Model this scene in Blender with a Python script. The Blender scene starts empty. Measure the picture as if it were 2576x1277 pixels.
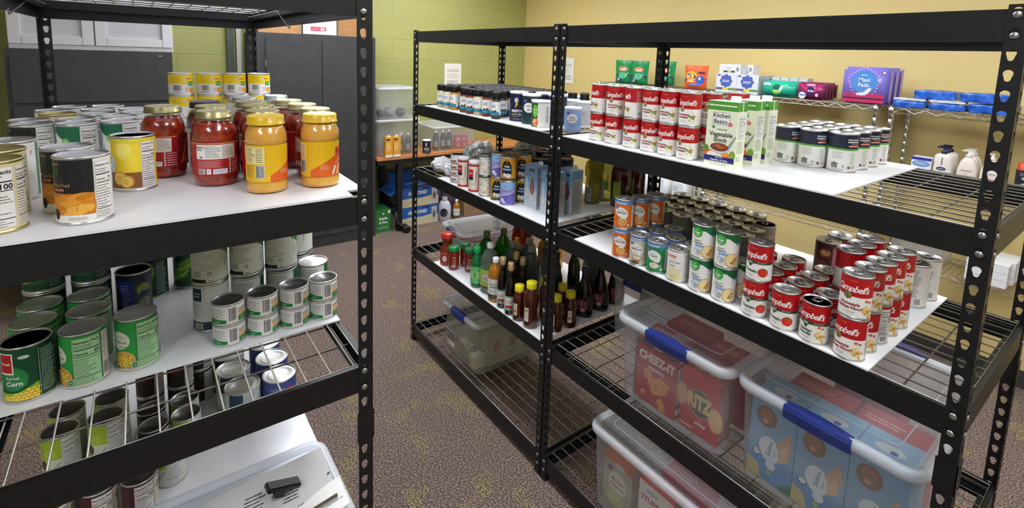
import bpy, bmesh, math, random
from mathutils import Vector, Matrix
from mathutils import noise
from mathutils.geometry import tessellate_polygon
random.seed(11)
PI = math.pi
sc = bpy.context.scene
COL = sc.collection

# ---------------------------------------------------------------- camera
cd = bpy.data.cameras.new('camera')
cam = bpy.data.objects.new('camera', cd); COL.objects.link(cam)
_R = Vector((0.5965661, 0.80181684, 0.03462143)); _U = Vector((-0.12326084, 0.04891089, 0.99116825)); _F = Vector((-0.79304203, 0.59556484, -0.12801119))
mw = Matrix((( _R.x, _U.x, -_F.x, 2.5847), (_R.y, _U.y, -_F.y, -1.2486), (_R.z, _U.z, -_F.z, 1.7082), (0, 0, 0, 1)))
cam.matrix_world = mw
cd.sensor_width = 36.0; cd.sensor_fit = 'HORIZONTAL'
cd.lens = 1261.49 / 2576 * 36.0
cd.shift_y = -336.3 / 2576          # the photograph is the lower part of a taller frame
cd.clip_start = 0.02; cd.clip_end = 60
sc.camera = cam

# ---------------------------------------------------------------- world, exposure
w = bpy.data.worlds.new('world'); sc.world = w; w.use_nodes = True
w.node_tree.nodes['Background'].inputs[0].default_value = (0.9, 0.95, 1.0, 1); w.node_tree.nodes['Background'].inputs[1].default_value = 0.2
sc.view_settings.view_transform = 'Standard'; sc.view_settings.look = 'None'
sc.view_settings.gamma = 1.0; sc.view_settings.use_curve_mapping = False
sc.view_settings.exposure = 0.0
sc.cycles.max_bounces = 7; sc.cycles.diffuse_bounces = 4; sc.cycles.glossy_bounces = 3
sc.cycles.transmission_bounces = 4; sc.cycles.transparent_max_bounces = 14
sc.cycles.caustics_reflective = False; sc.cycles.caustics_refractive = False
sc.cycles.sample_clamp_indirect = 4.0

# ---------------------------------------------------------------- materials
def lin(c):
    return c / 12.92 if c <= 0.04045 else ((c + 0.055) / 1.055) ** 2.4
def rgb(h):
    h = h.lstrip('#'); return tuple(lin(int(h[i:i + 2], 16) / 255) for i in (0, 2, 4)) + (1,)
_M = {}
def M(h, rough=0.5, metal=0.0, coat=0.0, name=None):
    k = (h, rough, metal, coat)
    if k in _M: return _M[k]
    m = bpy.data.materials.new(name or 'paint_' + h.strip('#')); m.use_nodes = True
    b = m.node_tree.nodes['Principled BSDF']
    b.inputs['Base Color'].default_value = rgb(h); b.inputs['Roughness'].default_value = rough
    b.inputs['Metallic'].default_value = metal; b.inputs['Coat Weight'].default_value = coat
    _M[k] = m; return m
def nodes(name):
    m = bpy.data.materials.new(name); m.use_nodes = True
    nt = m.node_tree; b = nt.nodes['Principled BSDF']
    def N(t, **kw):
        n = nt.nodes.new(t)
        for k, v in kw.items():
            if k in n.bl_rna.properties: setattr(n, k, v)
            else: n.inputs[k.replace('_', ' ')].default_value = v
        return n
    def L(a, ao, c, ci): nt.links.new(a.outputs[ao], c.inputs[ci])
    return m, nt, b, N, L
def noisy(name, cols, scale, rough=0.6, bump=0.0, bscale=None, metal=0.0, coord='Object', detail=4, pos=None, bdist=0.002, coat=0.0):
    m, nt, b, N, L = nodes(name)
    tc = N('ShaderNodeTexCoord'); nz = N('ShaderNodeTexNoise', Scale=scale, Detail=detail)
    L(tc, coord, nz, 'Vector'); cr = N('ShaderNodeValToRGB'); L(nz, 0, cr, 0)
    e = cr.color_ramp.elements
    pos = pos or [0.35 + 0.3 * i / max(1, len(cols) - 1) for i in range(len(cols))]
    while len(e) < len(cols): e.new(0.5)
    for i, c in enumerate(cols): e[i].position = pos[i]; e[i].color = rgb(c)
    L(cr, 0, b, 'Base Color'); b.inputs['Roughness'].default_value = rough; b.inputs['Metallic'].default_value = metal
    b.inputs['Coat Weight'].default_value = coat
    if bump:
        n2 = N('ShaderNodeTexNoise', Scale=bscale or scale, Detail=3); L(tc, coord, n2, 'Vector')
        bp = N('ShaderNodeBump', Strength=bump, Distance=bdist); L(n2, 0, bp, 'Height'); L(bp, 0, b, 'Normal')
    return m
def sheer(name, tint, body, rough, alpha, gloss=0.25):
    """thin clear or frosted plastic: part see-through, part pale plastic"""
    m, nt, b, N, L = nodes(name)
    b.inputs['Base Color'].default_value = rgb(body); b.inputs['Roughness'].default_value = rough
    tr = N('ShaderNodeBsdfTransparent'); tr.inputs[0].default_value = rgb(tint)
    fr = N('ShaderNodeFresnel', IOR=1.45)
    ge = N('ShaderNodeNewGeometry'); nb = N('ShaderNodeMath', operation='SUBTRACT'); nb.inputs[0].default_value = 1.0; L(ge, 'Backfacing', nb, 1)
    ff = N('ShaderNodeMath', operation='MULTIPLY'); L(fr, 0, ff, 0); L(nb, 0, ff, 1); fr = ff
    ma = N('ShaderNodeMath', operation='MULTIPLY_ADD'); ma.inputs[1].default_value = gloss * 2; ma.inputs[2].default_value = alpha
    ma.use_clamp = True
    mx = N('ShaderNodeMixShader'); L(fr, 0, ma, 0); L(ma, 0, mx, 0); L(tr, 0, mx, 1); L(b, 0, mx, 2)
    L(mx, 0, nt.nodes['Material Output'], 'Surface'); return m

BLACK = noisy('black_powder_coat', ['#0a0b0d', '#111216'], 60, 0.42, 0.12, 900, bdist=0.0003)
RIVET = M('#b9bcbc', 0.28, 1.0, name='rivet_steel')
WIRE = M('#a9a69c', 0.36, 1.0, name='zinc_wire')
CHROME = M('#d6d6d4', 0.22, 1.0, name='chrome')
TIN = M('#d8d8d6', 0.34, 1.0, name='tin')
TINDARK = M('#a9abab', 0.3, 1.0, name='darker_tin')  # darker grey tin for the pull tabs and leaf pattern cans
GOLDTIN = M('#d3c58c', 0.36, 1.0, name='gold_lacquer_tin')
LIDM = noisy('lid_tin', ['#c2c3c2', '#dadad8'], 30, .42, .35, 55, metal=1.0, bdist=.0006)
BOARD = noisy('white_melamine', ['#e6e7e8', '#f2f2f3'], 3, 0.33, 0.0)
FROST = sheer('frosted_bin_plastic', '#f4f6f8', '#e4e6ea', 0.28, 0.22)
FROST2 = sheer('frosted_lid_plastic', '#f4f6f8', '#e4e6ea', 0.26, 0.20)
RIMP = sheer('thick_rim_plastic', '#eef2f8', '#eceff3', 0.25, 0.50)
def shine(name, tint, alpha=0.0):
    m, nt, b, N, L = nodes(name); tr = N('ShaderNodeBsdfTransparent'); tr.inputs[0].default_value = rgb(tint)
    gl = N('ShaderNodeBsdfGlossy'); gl.inputs['Roughness'].default_value = .03; fr = N('ShaderNodeFresnel', IOR=1.45); mx = N('ShaderNodeMixShader')
    ge = N('ShaderNodeNewGeometry'); nb = N('ShaderNodeMath', operation='SUBTRACT'); nb.inputs[0].default_value = 1.0; L(ge, 'Backfacing', nb, 1)
    ff = N('ShaderNodeMath', operation='MULTIPLY'); L(fr, 0, ff, 0); L(nb, 0, ff, 1)
    L(ff, 0, mx, 0); L(tr, 0, mx, 1); L(gl, 0, mx, 2); L(mx, 0, nt.nodes['Material Output'], 'Surface'); return m
GLASS = shine('jar_glass', '#fafcfa')
CLEAR = sheer('clear_pet_plastic', '#dfe8e2', '#cfdcd4', 0.06, 0.10, 0.3)
GREENPET = sheer('green_pet_plastic', '#4f9a45', '#2f7a2a', 0.08, 0.45, 0.3)
AMBER = M('#4a1806', 0.12, 0, 0.6, name='amber_honey')
BLUEH = M('#24357c', 0.4, name='blue_latch_plastic')
K = M('#15161a', 0.45); Wh = M('#eceae6', 0.45); Ink = M('#2a2a2e', 0.5); Gry = M('#8d8f92', 0.5)

# ---------------------------------------------------------------- 2D artwork (millimetres)
_T = {}
def glyphs(t, bold, shear, space):
    k = (t, bold, shear, space)
    if k in _T: return _T[k]
    cu = bpy.data.curves.new('t', 'FONT'); cu.body = t; cu.size = 1; cu.offset = bold; cu.shear = shear
    cu.resolution_u = 2; cu.space_character = space; cu.dimensions = '2D'; cu.fill_mode = 'FRONT'
    o = bpy.data.objects.new('t', cu)
    me = bpy.data.meshes.new_from_object(o)
    P = []
    for p in me.polygons:
        P.append([(me.vertices[i].co.x, me.vertices[i].co.y) for i in p.vertices])
    xs = [v[0] for q in P for v in q] or [0, 1]
    r = (P, min(xs), max(xs))
    bpy.data.objects.remove(o); bpy.data.curves.remove(cu); bpy.data.meshes.remove(me)
    _T[k] = r; return r
class Art:
    def __init__(s): s.L = []; s.z = 0; s.rnd = random.Random(5)
    def add(s, polys, m, up=True):
        if up: s.z += 1
        s.L.append((polys, m, s.z if up else s.z + 1)); return s
    def poly(s, pts, m):
        tris = tessellate_polygon([[Vector((x, y, 0)) for x, y in pts]])
        return s.add([[pts[i] for i in t] for t in tris], m)
    def rect(s, x0, y0, x1, y1, m): return s.add([[(x0, y0), (x1, y0), (x1, y1), (x0, y1)]], m)
    def ell(s, cx, cy, rx, ry, m, n=22, rot=0):
        c, d = math.cos(rot), math.sin(rot)
        pts = []
        for i in range(n):
            a = 2 * PI * i / n; x, y = rx * math.cos(a), ry * math.sin(a)
            pts.append((cx + x * c - y * d, cy + x * d + y * c))
        return s.add([pts], m)
    def text(s, t, cx, cy, h, m, bold=0.02, shear=0, sx=1.0, al='c', rot=0, wmax=None, space=1.0):
        P, a, b = glyphs(t, bold, shear, space)
        wd = (b - a) * h * sx
        if wmax and wd > wmax: sx *= wmax / wd; wd = wmax
        off = {'c': -wd / 2, 'l': 0, 'r': -wd}[al]
        c, d = math.cos(rot), math.sin(rot); out = []
        for q in P:
            r = []
            for x, y in q:
                X = (x - a) * h * sx + off; Y = (y - 0.36) * h
                r.append((cx + X * c - Y * d, cy + X * d + Y * c))
            out.append(r)
        return s.add(out, m, False)
    def lines(s, x0, y0, x1, y1, n, m, t=0.42, ragged=0.35):
        out = []; dy = (y1 - y0) / n; hgt = dy * t
        for i in range(n):
            y = y1 - (i + 0.5) * dy; x = x0; xe = x1 - (x1 - x0) * ragged * s.rnd.random()
            while x < xe - 0.5:
                wl = min(s.rnd.uniform(1.2, 4.5) * max(0.6, hgt), xe - x)
                out.append([(x, y - hgt / 2), (x + wl, y - hgt / 2), (x + wl, y + hgt / 2), (x, y + hgt / 2)])
                x += wl + 0.35 * hgt + 0.25
        return s.add(out, m, False)
    def bars(s, x0, y0, x1, y1, m=None, bg=True):
        if bg: s.rect(x0 - 1, y0 - 1, x1 + 1, y1 + 1, Wh)
        out = []; x = x0
        while x < x1:
            wl = s.rnd.choice((0.35, 0.5, 0.8, 1.1)); out.append([(x, y0), (x + wl, y0), (x + wl, y1), (x, y1)]); x += wl + s.rnd.choice((0.4, 0.6, 0.9))
        return s.add(out, m or K, False)
    def recycle(s, cx, cy, r, m=None):
        m = m or Ink
        for k in range(3):
            a = PI / 2 + k * 2 * PI / 3; b = a - 1.5
            p = [(cx + r * math.cos(a), cy + r * math.sin(a)), (cx + r * math.cos(b), cy + r * math.sin(b)),
                 (cx + .6 * r * math.cos(b), cy + .6 * r * math.sin(b)), (cx + .6 * r * math.cos(a), cy + .6 * r * math.sin(a))]
            s.add([p], m, False)
        return s
    def nutri(s, x0, y0, x1, y1, bg=None, cal='100', fg=None):
        fg = fg or K
        w_, h_ = x1 - x0, y1 - y0
        s.rect(x0, y0, x1, y1, bg or Wh)
        t = 0.35
        s.add([[(x0 + .8, y0 + .8), (x1 - .8, y0 + .8), (x1 - .8, y0 + .8 + t), (x0 + .8, y0 + .8 + t)],
               [(x0 + .8, y1 - .8 - t), (x1 - .8, y1 - .8 - t), (x1 - .8, y1 - .8), (x0 + .8, y1 - .8)],
               [(x0 + .8, y0 + .8), (x0 + .8 + t, y0 + .8), (x0 + .8 + t, y1 - .8), (x0 + .8, y1 - .8)],
               [(x1 - .8 - t, y0 + .8), (x1 - .8, y0 + .8), (x1 - .8, y1 - .8), (x1 - .8 - t, y1 - .8)]], fg, False)
        fs = min(h_ * 0.105, w_ * 0.15)
        s.text('Nutrition Facts', x0 + 2, y1 - h_ * 0.085, fs, fg, 0.03, al='l', wmax=w_ - 4)
        s.lines(x0 + 2, y1 - h_ * 0.22, x1 - 2, y1 - h_ * 0.14, 2, fg, 0.3)
        s.add([[(x0 + 2, y1 - h_ * .255), (x1 - 2, y1 - h_ * .255), (x1 - 2, y1 - h_ * .235), (x0 + 2, y1 - h_ * .235)]], fg, False)
        s.text('Calories', x0 + 2, y1 - h_ * 0.33, fs * 0.95, fg, 0.03, al='l', wmax=w_ * 0.55)
        s.text(cal, x1 - 2, y1 - h_ * 0.32, fs * 1.35, fg, 0.03, al='r')
        s.add([[(x0 + 2, y1 - h_ * .395), (x1 - 2, y1 - h_ * .395), (x1 - 2, y1 - h_ * .38), (x0 + 2, y1 - h_ * .38)]], fg, False)
        s.lines(x0 + 2, y0 + h_ * .17, x1 - 2, y1 - h_ * .42, 9, fg, 0.28, 0.5)
        s.add([[(x0 + 2, y0 + h_ * .15), (x1 - 2, y0 + h_ * .15), (x1 - 2, y0 + h_ * .165), (x0 + 2, y0 + h_ * .165)]], fg, False)
        s.lines(x0 + 2, y0 + 1.5, x1 - 2, y0 + h_ * .13, 3, fg, 0.28, 0.3)
        return s
STEP = 0.055e-3
def clipx(poly, a, b):
    for sgn, lim in ((1, a), (-1, b)):
        out = []
        n = len(poly)
        for i in range(n):
            p, q = poly[i], poly[(i + 1) % n]
            dp, dq = sgn * (p[0] - lim), sgn * (q[0] - lim)
            if dp >= 0: out.append(p)
            if (dp > 0 and dq < 0) or (dp < 0 and dq > 0):
                t = dp / (dp - dq); out.append((p[0] + t * (q[0] - p[0]), p[1] + t * (q[1] - p[1])))
        poly = out
        if len(poly) < 3: return []
    return poly

# ---------------------------------------------------------------- mesh builder
class G:
    def __init__(s): s.v = []; s.f = []; s.mi = []; s.sm = []; s.mats = []
    def m(s, mat):
        if mat not in s.mats: s.mats.append(mat)
        return s.mats.index(mat)
    def add(s, vs, fs, mat, smooth=False, mtx=None):
        o = len(s.v)
        if mtx is not None: vs = [tuple(mtx @ Vector(p)) for p in vs]
        s.v.extend(vs); k = s.m(mat)
        for f in fs: s.f.append([i + o for i in f]); s.mi.append(k); s.sm.append(smooth)
        return s
    def box(s, x0, x1, y0, y1, z0, z1, mat, mtx=None, bev=0.0):
        if bev:
            bm = bmesh.new(); bmesh.ops.create_cube(bm, size=1)
            for v in bm.verts: v.co = Vector(((x0 + x1) / 2 + v.co.x * (x1 - x0), (y0 + y1) / 2 + v.co.y * (y1 - y0), (z0 + z1) / 2 + v.co.z * (z1 - z0)))
            bmesh.ops.bevel(bm, geom=bm.edges[:], offset=bev, segments=2, affect='EDGES')
            bm.verts.index_update()
            s.add([tuple(v.co) for v in bm.verts], [[v.index for v in f.verts] for f in bm.faces], mat, False, mtx); bm.free(); return s
        v = [(x0, y0, z0), (x1, y0, z0), (x1, y1, z0), (x0, y1, z0), (x0, y0, z1), (x1, y0, z1), (x1, y1, z1), (x0, y1, z1)]
        return s.add(v, [(0, 3, 2, 1), (4, 5, 6, 7), (0, 1, 5, 4), (1, 2, 6, 5), (2, 3, 7, 6), (3, 0, 4, 7)], mat, False, mtx)
    def lathe(s, prof, mat, n=28, cx=0, cy=0, sx=1, sy=1, mtx=None, smooth=True):
        v = []; f = []
        for r, z in prof:
            for i in range(n):
                a = 2 * PI * i / n; v.append((cx + sx * r * math.cos(a), cy + sy * r * math.sin(a), z))
        for j in range(len(prof) - 1):
            for i in range(n):
                k = (i + 1) % n; f.append((j * n + i, j * n + k, (j + 1) * n + k, (j + 1) * n + i))
        if prof[0][0] > 1e-6: f.append(tuple(reversed(range(n))))
        if prof[-1][0] > 1e-6: f.append(tuple(range((len(prof) - 1) * n, len(prof) * n)))
        return s.add(v, f, mat, smooth, mtx)
    def tube(s, pts, r, mat, n=6, closed=False, smooth=True):
        pts = [Vector(p) for p in pts]; v = []; f = []; N = len(pts)
        for i, p in enumerate(pts):
            if closed: d = pts[(i + 1) % N] - pts[i - 1]
            else: d = pts[min(i + 1, N - 1)] - pts[max(i - 1, 0)]
            d.normalize(); a = Vector((0, 0, 1)) if abs(d.z) < 0.9 else Vector((1, 0, 0))
            e1 = d.cross(a).normalized(); e2 = d.cross(e1)
            for k in range(n):
                t = 2 * PI * k / n + PI / n; v.append(tuple(p + e1 * (r * math.cos(t)) + e2 * (r * math.sin(t))))
        rng = N if closed else N - 1
        for i in range(rng):
            j = (i + 1) % N
            for k in range(n):
                l = (k + 1) % n; f.append((i * n + k, i * n + l, j * n + l, j * n + k))
        if not closed: f.append(tuple(range(n))); f.append(tuple(range((N - 1) * n, N * n)))
        return s.add(v, f, mat, smooth)
    def loft(s, loops, mat, smooth=True, cap0=False, cap1=False):
        v = [p for l in loops for p in l]; n = len(loops[0]); f = []
        for j in range(len(loops) - 1):
            for i in range(n):
                k = (i + 1) % n; f.append((j * n + i, j * n + k, (j + 1) * n + k, (j + 1) * n + i))
        if cap0: f.append(tuple(reversed(range(n))))
        if cap1: f.append(tuple(range((len(loops) - 1) * n, len(loops) * n)))
        return s.add(v, f, mat, smooth)
    def art(s, A, fn, step=None, z0=0.0):
        """fn maps (x_mm, y_mm, lift_m) to a point; step (mm) slices wide shapes"""
        for polys, mat, layer in A.L:
            lift = z0 + layer * STEP; vs = []; fs = []
            for P in polys:
                parts = [P]
                if step:
                    xs = [p[0] for p in P]; a, b = min(xs), max(xs)
                    if b - a > step:
                        k0, k1 = math.floor(a / step), math.ceil(b / step)
                        parts = [clipx(P, k * step, (k + 1) * step) for k in range(k0, k1)]
                for q in parts:
                    if len(q) < 3: continue
                    o = len(vs); vs.extend(fn(x, y, lift) for x, y in q); fs.append(tuple(range(o, o + len(q))))
            s.add(vs, fs, mat, bool(step))
        return s
    def mesh(s, name='m'):
        me = bpy.data.meshes.new(name); me.from_pydata(s.v, [], s.f)
        for m in s.mats: me.materials.append(m)
        me.polygons.foreach_set('material_index', s.mi); me.polygons.foreach_set('use_smooth', s.sm)
        me.update(); return me
def cyl_fn(R, z0=0.0, rfun=None):
    def fn(x, y, l):
        a = x * 0.001 / R; rr = (rfun(y) if rfun else R) + l
        return (math.sin(a) * rr, -math.cos(a) * rr, z0 + y * 0.001)
    return fn
def plane_fn(origin, ux, uy, un):
    o, a, b, n = Vector(origin), Vector(ux), Vector(uy), Vector(un)
    return lambda x, y, l: tuple(o + a * (x * .001) + b * (y * .001) + n * l)
def rrect(w_, d, r, z, cx=0, cy=0, n=4):
    out = []
    for qx, qy, a0 in ((1, 1, 0), (-1, 1, PI / 2), (-1, -1, PI), (1, -1, 1.5 * PI)):
        for i in range(n + 1):
            a = a0 + PI / 2 * i / n
            out.append((cx + qx * (w_ / 2 - r) + r * math.cos(a), cy + qy * (d / 2 - r) + r * math.sin(a), z))
    return out

# ---------------------------------------------------------------- objects
def prop(o, label=None, cat=None, group=None, kind=None):
    if label: o['label'] = label
    if cat: o['category'] = cat
    if group: o['group'] = group
    if kind: o['kind'] = kind
def ob(name, mesh, parent=None, loc=(0, 0, 0), rz=0.0):
    if isinstance(mesh, G): mesh = mesh.mesh(name)
    o = bpy.data.objects.new(name, mesh); COL.objects.link(o)
    o.location = loc; o.rotation_euler = (0, 0, rz)
    if parent: o.parent = parent
    return o
def empty(name, loc, rz=0.0, rx=0.0, ry=0.0):
    o = bpy.data.objects.new(name, None); COL.objects.link(o); o.empty_display_size = 0.03
    o.location = loc; o.rotation_euler = (rx, ry, rz); return o
PROTO = {}
def place(kind, name, x, y, z, rz, label, cat, group=None, rx=0.0, ry=0.0, scale=None):
    """kind: list of (part name, mesh, parent index or None, part label)"""
    r = empty(name, (x, y, z), rz, rx, ry)
    if scale: r.scale = scale
    prop(r, label, cat, group)
    made = []
    for pn, me, par, pl in PROTO[kind]:
        o = bpy.data.objects.new(pn, me); COL.objects.link(o)
        o.parent = r if par is None else made[par]
        if pl: o['label'] = pl
        made.append(o)
    return r
ORD = ['first', 'second', 'third', 'fourth', 'fifth', 'sixth', 'seventh', 'eighth', 'ninth', 'tenth']
# ---------------------------------------------------------------- ceiling lights (the room's own lamps)
LAMP = bpy.data.materials.new('lamp_diffuser'); LAMP.use_nodes = True
_b = LAMP.node_tree.nodes['Principled BSDF']; _b.inputs['Emission Color'].default_value = (0.95, 0.985, 1.06, 1)
_b.inputs['Emission Strength'].default_value = 15.0; _b.inputs['Base Color'].default_value = (.8, .8, .8, 1)
H = 2.75
for i, (lx, ly) in enumerate([(-1.0, -0.3), (-1.1, 1.15), (0.9, 1.15), (2.9, 1.1), (3.1, -0.5), (3.1, -2.6), (1.0, -0.5)]):
    r = empty('ceiling_light', (lx, ly, H - 0.004))
    prop(r, 'ceiling light', 'ceiling light', 'fluorescent ceiling lights')
    r['label'] = 'recessed fluorescent panel light in the white ceiling'
    g = G()
    for a in ((-.61, -.58, -.31, .31), (.58, .61, -.31, .31), (-.58, .58, -.31, -.28), (-.58, .58, .28, .31)): g.box(a[0], a[1], a[2], a[3], -0.02, 0, Wh)
    ob('frame', g, r); g = G(); g.box(-.58, .58, -.28, .28, -0.012, -0.002, LAMP); ob('diffuser', g, r)

# ---------------------------------------------------------------- room
X0, X1, Y0, Y1 = -2.26, 5.2, -4.2, 2.55
def struct(name, g): o = ob(name, g); o['kind'] = 'structure'; return o
# carpet: mottled taupe loop pile with mustard blotches
m, nt, b, N, L = nodes('carpet'); tc = N('ShaderNodeTexCoord')
n1 = N('ShaderNodeTexNoise', Scale=150.0, Detail=2.5); L(tc, 'Object', n1, 'Vector')
c1 = N('ShaderNodeValToRGB'); L(n1, 0, c1, 0); e = c1.color_ramp.elements
while len(e) < 5: e.new(.5)
for k, (p, c) in enumerate(((.30, '#2a2320'), (.42, '#574842'), (.50, '#75625a'), (.58, '#8c796f'), (.72, '#bfafa6'))): e[k].position = p; e[k].color = rgb(c)
sn = N('ShaderNodeVectorMath', operation='SNAP'); sn.inputs[1].default_value = (.035, .05, 1); L(tc, 'Object', sn, 0); n2 = N('ShaderNodeTexNoise', Scale=5.0, Detail=2.0); L(sn, 0, n2, 'Vector')
c2 = N('ShaderNodeValToRGB'); L(n2, 0, c2, 0); e = c2.color_ramp.elements; e[0].position = .575; e[0].color = (0, 0, 0, 1); e[1].position = .625; e[1].color = (.65, .65, .65, 1)
c3 = N('ShaderNodeValToRGB'); L(n1, 0, c3, 0); e = c3.color_ramp.elements
while len(e) < 3: e.new(.5)
for k, (p, c) in enumerate(((.36, '#3f3520'), (.5, '#86754a'), (.68, '#c2b38a'))): e[k].position = p; e[k].color = rgb(c)
mx = N('ShaderNodeMix', data_type='RGBA'); L(c2, 0, mx, 'Factor'); nt.links.new(c1.outputs[0], mx.inputs[6]); nt.links.new(c3.outputs[0], mx.inputs[7])
nt.links.new(mx.outputs[2], b.inputs['Base Color']); b.inputs['Roughness'].default_value = 0.95
bp = N('ShaderNodeBump', Strength=0.8, Distance=0.005); L(n1, 0, bp, 'Height'); L(bp, 0, b, 'Normal'); CARPET = m
g = G(); g.box(X0 - .1, X1 + .1, Y0 - .1, Y1 + .1, -0.1, 0, CARPET); struct('floor', g)
# painted concrete block wall
m, nt, b, N, L = nodes('green_block_paint'); tc = N('ShaderNodeTexCoord'); sx = N('ShaderNodeSeparateXYZ'); L(tc, 'Object', sx, 0)
ad = N('ShaderNodeMath', operation='ADD'); L(sx, 'Y', ad, 0); ad.inputs[1].default_value = 0.171 + 4.064
cx = N('ShaderNodeCombineXYZ'); L(ad, 0, cx, 'X'); L(sx, 'Z', cx, 'Y')
bk = N('ShaderNodeTexBrick'); bk.offset = 0.5; bk.inputs['Scale'].default_value = 1.0; bk.inputs['Brick Width'].default_value = .4064; bk.inputs['Row Height'].default_value = .2032
bk.inputs['Mortar Size'].default_value = .005; bk.inputs['Mortar Smooth'].default_value = .6
bk.inputs['Color1'].default_value = rgb('#a9aa66'); bk.inputs['Color2'].default_value = rgb('#adae6a'); bk.inputs['Mortar'].default_value = rgb('#a4a562'); L(cx, 0, bk, 'Vector')
nz = N('ShaderNodeTexNoise', Scale=90.0, Detail=4.0); L(tc, 'Object', nz, 'Vector')
L(bk, 'Color', b, 'Base Color'); b.inputs['Roughness'].default_value = 0.5
mu = N('ShaderNodeMath', operation='MULTIPLY_ADD'); L(bk, 'Fac', mu, 0); mu.inputs[1].default_value = -1.0; L(nz, 0, mu, 2)
b1 = N('ShaderNodeBump', Strength=0.25, Distance=0.001); L(nz, 0, b1, 'Height')
b2 = N('ShaderNodeBump', Strength=0.5, Distance=-0.003); L(bk, 'Fac', b2, 'Height'); L(b1, 0, b2, 'Normal'); L(b2, 0, b, 'Normal'); GREEN = m
YEL = noisy('yellow_wall_paint', ['#e0c985', '#e3cd8b'], 1.2, 0.55, 0.08, 250, bdist=0.0006)
CEIL = noisy('ceiling_tile_white', ['#e4e4e0', '#f0f0ec'], 40, 0.8, 0.2, 160)
OFFW = M('#d9d3bd', 0.6)
g = G(); g.box(X0 - .1, X0, Y0 - .1, Y1 + .1, 0, H, GREEN); struct('wall_left', g)
g = G(); g.box(X0, X1, Y1, Y1 + .1, 0, H, YEL); struct('wall_back', g)
g = G(); g.box(X1, X1 + .1, Y0 - .1, Y1 + .1, 0, H, OFFW); struct('wall_right', g)
g = G(); g.box(X0, X1, Y0 - .1, Y0, 0, H, OFFW); struct('wall_front', g)
g = G(); g.box(X0 - .1, X1 + .1, Y0 - .1, Y1 + .1, H, H + .1, CEIL); struct('ceiling', g)
RUB = M('#3b3a38', 0.5)
g = G(); g.box(X0, X0 + .006, Y0, Y1, 0, .1, RUB); struct('baseboard_left', g)
g = G(); g.box(X0 + .006, X1, Y1 - .006, Y1, 0, .1, RUB); struct('baseboard_back', g)

# ---------------------------------------------------------------- slotted steel racks
PT = 0.03679
def Z(i): return (47.5 - i) * PT + 0.0628
RL, RD = 1.2111, 0.6145
LEV = [0, 11, 21, 34, 47]
def ztop(i): return Z(LEV[i - 1]) + 0.011
def keyhole():
    P = []
    for k in range(11):
        a = math.radians(-35 + 250 * k / 10); P.append((.0072 * math.cos(a), .0052 + .0072 * math.sin(a)))
    for k in range(7):
        a = math.radians(180 + 180 * k / 6); P.append((.0046 * math.cos(a), -.0042 + .0046 * math.sin(a)))
    return P
def sheet(g, fn, wd=.031, hc=.018, th=.0019):
    """one leg of the angle post: fn(u along the leg, z, depth) -> point"""
    KH = keyhole(); n = len(KH)
    for j in range(49):
        zc = Z(j) + 0.001; z0, z1 = Z(j) - PT / 2, Z(j) + PT / 2
        out = []
        for x, y in KH:
            X = hc + x; a = math.atan2(y, x); t = 9
            for lim, comp in ((wd - hc, math.cos(a)), (hc, -math.cos(a)), (z1 - zc, math.sin(a)), (zc - z0, -math.sin(a))):
                if comp > 1e-6: t = min(t, lim / comp)
            out.append([hc + t * math.cos(a), zc + t * math.sin(a)])
        # corners: snap the nearest ring point to each corner of the cell
        for cxx, czz in ((0, z0), (wd, z0), (0, z1), (wd, z1)):
            q = min(out, key=lambda p: (p[0] - cxx) ** 2 + (p[1] - czz) ** 2); q[0] = cxx; q[1] = czz
        V = []; F = []
        for d in (0, th):
            V += [fn(p[0], p[1], d) for p in out] + [fn(hc + x, zc + y, d) for x, y in KH]
        for k in range(n):
            l = (k + 1) % n
            F += [(k, l, n + l, n + k), (2 * n + k, 3 * n + k, 3 * n + l, 2 * n + l), (n + k, n + l, 3 * n + l, 3 * n + k)]
        g.add(V, F, BLACK)
    zb = Z(48) - PT / 2
    g.add([fn(0, 0.004, 0), fn(wd, 0.004, 0), fn(wd, zb, 0), fn(0, zb, 0), fn(0, 0.004, th), fn(wd, 0.004, th), fn(wd, zb, th), fn(0, zb, th)], [(0, 1, 2, 3), (7, 6, 5, 4), (0, 4, 5, 1)], BLACK)
    zt = Z(0) + PT / 2
    g.add([fn(wd, 0.004, 0), fn(wd, zt, 0), fn(wd, zt, th), fn(wd, 0.004, th), fn(0, zt, 0), fn(0, zt, th)], [(0, 1, 2, 3), (1, 4, 5, 2)], BLACK)
g = G(); sheet(g, lambda u, z, d: (u, d, z)); sheet(g, lambda u, z, d: (d, u, z)); POST = g.mesh('post')
g = G(); g.box(-.002, .034, -.002, .0, .878, .944, BLACK); g.box(-.002, .0, -.002, .034, .878, .944, BLACK)
for zz in (.89, .905, .92, .934): g.box(.012, .02, -.0035, -.002, zz, zz + .003, BLACK)
COUPLER = g.mesh('post_coupler')
g = G(); g.box(-.002, .034, -.002, .034, 0, .004, M('#101012', .6)); FOOT = g.mesh('foot')
def beam_mesh(length):
    g = G(); h = .0575 - 0.0005
    g.box(-length / 2, length / 2, .0022, .004, 0, h, BLACK)
    g.box(-length / 2, length / 2, .004, .010, h - .002, h, BLACK)
    g.box(-length / 2, length / 2, .010, .0115, .030, h, BLACK)
    g.box(-length / 2 + .03, length / 2 - .03, .0115, .030, .030, .0318, BLACK)
    g.box(-length / 2 + .03, length / 2 - .03, .004, .012, 0, .0016, BLACK)
    return g.mesh('beam')
BL, BD = beam_mesh(RL - .008), beam_mesh(RD - .008)
g = G(); g.lathe([(.0066, 0), (.0066, .0008), (.0052, .002), (.0025, .0027), (0, .0029)], RIVET, 14, mtx=Matrix.Rotation(PI / 2, 4, 'X')); RIV = g.mesh('rivet')
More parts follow.
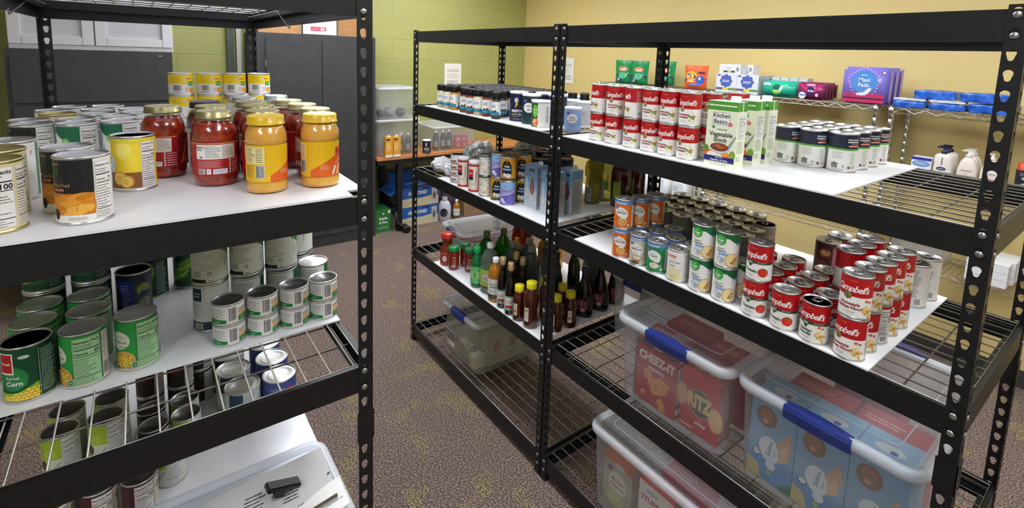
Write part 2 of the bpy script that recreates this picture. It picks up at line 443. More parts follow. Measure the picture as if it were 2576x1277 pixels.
def deck_mesh():
    g = G(); e = .014
    g.tube([(e, e, 0), (RL - e, e, 0), (RL - e, RD - e, 0), (e, RD - e, 0)], .0021, WIRE, closed=True)
    for k in range(12):
        y = .0515 + .048 * k
        if y < RD - .03: g.tube([(e, y, 0), (RL - e, y, 0)], .0018, WIRE)
    for k in range(1, 12):
        x = .005 + .1 * k; g.tube([(x, e, -.0039), (x, RD - e, -.0039)], .0021, WIRE)
    for y in (.024, RD - .024): g.tube([(e, y, -.012), (RL - e, y, -.012)], .0018, WIRE)
    return g.mesh('wire_deck')
DECK = deck_mesh()
def rack(x, y, label, top_shift=0.0):
    r = empty('shelving_rack', (x, y, 0)); prop(r, label, 'shelving rack')
    for cx_, cy_, rz in ((0, 0, 0), (RL, 0, PI / 2), (RL, RD, PI), (0, RD, -PI / 2)):
        p = ob('post', POST, r, (cx_, cy_, 0), rz); ob('coupler_sleeve', COUPLER, p); ob('foot', FOOT, p)
    for k in range(1, 6):
        dz = top_shift if k == 1 else 0.0; zb = Z(LEV[k - 1] + 1) - .0098 + dz
        for bx, by, rz, me, ln in ((RL / 2, 0, 0, BL, RL), (RL / 2, RD, PI, BL, RL), (0, RD / 2, -PI / 2, BD, RD), (RL, RD / 2, PI / 2, BD, RD)):
            bm_ = ob('long_beam' if ln == RL else 'end_beam', me, r, (bx, by, zb), rz)
            for sx_ in (-1, 1):
                for q in (0, 1): ob('rivet', RIV, bm_, (sx_ * (ln / 2 - .018), 0, Z(LEV[k - 1] + q) + dz - zb))
        ob('wire_deck', DECK, r, (0, 0, ztop(k) - .002 + dz))
    return r
AX, AY, BX, CX = .4132, -1.4897, -.01835, 1.1995
RA = rack(AX, AY, 'black slotted steel rack nearest the camera on the left, holding jars and vegetable cans', .0088)
rack(BX, 0, 'black slotted steel rack in the middle, holding spices, coconut milk and vinegar bottles')
rack(CX, 0, 'black slotted steel rack on the right, holding soup cans and clear cracker bins')

for p0, p1 in (((.926, -.907, 1.824), (1.057, -.897, 1.761)), ((.664, -1.470, 1.824), (1.014, -1.468, 1.760))):
    a_, b_ = Vector(p0) - Vector((AX, AY, 0)), Vector(p1) - Vector((AX, AY, 0)); g = G(); g.tube([a_, b_, b_ + Vector((.012, 0, .012))], .0016, WIRE, 6); ob('hook_rod', g, RA)

def board(x0, x1, y0, y1, k, label, notch=(), mat=None, dz=0.0):
    z = ztop(k) + .0006 + dz; n = .036; P = []
    for i, (px, py, dx, dy) in enumerate(((x0, y0, 1, 1), (x1, y0, -1, 1), (x1, y1, -1, -1), (x0, y1, 1, -1))):
        if i in notch:
            a, b_ = (px + dx * n, py), (px, py + dy * n); c_ = (px + dx * n, py + dy * n)
            P += [b_, c_, a] if i in (0, 2) else [a, c_, b_]
        else: P.append((px, py))
    g = G(); nn = len(P); V = [(p[0], p[1], z) for p in P] + [(p[0], p[1], z + .0042) for p in P]
    tr = tessellate_polygon([[Vector((p[0], p[1], 0)) for p in P]])
    g.add(V, [tuple(t) for t in tr] + [tuple(i + nn for i in t) for t in tr] + [(i, (i + 1) % nn, nn + (i + 1) % nn, nn + i) for i in range(nn)], mat or BOARD)
    o = ob('shelf_board', g); prop(o, label, 'shelf board'); return o
m, nt, b, N, L = nodes('corrugated_white_plastic'); b.inputs['Base Color'].default_value = rgb('#f4f4f8'); b.inputs['Roughness'].default_value = .5
tl = N('ShaderNodeBsdfTranslucent'); tl.inputs[0].default_value = rgb('#f6f5fb'); mx = N('ShaderNodeMixShader'); mx.inputs[0].default_value = .92
L(b, 0, mx, 1); L(tl, 0, mx, 2); L(mx, 0, nt.nodes['Material Output'], 'Surface'); CORR = m
board(AX + .01, AX + RL - .01, AY + .004, AY + RD - .004, 1, 'translucent white sheet lying on the top deck of the left rack', (0, 1, 2, 3), CORR, .0088)
board(.704, 1.620, AY + .004, AY + RD - .004, 2, 'white board under the pasta sauce jars and peach cans', (0, 1, 2, 3))
board(.506, 1.420, AY + .004, AY + RD - .004, 3, 'white board under the corn cans and small chicken cans')
board(.452, 1.266, AY + .004, AY + RD - .004, 4, 'white board below the exposed wire grid, under the bean cans')
board(.125, 1.105, .003, RD - .004, 2, 'white board under the black-capped spice bottles and salt')
board(.280, 1.158, .003, RD - .004, 3, 'white board under the coconut milk cans and almond cartons')
board(.250, 1.158, .003, RD - .004, 4, 'white board under the vinegar, soy sauce and honey bottles')
board(1.234, 2.140, .003, RD - .004, 2, 'white board under the vegetarian vegetable soup cans and stock cartons')
board(1.322, 2.247, .003, RD - .004, 3, 'white board under the tomato and chicken noodle soup cans')
ZB = {k: ztop(k) + .0048 for k in range(1, 6)}
# ================================================================ prototypes: cans
def can(kind, r, h, fn, lid='flat', tin=None, tab=False, n=36, contents=None):
    tin = tin or TIN; g = G()
    g.lathe([(r - .003, 0), (r - .0004, .0002), (r, .0012), (r, .003), (r - .0014, .0044), (r - .0014, h - .0044), (r, h - .003), (r, h - .0008), (r - .0008, h),
             (r - .0022, h), (r - .0028, h - .0035)], tin, n)
    parts = [('can_body', g.mesh('can_body'), None, None)]
    R = r - .0011; A = Art(); Wd = PI * R * 1000
    fn(A, Wd, h * 1000)
    g = G(); g.art(A, cyl_fn(R), step=2 * PI * R * 1000 / n); parts.append(('paper_label', g.mesh('paper_label'), None, None))
    g = G(); q = r - .0028
    if lid == 'ring':
        pr = [(q, h - .0035), (q - .003, h - .0046), (q - .0045, h - .0032), (q - .008, h - .0036), (q - .0105, h - .0028), (q - .013, h - .0036), (q - .0155, h - .0028), (q - .0175, h - .0036), (0, h - .0036)]
    else:
        pr = [(q, h - .0035), (q - .0022, h - .005), (q - .0042, h - .0036), (q - .006, h - .0036), (q - .0074, h - .0046), (q - .009, h - .0037), (q - .0105, h - .0044), (0, h - .0042)]
    g.lathe(pr, LIDM if tin is TIN else tin, n, smooth=False); parts.append(('lid', g.mesh('lid'), None, None))
    if tab:
        li = len(parts) - 1
        g = G(); L_ = []
        for k in range(12):
            a = 2 * PI * k / 12; L_.append((.0085 * math.cos(a), .004 + .013 * math.sin(a), h - .0012))
        g.tube(L_, .0019, TINDARK, 6, closed=True); g.box(-.0085, .0085, -.009, -.002, h - .0016, h - .0006, TINDARK)
        parts.append(('pull_tab', g.mesh('pull_tab'), li, None))
    PROTO[kind] = parts
def base(A, W, h, c, y0=4.6, y1=None): A.rect(-W, y0, W, y1 if y1 else h - 4.6, c)
RED = M('#b80f16', .38, 0, .2); CREAMW = M('#f3f1ec', .42, 0, .2); PAPER = M('#efede6', .5)
def carrots(A, x, y, s=1.0):
    A.ell(x, y, 5.5 * s, 3.2 * s, M('#d9701f'), rot=.5); A.ell(x + 4 * s, y + 4 * s, 3.4 * s, 2.6 * s, M('#f0ead8')); A.ell(x - 5 * s, y - 2 * s, 9 * s, 2.6 * s, M('#4f7d2a'), rot=-.55)
    A.ell(x - 5 * s, y - 2 * s, 6 * s, 1.3 * s, M('#8fb552'), rot=-.55); A.ell(x - 9 * s, y - 9 * s, 3 * s, 1.8 * s, M('#e9cf5a'), rot=.4); A.ell(x + 1 * s, y - 11 * s, 2.6 * s, 1.7 * s, M('#f1dd7a')); A.ell(x - 3 * s, y + 8 * s, 2 * s, 1.5 * s, M('#e8d063'))
def noodles(A, x, y, s=1.0):
    for k in range(6):
        A.ell(x + (k % 3 - 1) * 4 * s, y - k * 3.1 * s, 8 * s, 2.2 * s, M(('#e7c272', '#f0d798', '#d8a750')[k % 3]), rot=.5 - .35 * k)
    A.ell(x + 1 * s, y + 1 * s, 4.5 * s, 2.2 * s, M('#f4e2ac'), rot=.9); A.ell(x - 2 * s, y - 9 * s, 6 * s, 1.2 * s, M('#b98535'), rot=.7)
    A.ell(x - 3 * s, y + 12 * s, 3.2 * s, 2.4 * s, M('#d2603a')); A.ell(x + 3.5 * s, y + 10 * s, 2.6 * s, 2 * s, M('#c54f2e'))
def script(A, x, y, h, t="Campbell's", m=None): A.text(t, x, y, h, m or CREAMW, .018, .42, .86, space=.88)
def campbell(kind, body):
    def fn(A, W, h):
        base(A, W, h, CREAMW); A.rect(-W, h * .515, W, h - 4.6, RED)
        for o in (0,): script(A, o, h * .70, 21); A.text('CONDENSED', o + 1, h * .875, 2.6, M('#d9a05a'), .01)
        A.nutri(W - 26 - W * .18, 12, W - W * .18, h - 10, RED if body != 'homestyle' else CREAMW, '90', CREAMW if body != 'homestyle' else K) if body != 'x' else None
        A.rect(W - 26 - W * .18, 6, W - W * .18, h * .515, CREAMW); A.lines(W - 24 - W * .18, 24, W - 2 - W * .18, h * .5, 9, Ink, .3); A.bars(W - 20 - W * .18, 9, W - 6 - W * .18, 20)
        if body == 'veg':
            A.ell(-9, h * .505, 8.2, 8.2, M('#a08a5a', .35, .4)); A.ell(-9, h * .505, 6.8, 6.8, M('#c4ad79', .35, .4)); A.ell(-9.5, h * .52, 2.6, 3.6, M('#8c7747')); A.ell(-8, h * .475, 3.4, 1.8, M('#917c4c'))
            A.text('Vegetarian', -5, h * .355, 8.4, M('#8e1322'), .03, wmax=37); A.text('Vegetable', -5, h * .275, 8.4, M('#8e1322'), .03, wmax=34)
            A.text('- SOUP -', -4, h * .15, 5.6, M('#9b9489'), .01, space=1.15); carrots(A, 27, h * .30, 1.25)
        elif body == 'homestyle':
            A.ell(-8, h * .53, 8.8, 8.8, M('#7d6c42', .35, .4)); A.ell(-8, h * .53, 7.2, 7.2, M('#a8935c', .35, .4)); A.ell(-9, h * .55, 2.6, 4, M('#6e5d37')); A.ell(-6, h * .50, 3.6, 2, M('#6e5d37'))
            A.text('Homestyle', -2, h * .345, 9, M('#8e1322'), .035, wmax=42); A.text('Chicken Noodle', -1, h * .255, 9, M('#8e1322'), .035, wmax=58)
            A.text('- SOUP -', 0, h * .145, 6.4, M('#a0998e'), .012, space=1.15); noodles(A, 34, h * .30, 1.25)
        else:
            DG = M('#1d4a2e', .4)
            A.rect(-W * .6, h * .475, W * .6, h * .535, DG); A.ell(-10.5, h * .505, 6.5, 5.2, DG, rot=.3); A.ell(-1.5, h * .505, 6.5, 5.2, DG, rot=-.3)
            A.poly([(-16.5, h * .50), (4.5, h * .50), (-6, h * .365)], DG)
            A.text('HEART', -6, h * .505, 4, CREAMW, .02); A.text('HEALTHY', -6, h * .465, 4, CREAMW, .02, wmax=14); A.text('HEART HEALTHY', 22, h * .515, 2.7, CREAMW, .01); A.text('GOOD SOURCE', -28, h * .51, 2.7, CREAMW, .01)
            if body == 'tomato':
                A.text('Tomato', -4, h * .275, 10.5, M('#1e4a34'), .035, wmax=34); A.text('- SOUP -', -4, h * .15, 6, M('#a0998e'), .012, space=1.15)
                A.ell(27, h * .26, 12.5, 11.6, M('#c2230f', .3, 0, .4)); A.ell(23.5, h * .255, 6.5, 10.5, M('#d8341a', .3, 0, .4)); A.ell(31, h * .28, 4.5, 7, M('#da3a1c', .3, 0, .4)); A.ell(27, h * .345, 4.2, 1.6, M('#4c6b22')); A.ell(26, h * .37, .9, 2.6, M('#4c6b22'), rot=.4)
            else:
                A.text('Chicken', -6, h * .32, 9, M('#1e4a34'), .035, wmax=30); A.text('Noodle', -6, h * .235, 9, M('#1e4a34'), .035, wmax=27); A.text('- SOUP -', -5, h * .13, 6, M('#a0998e'), .012, space=1.15); noodles(A, 27, h * .30, 1.15)
    can(kind, .032, .0985, fn, tab=True)
for kd, bd in (('vegetarian_soup', 'veg'), ('homestyle_soup', 'homestyle'), ('tomato_soup', 'tomato'), ('noodle_soup', 'noodle')): campbell(kd, bd)

LB = M('#5b87c7', .42); NAVY = M('#1a1f4d', .42); OR = M('#e2711d', .42)
def gv(kind, cbase, word, wc, bowl):
    def fn(A, W, h):
        base(A, W, h, cbase); A.rect(-W, h * .83, W, h - 4.6, LB); A.text('CONDENSED', 2, h * .885, 8.5, CREAMW, .02, wmax=38)
        A.ell(4, h * .56, 23, 17, CREAMW, rot=-.35); A.ell(14, h * .47, 11, 11, CREAMW)
        A.ell(-13, h * .72, 7.5, 5.5, M('#2a4fa3')); A.text('Great', -13, h * .735, 3.4, CREAMW, .02); A.text('Value', -13, h * .70, 3.4, CREAMW, .02)
        A.text('Cream of' if 'Noodle' not in word[-1] else 'Homestyle', 4, h * .635, 5, K, .0); A.text(word[0], 4, h * .56, 8.6, wc, .025, wmax=34)
        if len(word) > 1: A.text(word[1], 6, h * .48, 7.6, wc, .025, wmax=28)
        A.text('SOUP', 1, h * .41, 3.6, K, .01)
        if bowl == 'noodle': A.ell(9, h * .25, 13.5, 13, CREAMW); A.ell(9, h * .25, 11.5, 11, M('#c98a2b')); A.ell(9, h * .25, 9, 8.6, M('#dba648')); A.lines(3, h * .19, 15, h * .31, 7, M('#efd08a'), .35, .1)
        else: A.ell(6, h * .25, 15, 9.5, M('#9a7a52') if bowl == 'mush' else M('#e9dcc0')); A.ell(6, h * .27, 12.5, 6.2, M('#f1e6cf')); A.ell(4, h * .275, 7, 3, M('#e2cfa6')); A.ell(23, h * .24, 7, 3, M('#c5b393'), rot=.2)
        if bowl == 'mush': A.ell(0, h * .11, 15, 4.2, M('#5e4632'))
        A.ell(29, h * .14, 4.4, 4.4, M('#e8d9c8')); A.rect(W * .42, 10, W * .85, h - 20, CREAMW); A.lines(W * .45, 14, W * .82, h - 24, 12, Ink, .3)
    can(kind, .032, .0985, fn, tab=True)
gv('orange_soup', OR, ('Chicken Noodle',), K, 'noodle'); gv('mushroom_soup', M('#cdc3ae'), ('Mushroom',), K, 'mush'); gv('celery_soup', M('#1f8a4c'), ('Celery',), M('#184f2c'), 'cel')
def fn(A, W, h):
    base(A, W, h, CREAMW); A.rect(-24, h * .76, 4, h * .83, M('#d2414e')); A.text('SAFEWAY', -10, h * .795, 5, CREAMW, .02, wmax=24)
    A.text('CONDENSED', -8, h * .70, 2.5, Ink, 0); A.text('Cream of Chicken', -2, h * .62, 7.5, M('#4c4c50'), .02, wmax=40); A.text('Soup', -8, h * .52, 10, M('#4c4c50'), .01)
    A.ell(-2, h * .27, 20, 17, M('#e5dca0')); A.ell(4, h * .15, 20, 9, M('#e5dca0')); A.ell(-4, h * .33, 15, 9, M('#efe8b8')); A.ell(16, h * .40, 7, 4, M('#d8d2c4'), rot=.5); A.lines(W * .35, 12, W * .8, h - 14, 14, Ink, .3)
can('cream_soup', .032, .0985, fn, tab=True)
def fn(A, W, h):
    base(A, W, h, CREAMW); A.rect(-W, h * .84, W, h - 4.6, M('#13653a')); A.poly([(2, h * .9), (W * .6, h * .9), (W * .6, h * .66), (24, h * .74)], M('#13653a'))
    A.ell(-13, h * .78, 15, 15, M('#35a83e')); A.text('Great', -14, h * .84, 3.6, CREAMW, .02); A.text('fresh', -13, h * .77, 8, CREAMW, .045); A.ell(-13, h * .69, 7, 1.2, CREAMW)
    A.text('Cream of', -11, h * .545, 5.4, M('#1f5147'), .02); A.text('Chicken', -9, h * .475, 8, M('#1f5147'), .02, wmax=30); A.rect(-16, h * .355, 10, h * .415, M('#3f97d6')); A.text('FAMILY SIZE', -3, h * .385, 3.4, CREAMW, .02)
    A.ell(-14, h * .23, 7, 9.5, M('#c2cdd4')); A.ell(-5, h * .21, 5, 9, M('#aebac4')); A.ell(-15, h * .2, 3, 6, M('#e3eaee')); A.ell(20, h * .24, 19, 19.5, M('#b08a55')); A.ell(20, h * .24, 17.6, 18, M('#ecd99c'))
    for x, y in ((26, .27), (22, .22), (29, .2), (24, .15), (30, .29), (19, .17)): A.ell(x, h * y, 3.4, 2.2, M('#a4622b'), rot=x)
    A.ell(33, h * .71, 4.2, 4.2, M('#3f86bd')); A.rect(W * .48, 8, W * .86, h - 18, CREAMW); A.lines(W * .5, 12, W * .84, h - 22, 12, Ink, .3)
can('fresh_soup', .032, .0985, fn, tab=True)
# tall soups with a plain ingredient panel / dark picture labels
def fn(A, W, h):
    base(A, W, h, PAPER); A.lines(-26, h * .24, 24, h * .9, 20, M('#5d5d62'), .36, .25); A.bars(12, 10, 25, 26); A.lines(-26, 10, 6, 22, 5, M('#5d5d62'), .3)
can('text_can', .035, .122, fn, tab=True)
def fn(A, W, h):
    base(A, W, h, M('#4a1418')); A.ell(-6, h * .70, 17, 13, M('#8a4a22')); A.ell(-6, h * .71, 14, 9, M('#c08a4c')); A.ell(-9, h * .72, 5, 3, M('#e3bd84')); A.rect(14, 8, 42, h - 12, M('#8b3044'))
    A.lines(16, 14, 40, h - 18, 18, M('#d9a9b0'), .4); A.lines(-30, h * .2, 10, h * .5, 7, M('#c46a5a'), .3, .5)
can('maroon_can', .035, .118, fn, tab=True)
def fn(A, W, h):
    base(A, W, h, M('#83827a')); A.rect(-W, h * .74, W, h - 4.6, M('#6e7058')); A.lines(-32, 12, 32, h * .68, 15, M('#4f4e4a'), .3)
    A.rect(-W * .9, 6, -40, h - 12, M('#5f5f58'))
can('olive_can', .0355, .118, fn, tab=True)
def fn(A, W, h):
    base(A, W, h, M('#e8d8c8')); A.rect(-W, h * .3, W, h * .62, M('#c98a7a')); A.lines(-32, 12, 32, h * .28, 6, M('#a05a4a'), .3); A.lines(-32, h * .64, 32, h * .9, 6, M('#7a5a4a'), .3)
can('peach_label_can', .0355, .118, fn, tab=True)
# navy / green / white quality soup cans
def fn(A, W, h):
    base(A, W, h, CREAMW); A.rect(-W, h * .60, W, h - 4.6, M('#191b33', .4)); A.rect(-W, h * .565, W, h * .615, M('#57a32f'))
    A.text('OUR QUALITY', 19, h * .845, 5.4, CREAMW, .04, wmax=32); A.text('INGREDIENTS', 19, h * .785, 5.4, CREAMW, .04, wmax=32); A.text('TASTES LIKE HOME', 22, h * .735, 2.4, CREAMW, .01)
    A.rect(6, h * .66, 36, h * .705, M('#e05548')); A.text('SIGNATURE FLAVOR', 21, h * .682, 3.2, CREAMW, .02, wmax=28); A.lines(-32, h * .34, 2, h * .54, 8, M('#7d7f84'), .3); A.lines(14, h * .2, 30, h * .52, 9, M('#7fae78'), .35)
    DK = M('#3f4144'); A.ell(-24, h * .25, 2, 1.6, DK); A.rect(-33, h * .215, -15, h * .235, DK); A.rect(-32, h * .11, -16, h * .215, M('#77797c'))
    A.recycle(-3, h * .16, 4.2, DK); A.rect(8, h * .1, 14, h * .17, M('#54565a')); A.lines(17, h * .09, 32, h * .18, 4, M('#c5555a'), .5); A.lines(-30, h * .06, 2, h * .095, 2, M('#8d8f92'), .4); A.rect(-W * .99, 8, -W * .8, h * .9, M('#d5d8da'))
can('quality_soup', .036, .108, fn, lid='flat')
# -------- fruit and vegetable cans (left rack)
def fn(A, W, h):
    base(A, W, h, M('#e4d28a')); A.nutri(-34, 7, 22, h - 8, M('#f5f3ee'), '100'); A.nutri(24, 7, 48, h - 8, M('#efe9d4'), '80'); A.rect(-70, 6, -36, h - 6, M('#e6dcb4'))
can('pear_gold_can', .0365, .108, fn, tin=GOLDTIN)
def fn(A, W, h):
    base(A, W, h, PAPER); A.rect(-W, h * .47, 14, h - 4.6, M('#18181a', .4)); A.rect(-48, h * .15, 14, h * .47, M('#c26f14'))
    for x, y, rx, ry, c in ((-30, .36, 17, 9, '#d88a1e'), (-6, .38, 20, 10, '#e29a2c'), (-22, .27, 20, 9, '#e6a032'), (4, .27, 14, 11, '#d9861c'), (-8, .22, 22, 8, '#eeb04a'), (-36, .22, 14, 9, '#d07c18'), (2, .42, 12, 5, '#cf7a14')): A.ell(x, h * y, rx, ry, M(c, .4), rot=.25)
    A.rect(-50, 4.6, 14, h * .15, PAPER); A.lines(-20, h * .07, 10, h * .12, 2, Ink, .3); A.text('Peaches', -30, h * .60, 9.5, M('#b98a4a'), .0, .2); A.rect(-42, h * .5, -24, h * .55, M('#8c2c18')); A.text('YELLOW CLING', -33, h * .525, 2.4, CREAMW, .01)
    A.rect(-44, h * .72, -30, h * .86, M('#27401f')); A.text('Good', -36, h * .9, 4, CREAMW, .01); A.ell(-40, h * .16, 6, 9, M('#1d1d1f')); A.nutri(15, 7, 43, h - 8, PAPER, '70')
can('peach_can', .0365, .108, fn)
def fn(A, W, h):
    base(A, W, h, M('#f0d326')); A.rect(-W, 5, 14, h * .35, M('#8a5222')); A.ell(-16, h * .75, 14, 18, M('#f7e36a')); A.ell(-4, h * .52, 12, 16, M('#f3d93a'))
    for x, y, r_ in ((-24, .25, 13), (-12, .19, 12)): A.ell(x, h * y, r_, r_ * 1.05, M('#d2953c')); A.ell(x - 1, h * y, r_ - 2, r_ - 2, M('#eecb62')); A.ell(x - 2, h * y - 1, r_ * .45, r_ * .5, M('#e2b040'))
    A.ell(-40, h * .5, 9, 17, PAPER); A.ell(-40, h * .5, 7.5, 15, M('#eaf2ea')); A.nutri(12, 7, 40, h - 8, PAPER, '100'); A.rect(-W, h - 12, W, h - 4.6, M('#e2d23a')); A.rect(-W, 4.6, W, 7, PAPER)
can('potato_can', .0365, .108, fn)
def fn(A, W, h):
    base(A, W, h, M('#eef0ee')); A.poly([(-50, h - 5), (6, h - 5), (6, h * .48), (-50, h * .86)], M('#0f6a44')); A.ell(-20, h * .66, 7, 7, M('#8cc063')); A.text('PEARS', -20, h * .66, 2.8, CREAMW, .02)
    A.ell(-34, h * .25, 7, 11, M('#9fc52e')); A.ell(-34, h * .40, 3.6, 6, M('#a9cc3c')); A.rect(-34.5, h * .44, -33.5, h * .52, M('#4b3a1e')); A.ell(-24, h * .2, 8, 10, M('#8db522')); A.nutri(8, 7, 38, h - 8, PAPER, '60')
can('green_pear_can', .0365, .108, fn)
def fn(A, W, h):
    base(A, W, h, PAPER); A.nutri(-30, 7, 6, h - 8, M('#f3f3f1'), '50'); A.rect(8, 6, 30, h - 8, M('#dfe3e2')); A.rect(30, 6, 60, h - 6, M('#4a7a5c')); A.text('I', 20, h * .8, 10, M('#c23a3a'), .03)
can('white_label_can', .0365, .108, fn)
def fn(A, W, h):
    Yl = M('#f2cf12', .42); base(A, W, h, CREAMW); A.rect(-W, h * .50, W, h - 4.6, Yl); A.lines(-24, h * .56, 6, h * .86, 6, M('#b98d12'), .35); A.ell(14, h * .74, 7, 6, M('#d7c9a0'))
    A.text('Goya', 26, h * .76, 8, M('#c9481c'), .03, .3); A.rect(22, h * .42, 40, h * .62, M('#3f9340')); A.text('GUISANTES', 31, h * .52, 3.2, CREAMW, .02); A.bars(-18, h * .22, 3, h * .45); A.recycle(-19, h * .14, 2.4); A.lines(-14, h * .1, 8, h * .18, 3, Ink, .4); A.lines(14, h * .14, 26, h * .36, 5, M('#b5683a'), .35); A.ell(34, h * .22, 9, 9, M('#e8973a'))
can('yellow_can', .0335, .0665, fn)
def fn(A, W, h): base(A, W, h, PAPER); A.lines(-26, 8, 26, h - 12, 6, Gry, .3)
can('plain_short_can', .0335, .0665, fn)
def fn(A, W, h):
    base(A, W, h, M('#0d4a2c', .42)); A.poly([(-48, 20), (8, 34), (8, h * .35), (-48, h * .30)], M('#0f5a35')); A.ell(-26, h * .45, 25, 24, M('#1f7a3c')); A.ell(-26, h * .42, 23, 19, M('#2b8a4a')); A.ell(-36, h * .72, 9, 6, M('#0d4a2c'))
    A.rect(-46, h * .53, -21, h * .9, PAPER); A.rect(-44, h * .56, -23, h * .88, M('#b3151c')); A.text("Fresh", -33, h * .72, 7, CREAMW, .02); A.ell(-6, h * .82, 8, 3.2, M('#d9e4da')); A.lines(-11, h * .8, -1, h * .84, 2, M('#0d4a2c'), .3)
    A.text('Kernel', -24, h * .47, 8, CREAMW, .01, wmax=20); A.text('Corn', -22, h * .37, 12, CREAMW, .03, wmax=26)
    A.poly([(-52, 6), (12, 6), (12, h * .27), (-52, h * .10)], M('#e5b91f')); A.poly([(-52, h * .08), (12, h * .26), (12, h * .33), (-20, h * .2), (-52, h * .2)], M('#8fbf2c'))
    for i in range(9):
        for j in range(4):
            x = -48 + i * 7 + (j % 2) * 3.4; y = 9 + j * 5.6
            if y < 6 + (x + 52) / 64 * h * .2 + 4: A.ell(x, y, 3.2, 2.5, M('#f6dc5a'), 10)
    A.rect(12, 8, 46, h - 8, M('#0a3f26')); A.add([[(13, 9), (13.5, 9), (13.5, h - 9), (13, h - 9)], [(44.5, 9), (45, 9), (45, h - 9), (44.5, h - 9)]], M('#cfe0d2'), False); A.lines(16, 12, 43, h - 12, 19, M('#b9d3c0'), .32)
can('corn_can', .0365, .108, fn)
def fn(A, W, h):
    gr = M('#2f9e46', .42); lt = M('#a8d8a0', .45); base(A, W, h, gr); A.rect(-W, 4.6, 0, h * .30, M('#6b5c46')); A.ell(-30, h * .60, 21, 19, M('#dfe6d2')); A.text('Golden Sweet', -28, h * .67, 4, M('#4e5a3e'), .0); A.text('Whole', -38, h * .58, 6, M('#51613c'), .0); A.text('Kernel', -25, h * .565, 7.4, M('#51613c'), .02); A.text('Corn', -23, h * .48, 7.4, M('#51613c'), .01)
    A.ell(-22, h * .22, 21, 19, M('#cbb98c')); A.ell(-22, h * .22, 19, 17, M('#d9a92e'))
    for i in range(34):
        a = i * 2.4; q = 3 + i * .42; A.ell(-22 + q * math.cos(a), h * .22 + q * .85 * math.sin(a), 2.5, 1.9, M(('#f4d44e', '#e8bd33', '#f9e27a')[i % 3]), 8, rot=a)
    A.rect(-8, h * .08, 2, h * .19, PAPER); A.rect(-7, h * .09, 1, h * .18, M('#1e7a3c')); A.text('1.5', -3, h * .14, 4, CREAMW, .02)
    A.nutri(3, 7, 44, h - 8, lt, '60'); A.rect(46, 7, 62, h - 8, M('#d9d5c6')); A.lines(47, h * .4, 60, h - 12, 10, M('#5a6a52'), .3); A.bars(48, 12, 58, h * .34, bg=False); A.rect(-W, 4.6, W, 7, M('#d9d0bb'))
can('kernel_corn_can', .0365, .108, fn)
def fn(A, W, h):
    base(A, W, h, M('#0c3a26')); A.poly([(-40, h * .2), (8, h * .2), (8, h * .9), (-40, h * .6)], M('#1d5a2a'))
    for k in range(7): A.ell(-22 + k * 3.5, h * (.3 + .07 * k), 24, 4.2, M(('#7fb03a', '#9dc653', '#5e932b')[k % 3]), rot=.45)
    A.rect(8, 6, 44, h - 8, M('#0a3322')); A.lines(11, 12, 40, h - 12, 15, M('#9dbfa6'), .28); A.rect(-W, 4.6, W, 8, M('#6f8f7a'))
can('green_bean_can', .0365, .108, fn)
def fn(A, W, h):
    base(A, W, h, M('#3a4238')); A.rect(-W, h * .74, W, h - 4.6, M('#1a2238')); A.rect(-36, 6, -4, h * .84, M('#22358a')); A.lines(-30, 14, -10, h * .76, 12, M('#c8d2ee'), .3); A.ell(16, h * .6, 14, 15, M('#8a9a4e')); A.ell(18, h * .28, 14, 14, M('#7c7768')); A.rect(8, h * .45, 34, h * .56, M('#1e2c66'))
can('blue_label_can', .0365, .108, fn)
def fn(A, W, h):
    base(A, W, h, M('#dfe3d6')); A.poly([(24, h - 5), (60, h - 5), (60, h * .5), (32, h * .7)], M('#15603a')); A.ell(40, h * .78, 13, 16, M('#6fa83a')); A.lines(-34, h * .3, 20, h * .86, 13, M('#8f958a'), .26, .4); A.rect(-34, h * .16, -14, h * .3, M('#aeb4ac')); A.recycle(4, h * .235, 5)
    A.rect(-40, h * .06, -4, h * .125, M('#15181a')); A.rect(-2, h * .06, 14, h * .13, PAPER); A.text('steel', 6, h * .095, 5, Ink, .02); A.rect(-W, 4.6, W, 6.5, M('#41586a')); A.text('8', 40, h * .45, 8, Ink, 0); A.text('O', 40, h * .36, 8, Ink, 0)
can('leaf_white_can', .0378, .112, fn)
def fn(A, W, h):
    nv = M('#16364a'); base(A, W, h, M('#dfe3dc')); A.rect(-44, h * .66, -20, h * .93, nv); A.text('GREEN', -31, h * .82, 4.5, CREAMW, .03); A.text('BEANS', -31, h * .76, 4.5, CREAMW, .03); A.lines(-40, h * .3, -14, h * .6, 7, M('#9aa09a'), .3); A.rect(-W, 4.6, W, h * .22, nv); A.bars(-40, h * .07, -20, h * .18)
can('navy_band_can', .0378, .112, fn)
def fn(A, W, h):
    base(A, W, h, M('#e2e5de')); A.lines(-32, h * .35, 24, h * .9, 12, M('#777d76'), .28); A.rect(30, 5, 70, h - 5, M('#17663c'))
can('green_edge_can', .0365, .108, fn)
def fn(A, W, h):
    base(A, W, h, M('#e7e7e2')); G2 = M('#16803a'); A.poly([(-40, 5), (-2, 5), (-2, 13), (-40, 17)], G2); A.text('FARM', -22, 9.5, 4.5, M('#9fd4ac'), .02); A.lines(-32, 17, -4, h - 9, 6, M('#6e7072'), .32, .3); A.bars(3, 10, 17, h - 9)
    A.rect(22, 5, 48, 16, G2); A.text('Net Wt', 34, 10.5, 4.5, CREAMW, .01, .2); A.rect(22, 17, 40, 28, M('#e59a3c')); A.text('BREAST', 31, 22.5, 5, PAPER, .02); A.text('CHICKEN', 31, 32, 5, Ink, .03)
can('chicken_can', .0333, .048, fn, lid='flat')
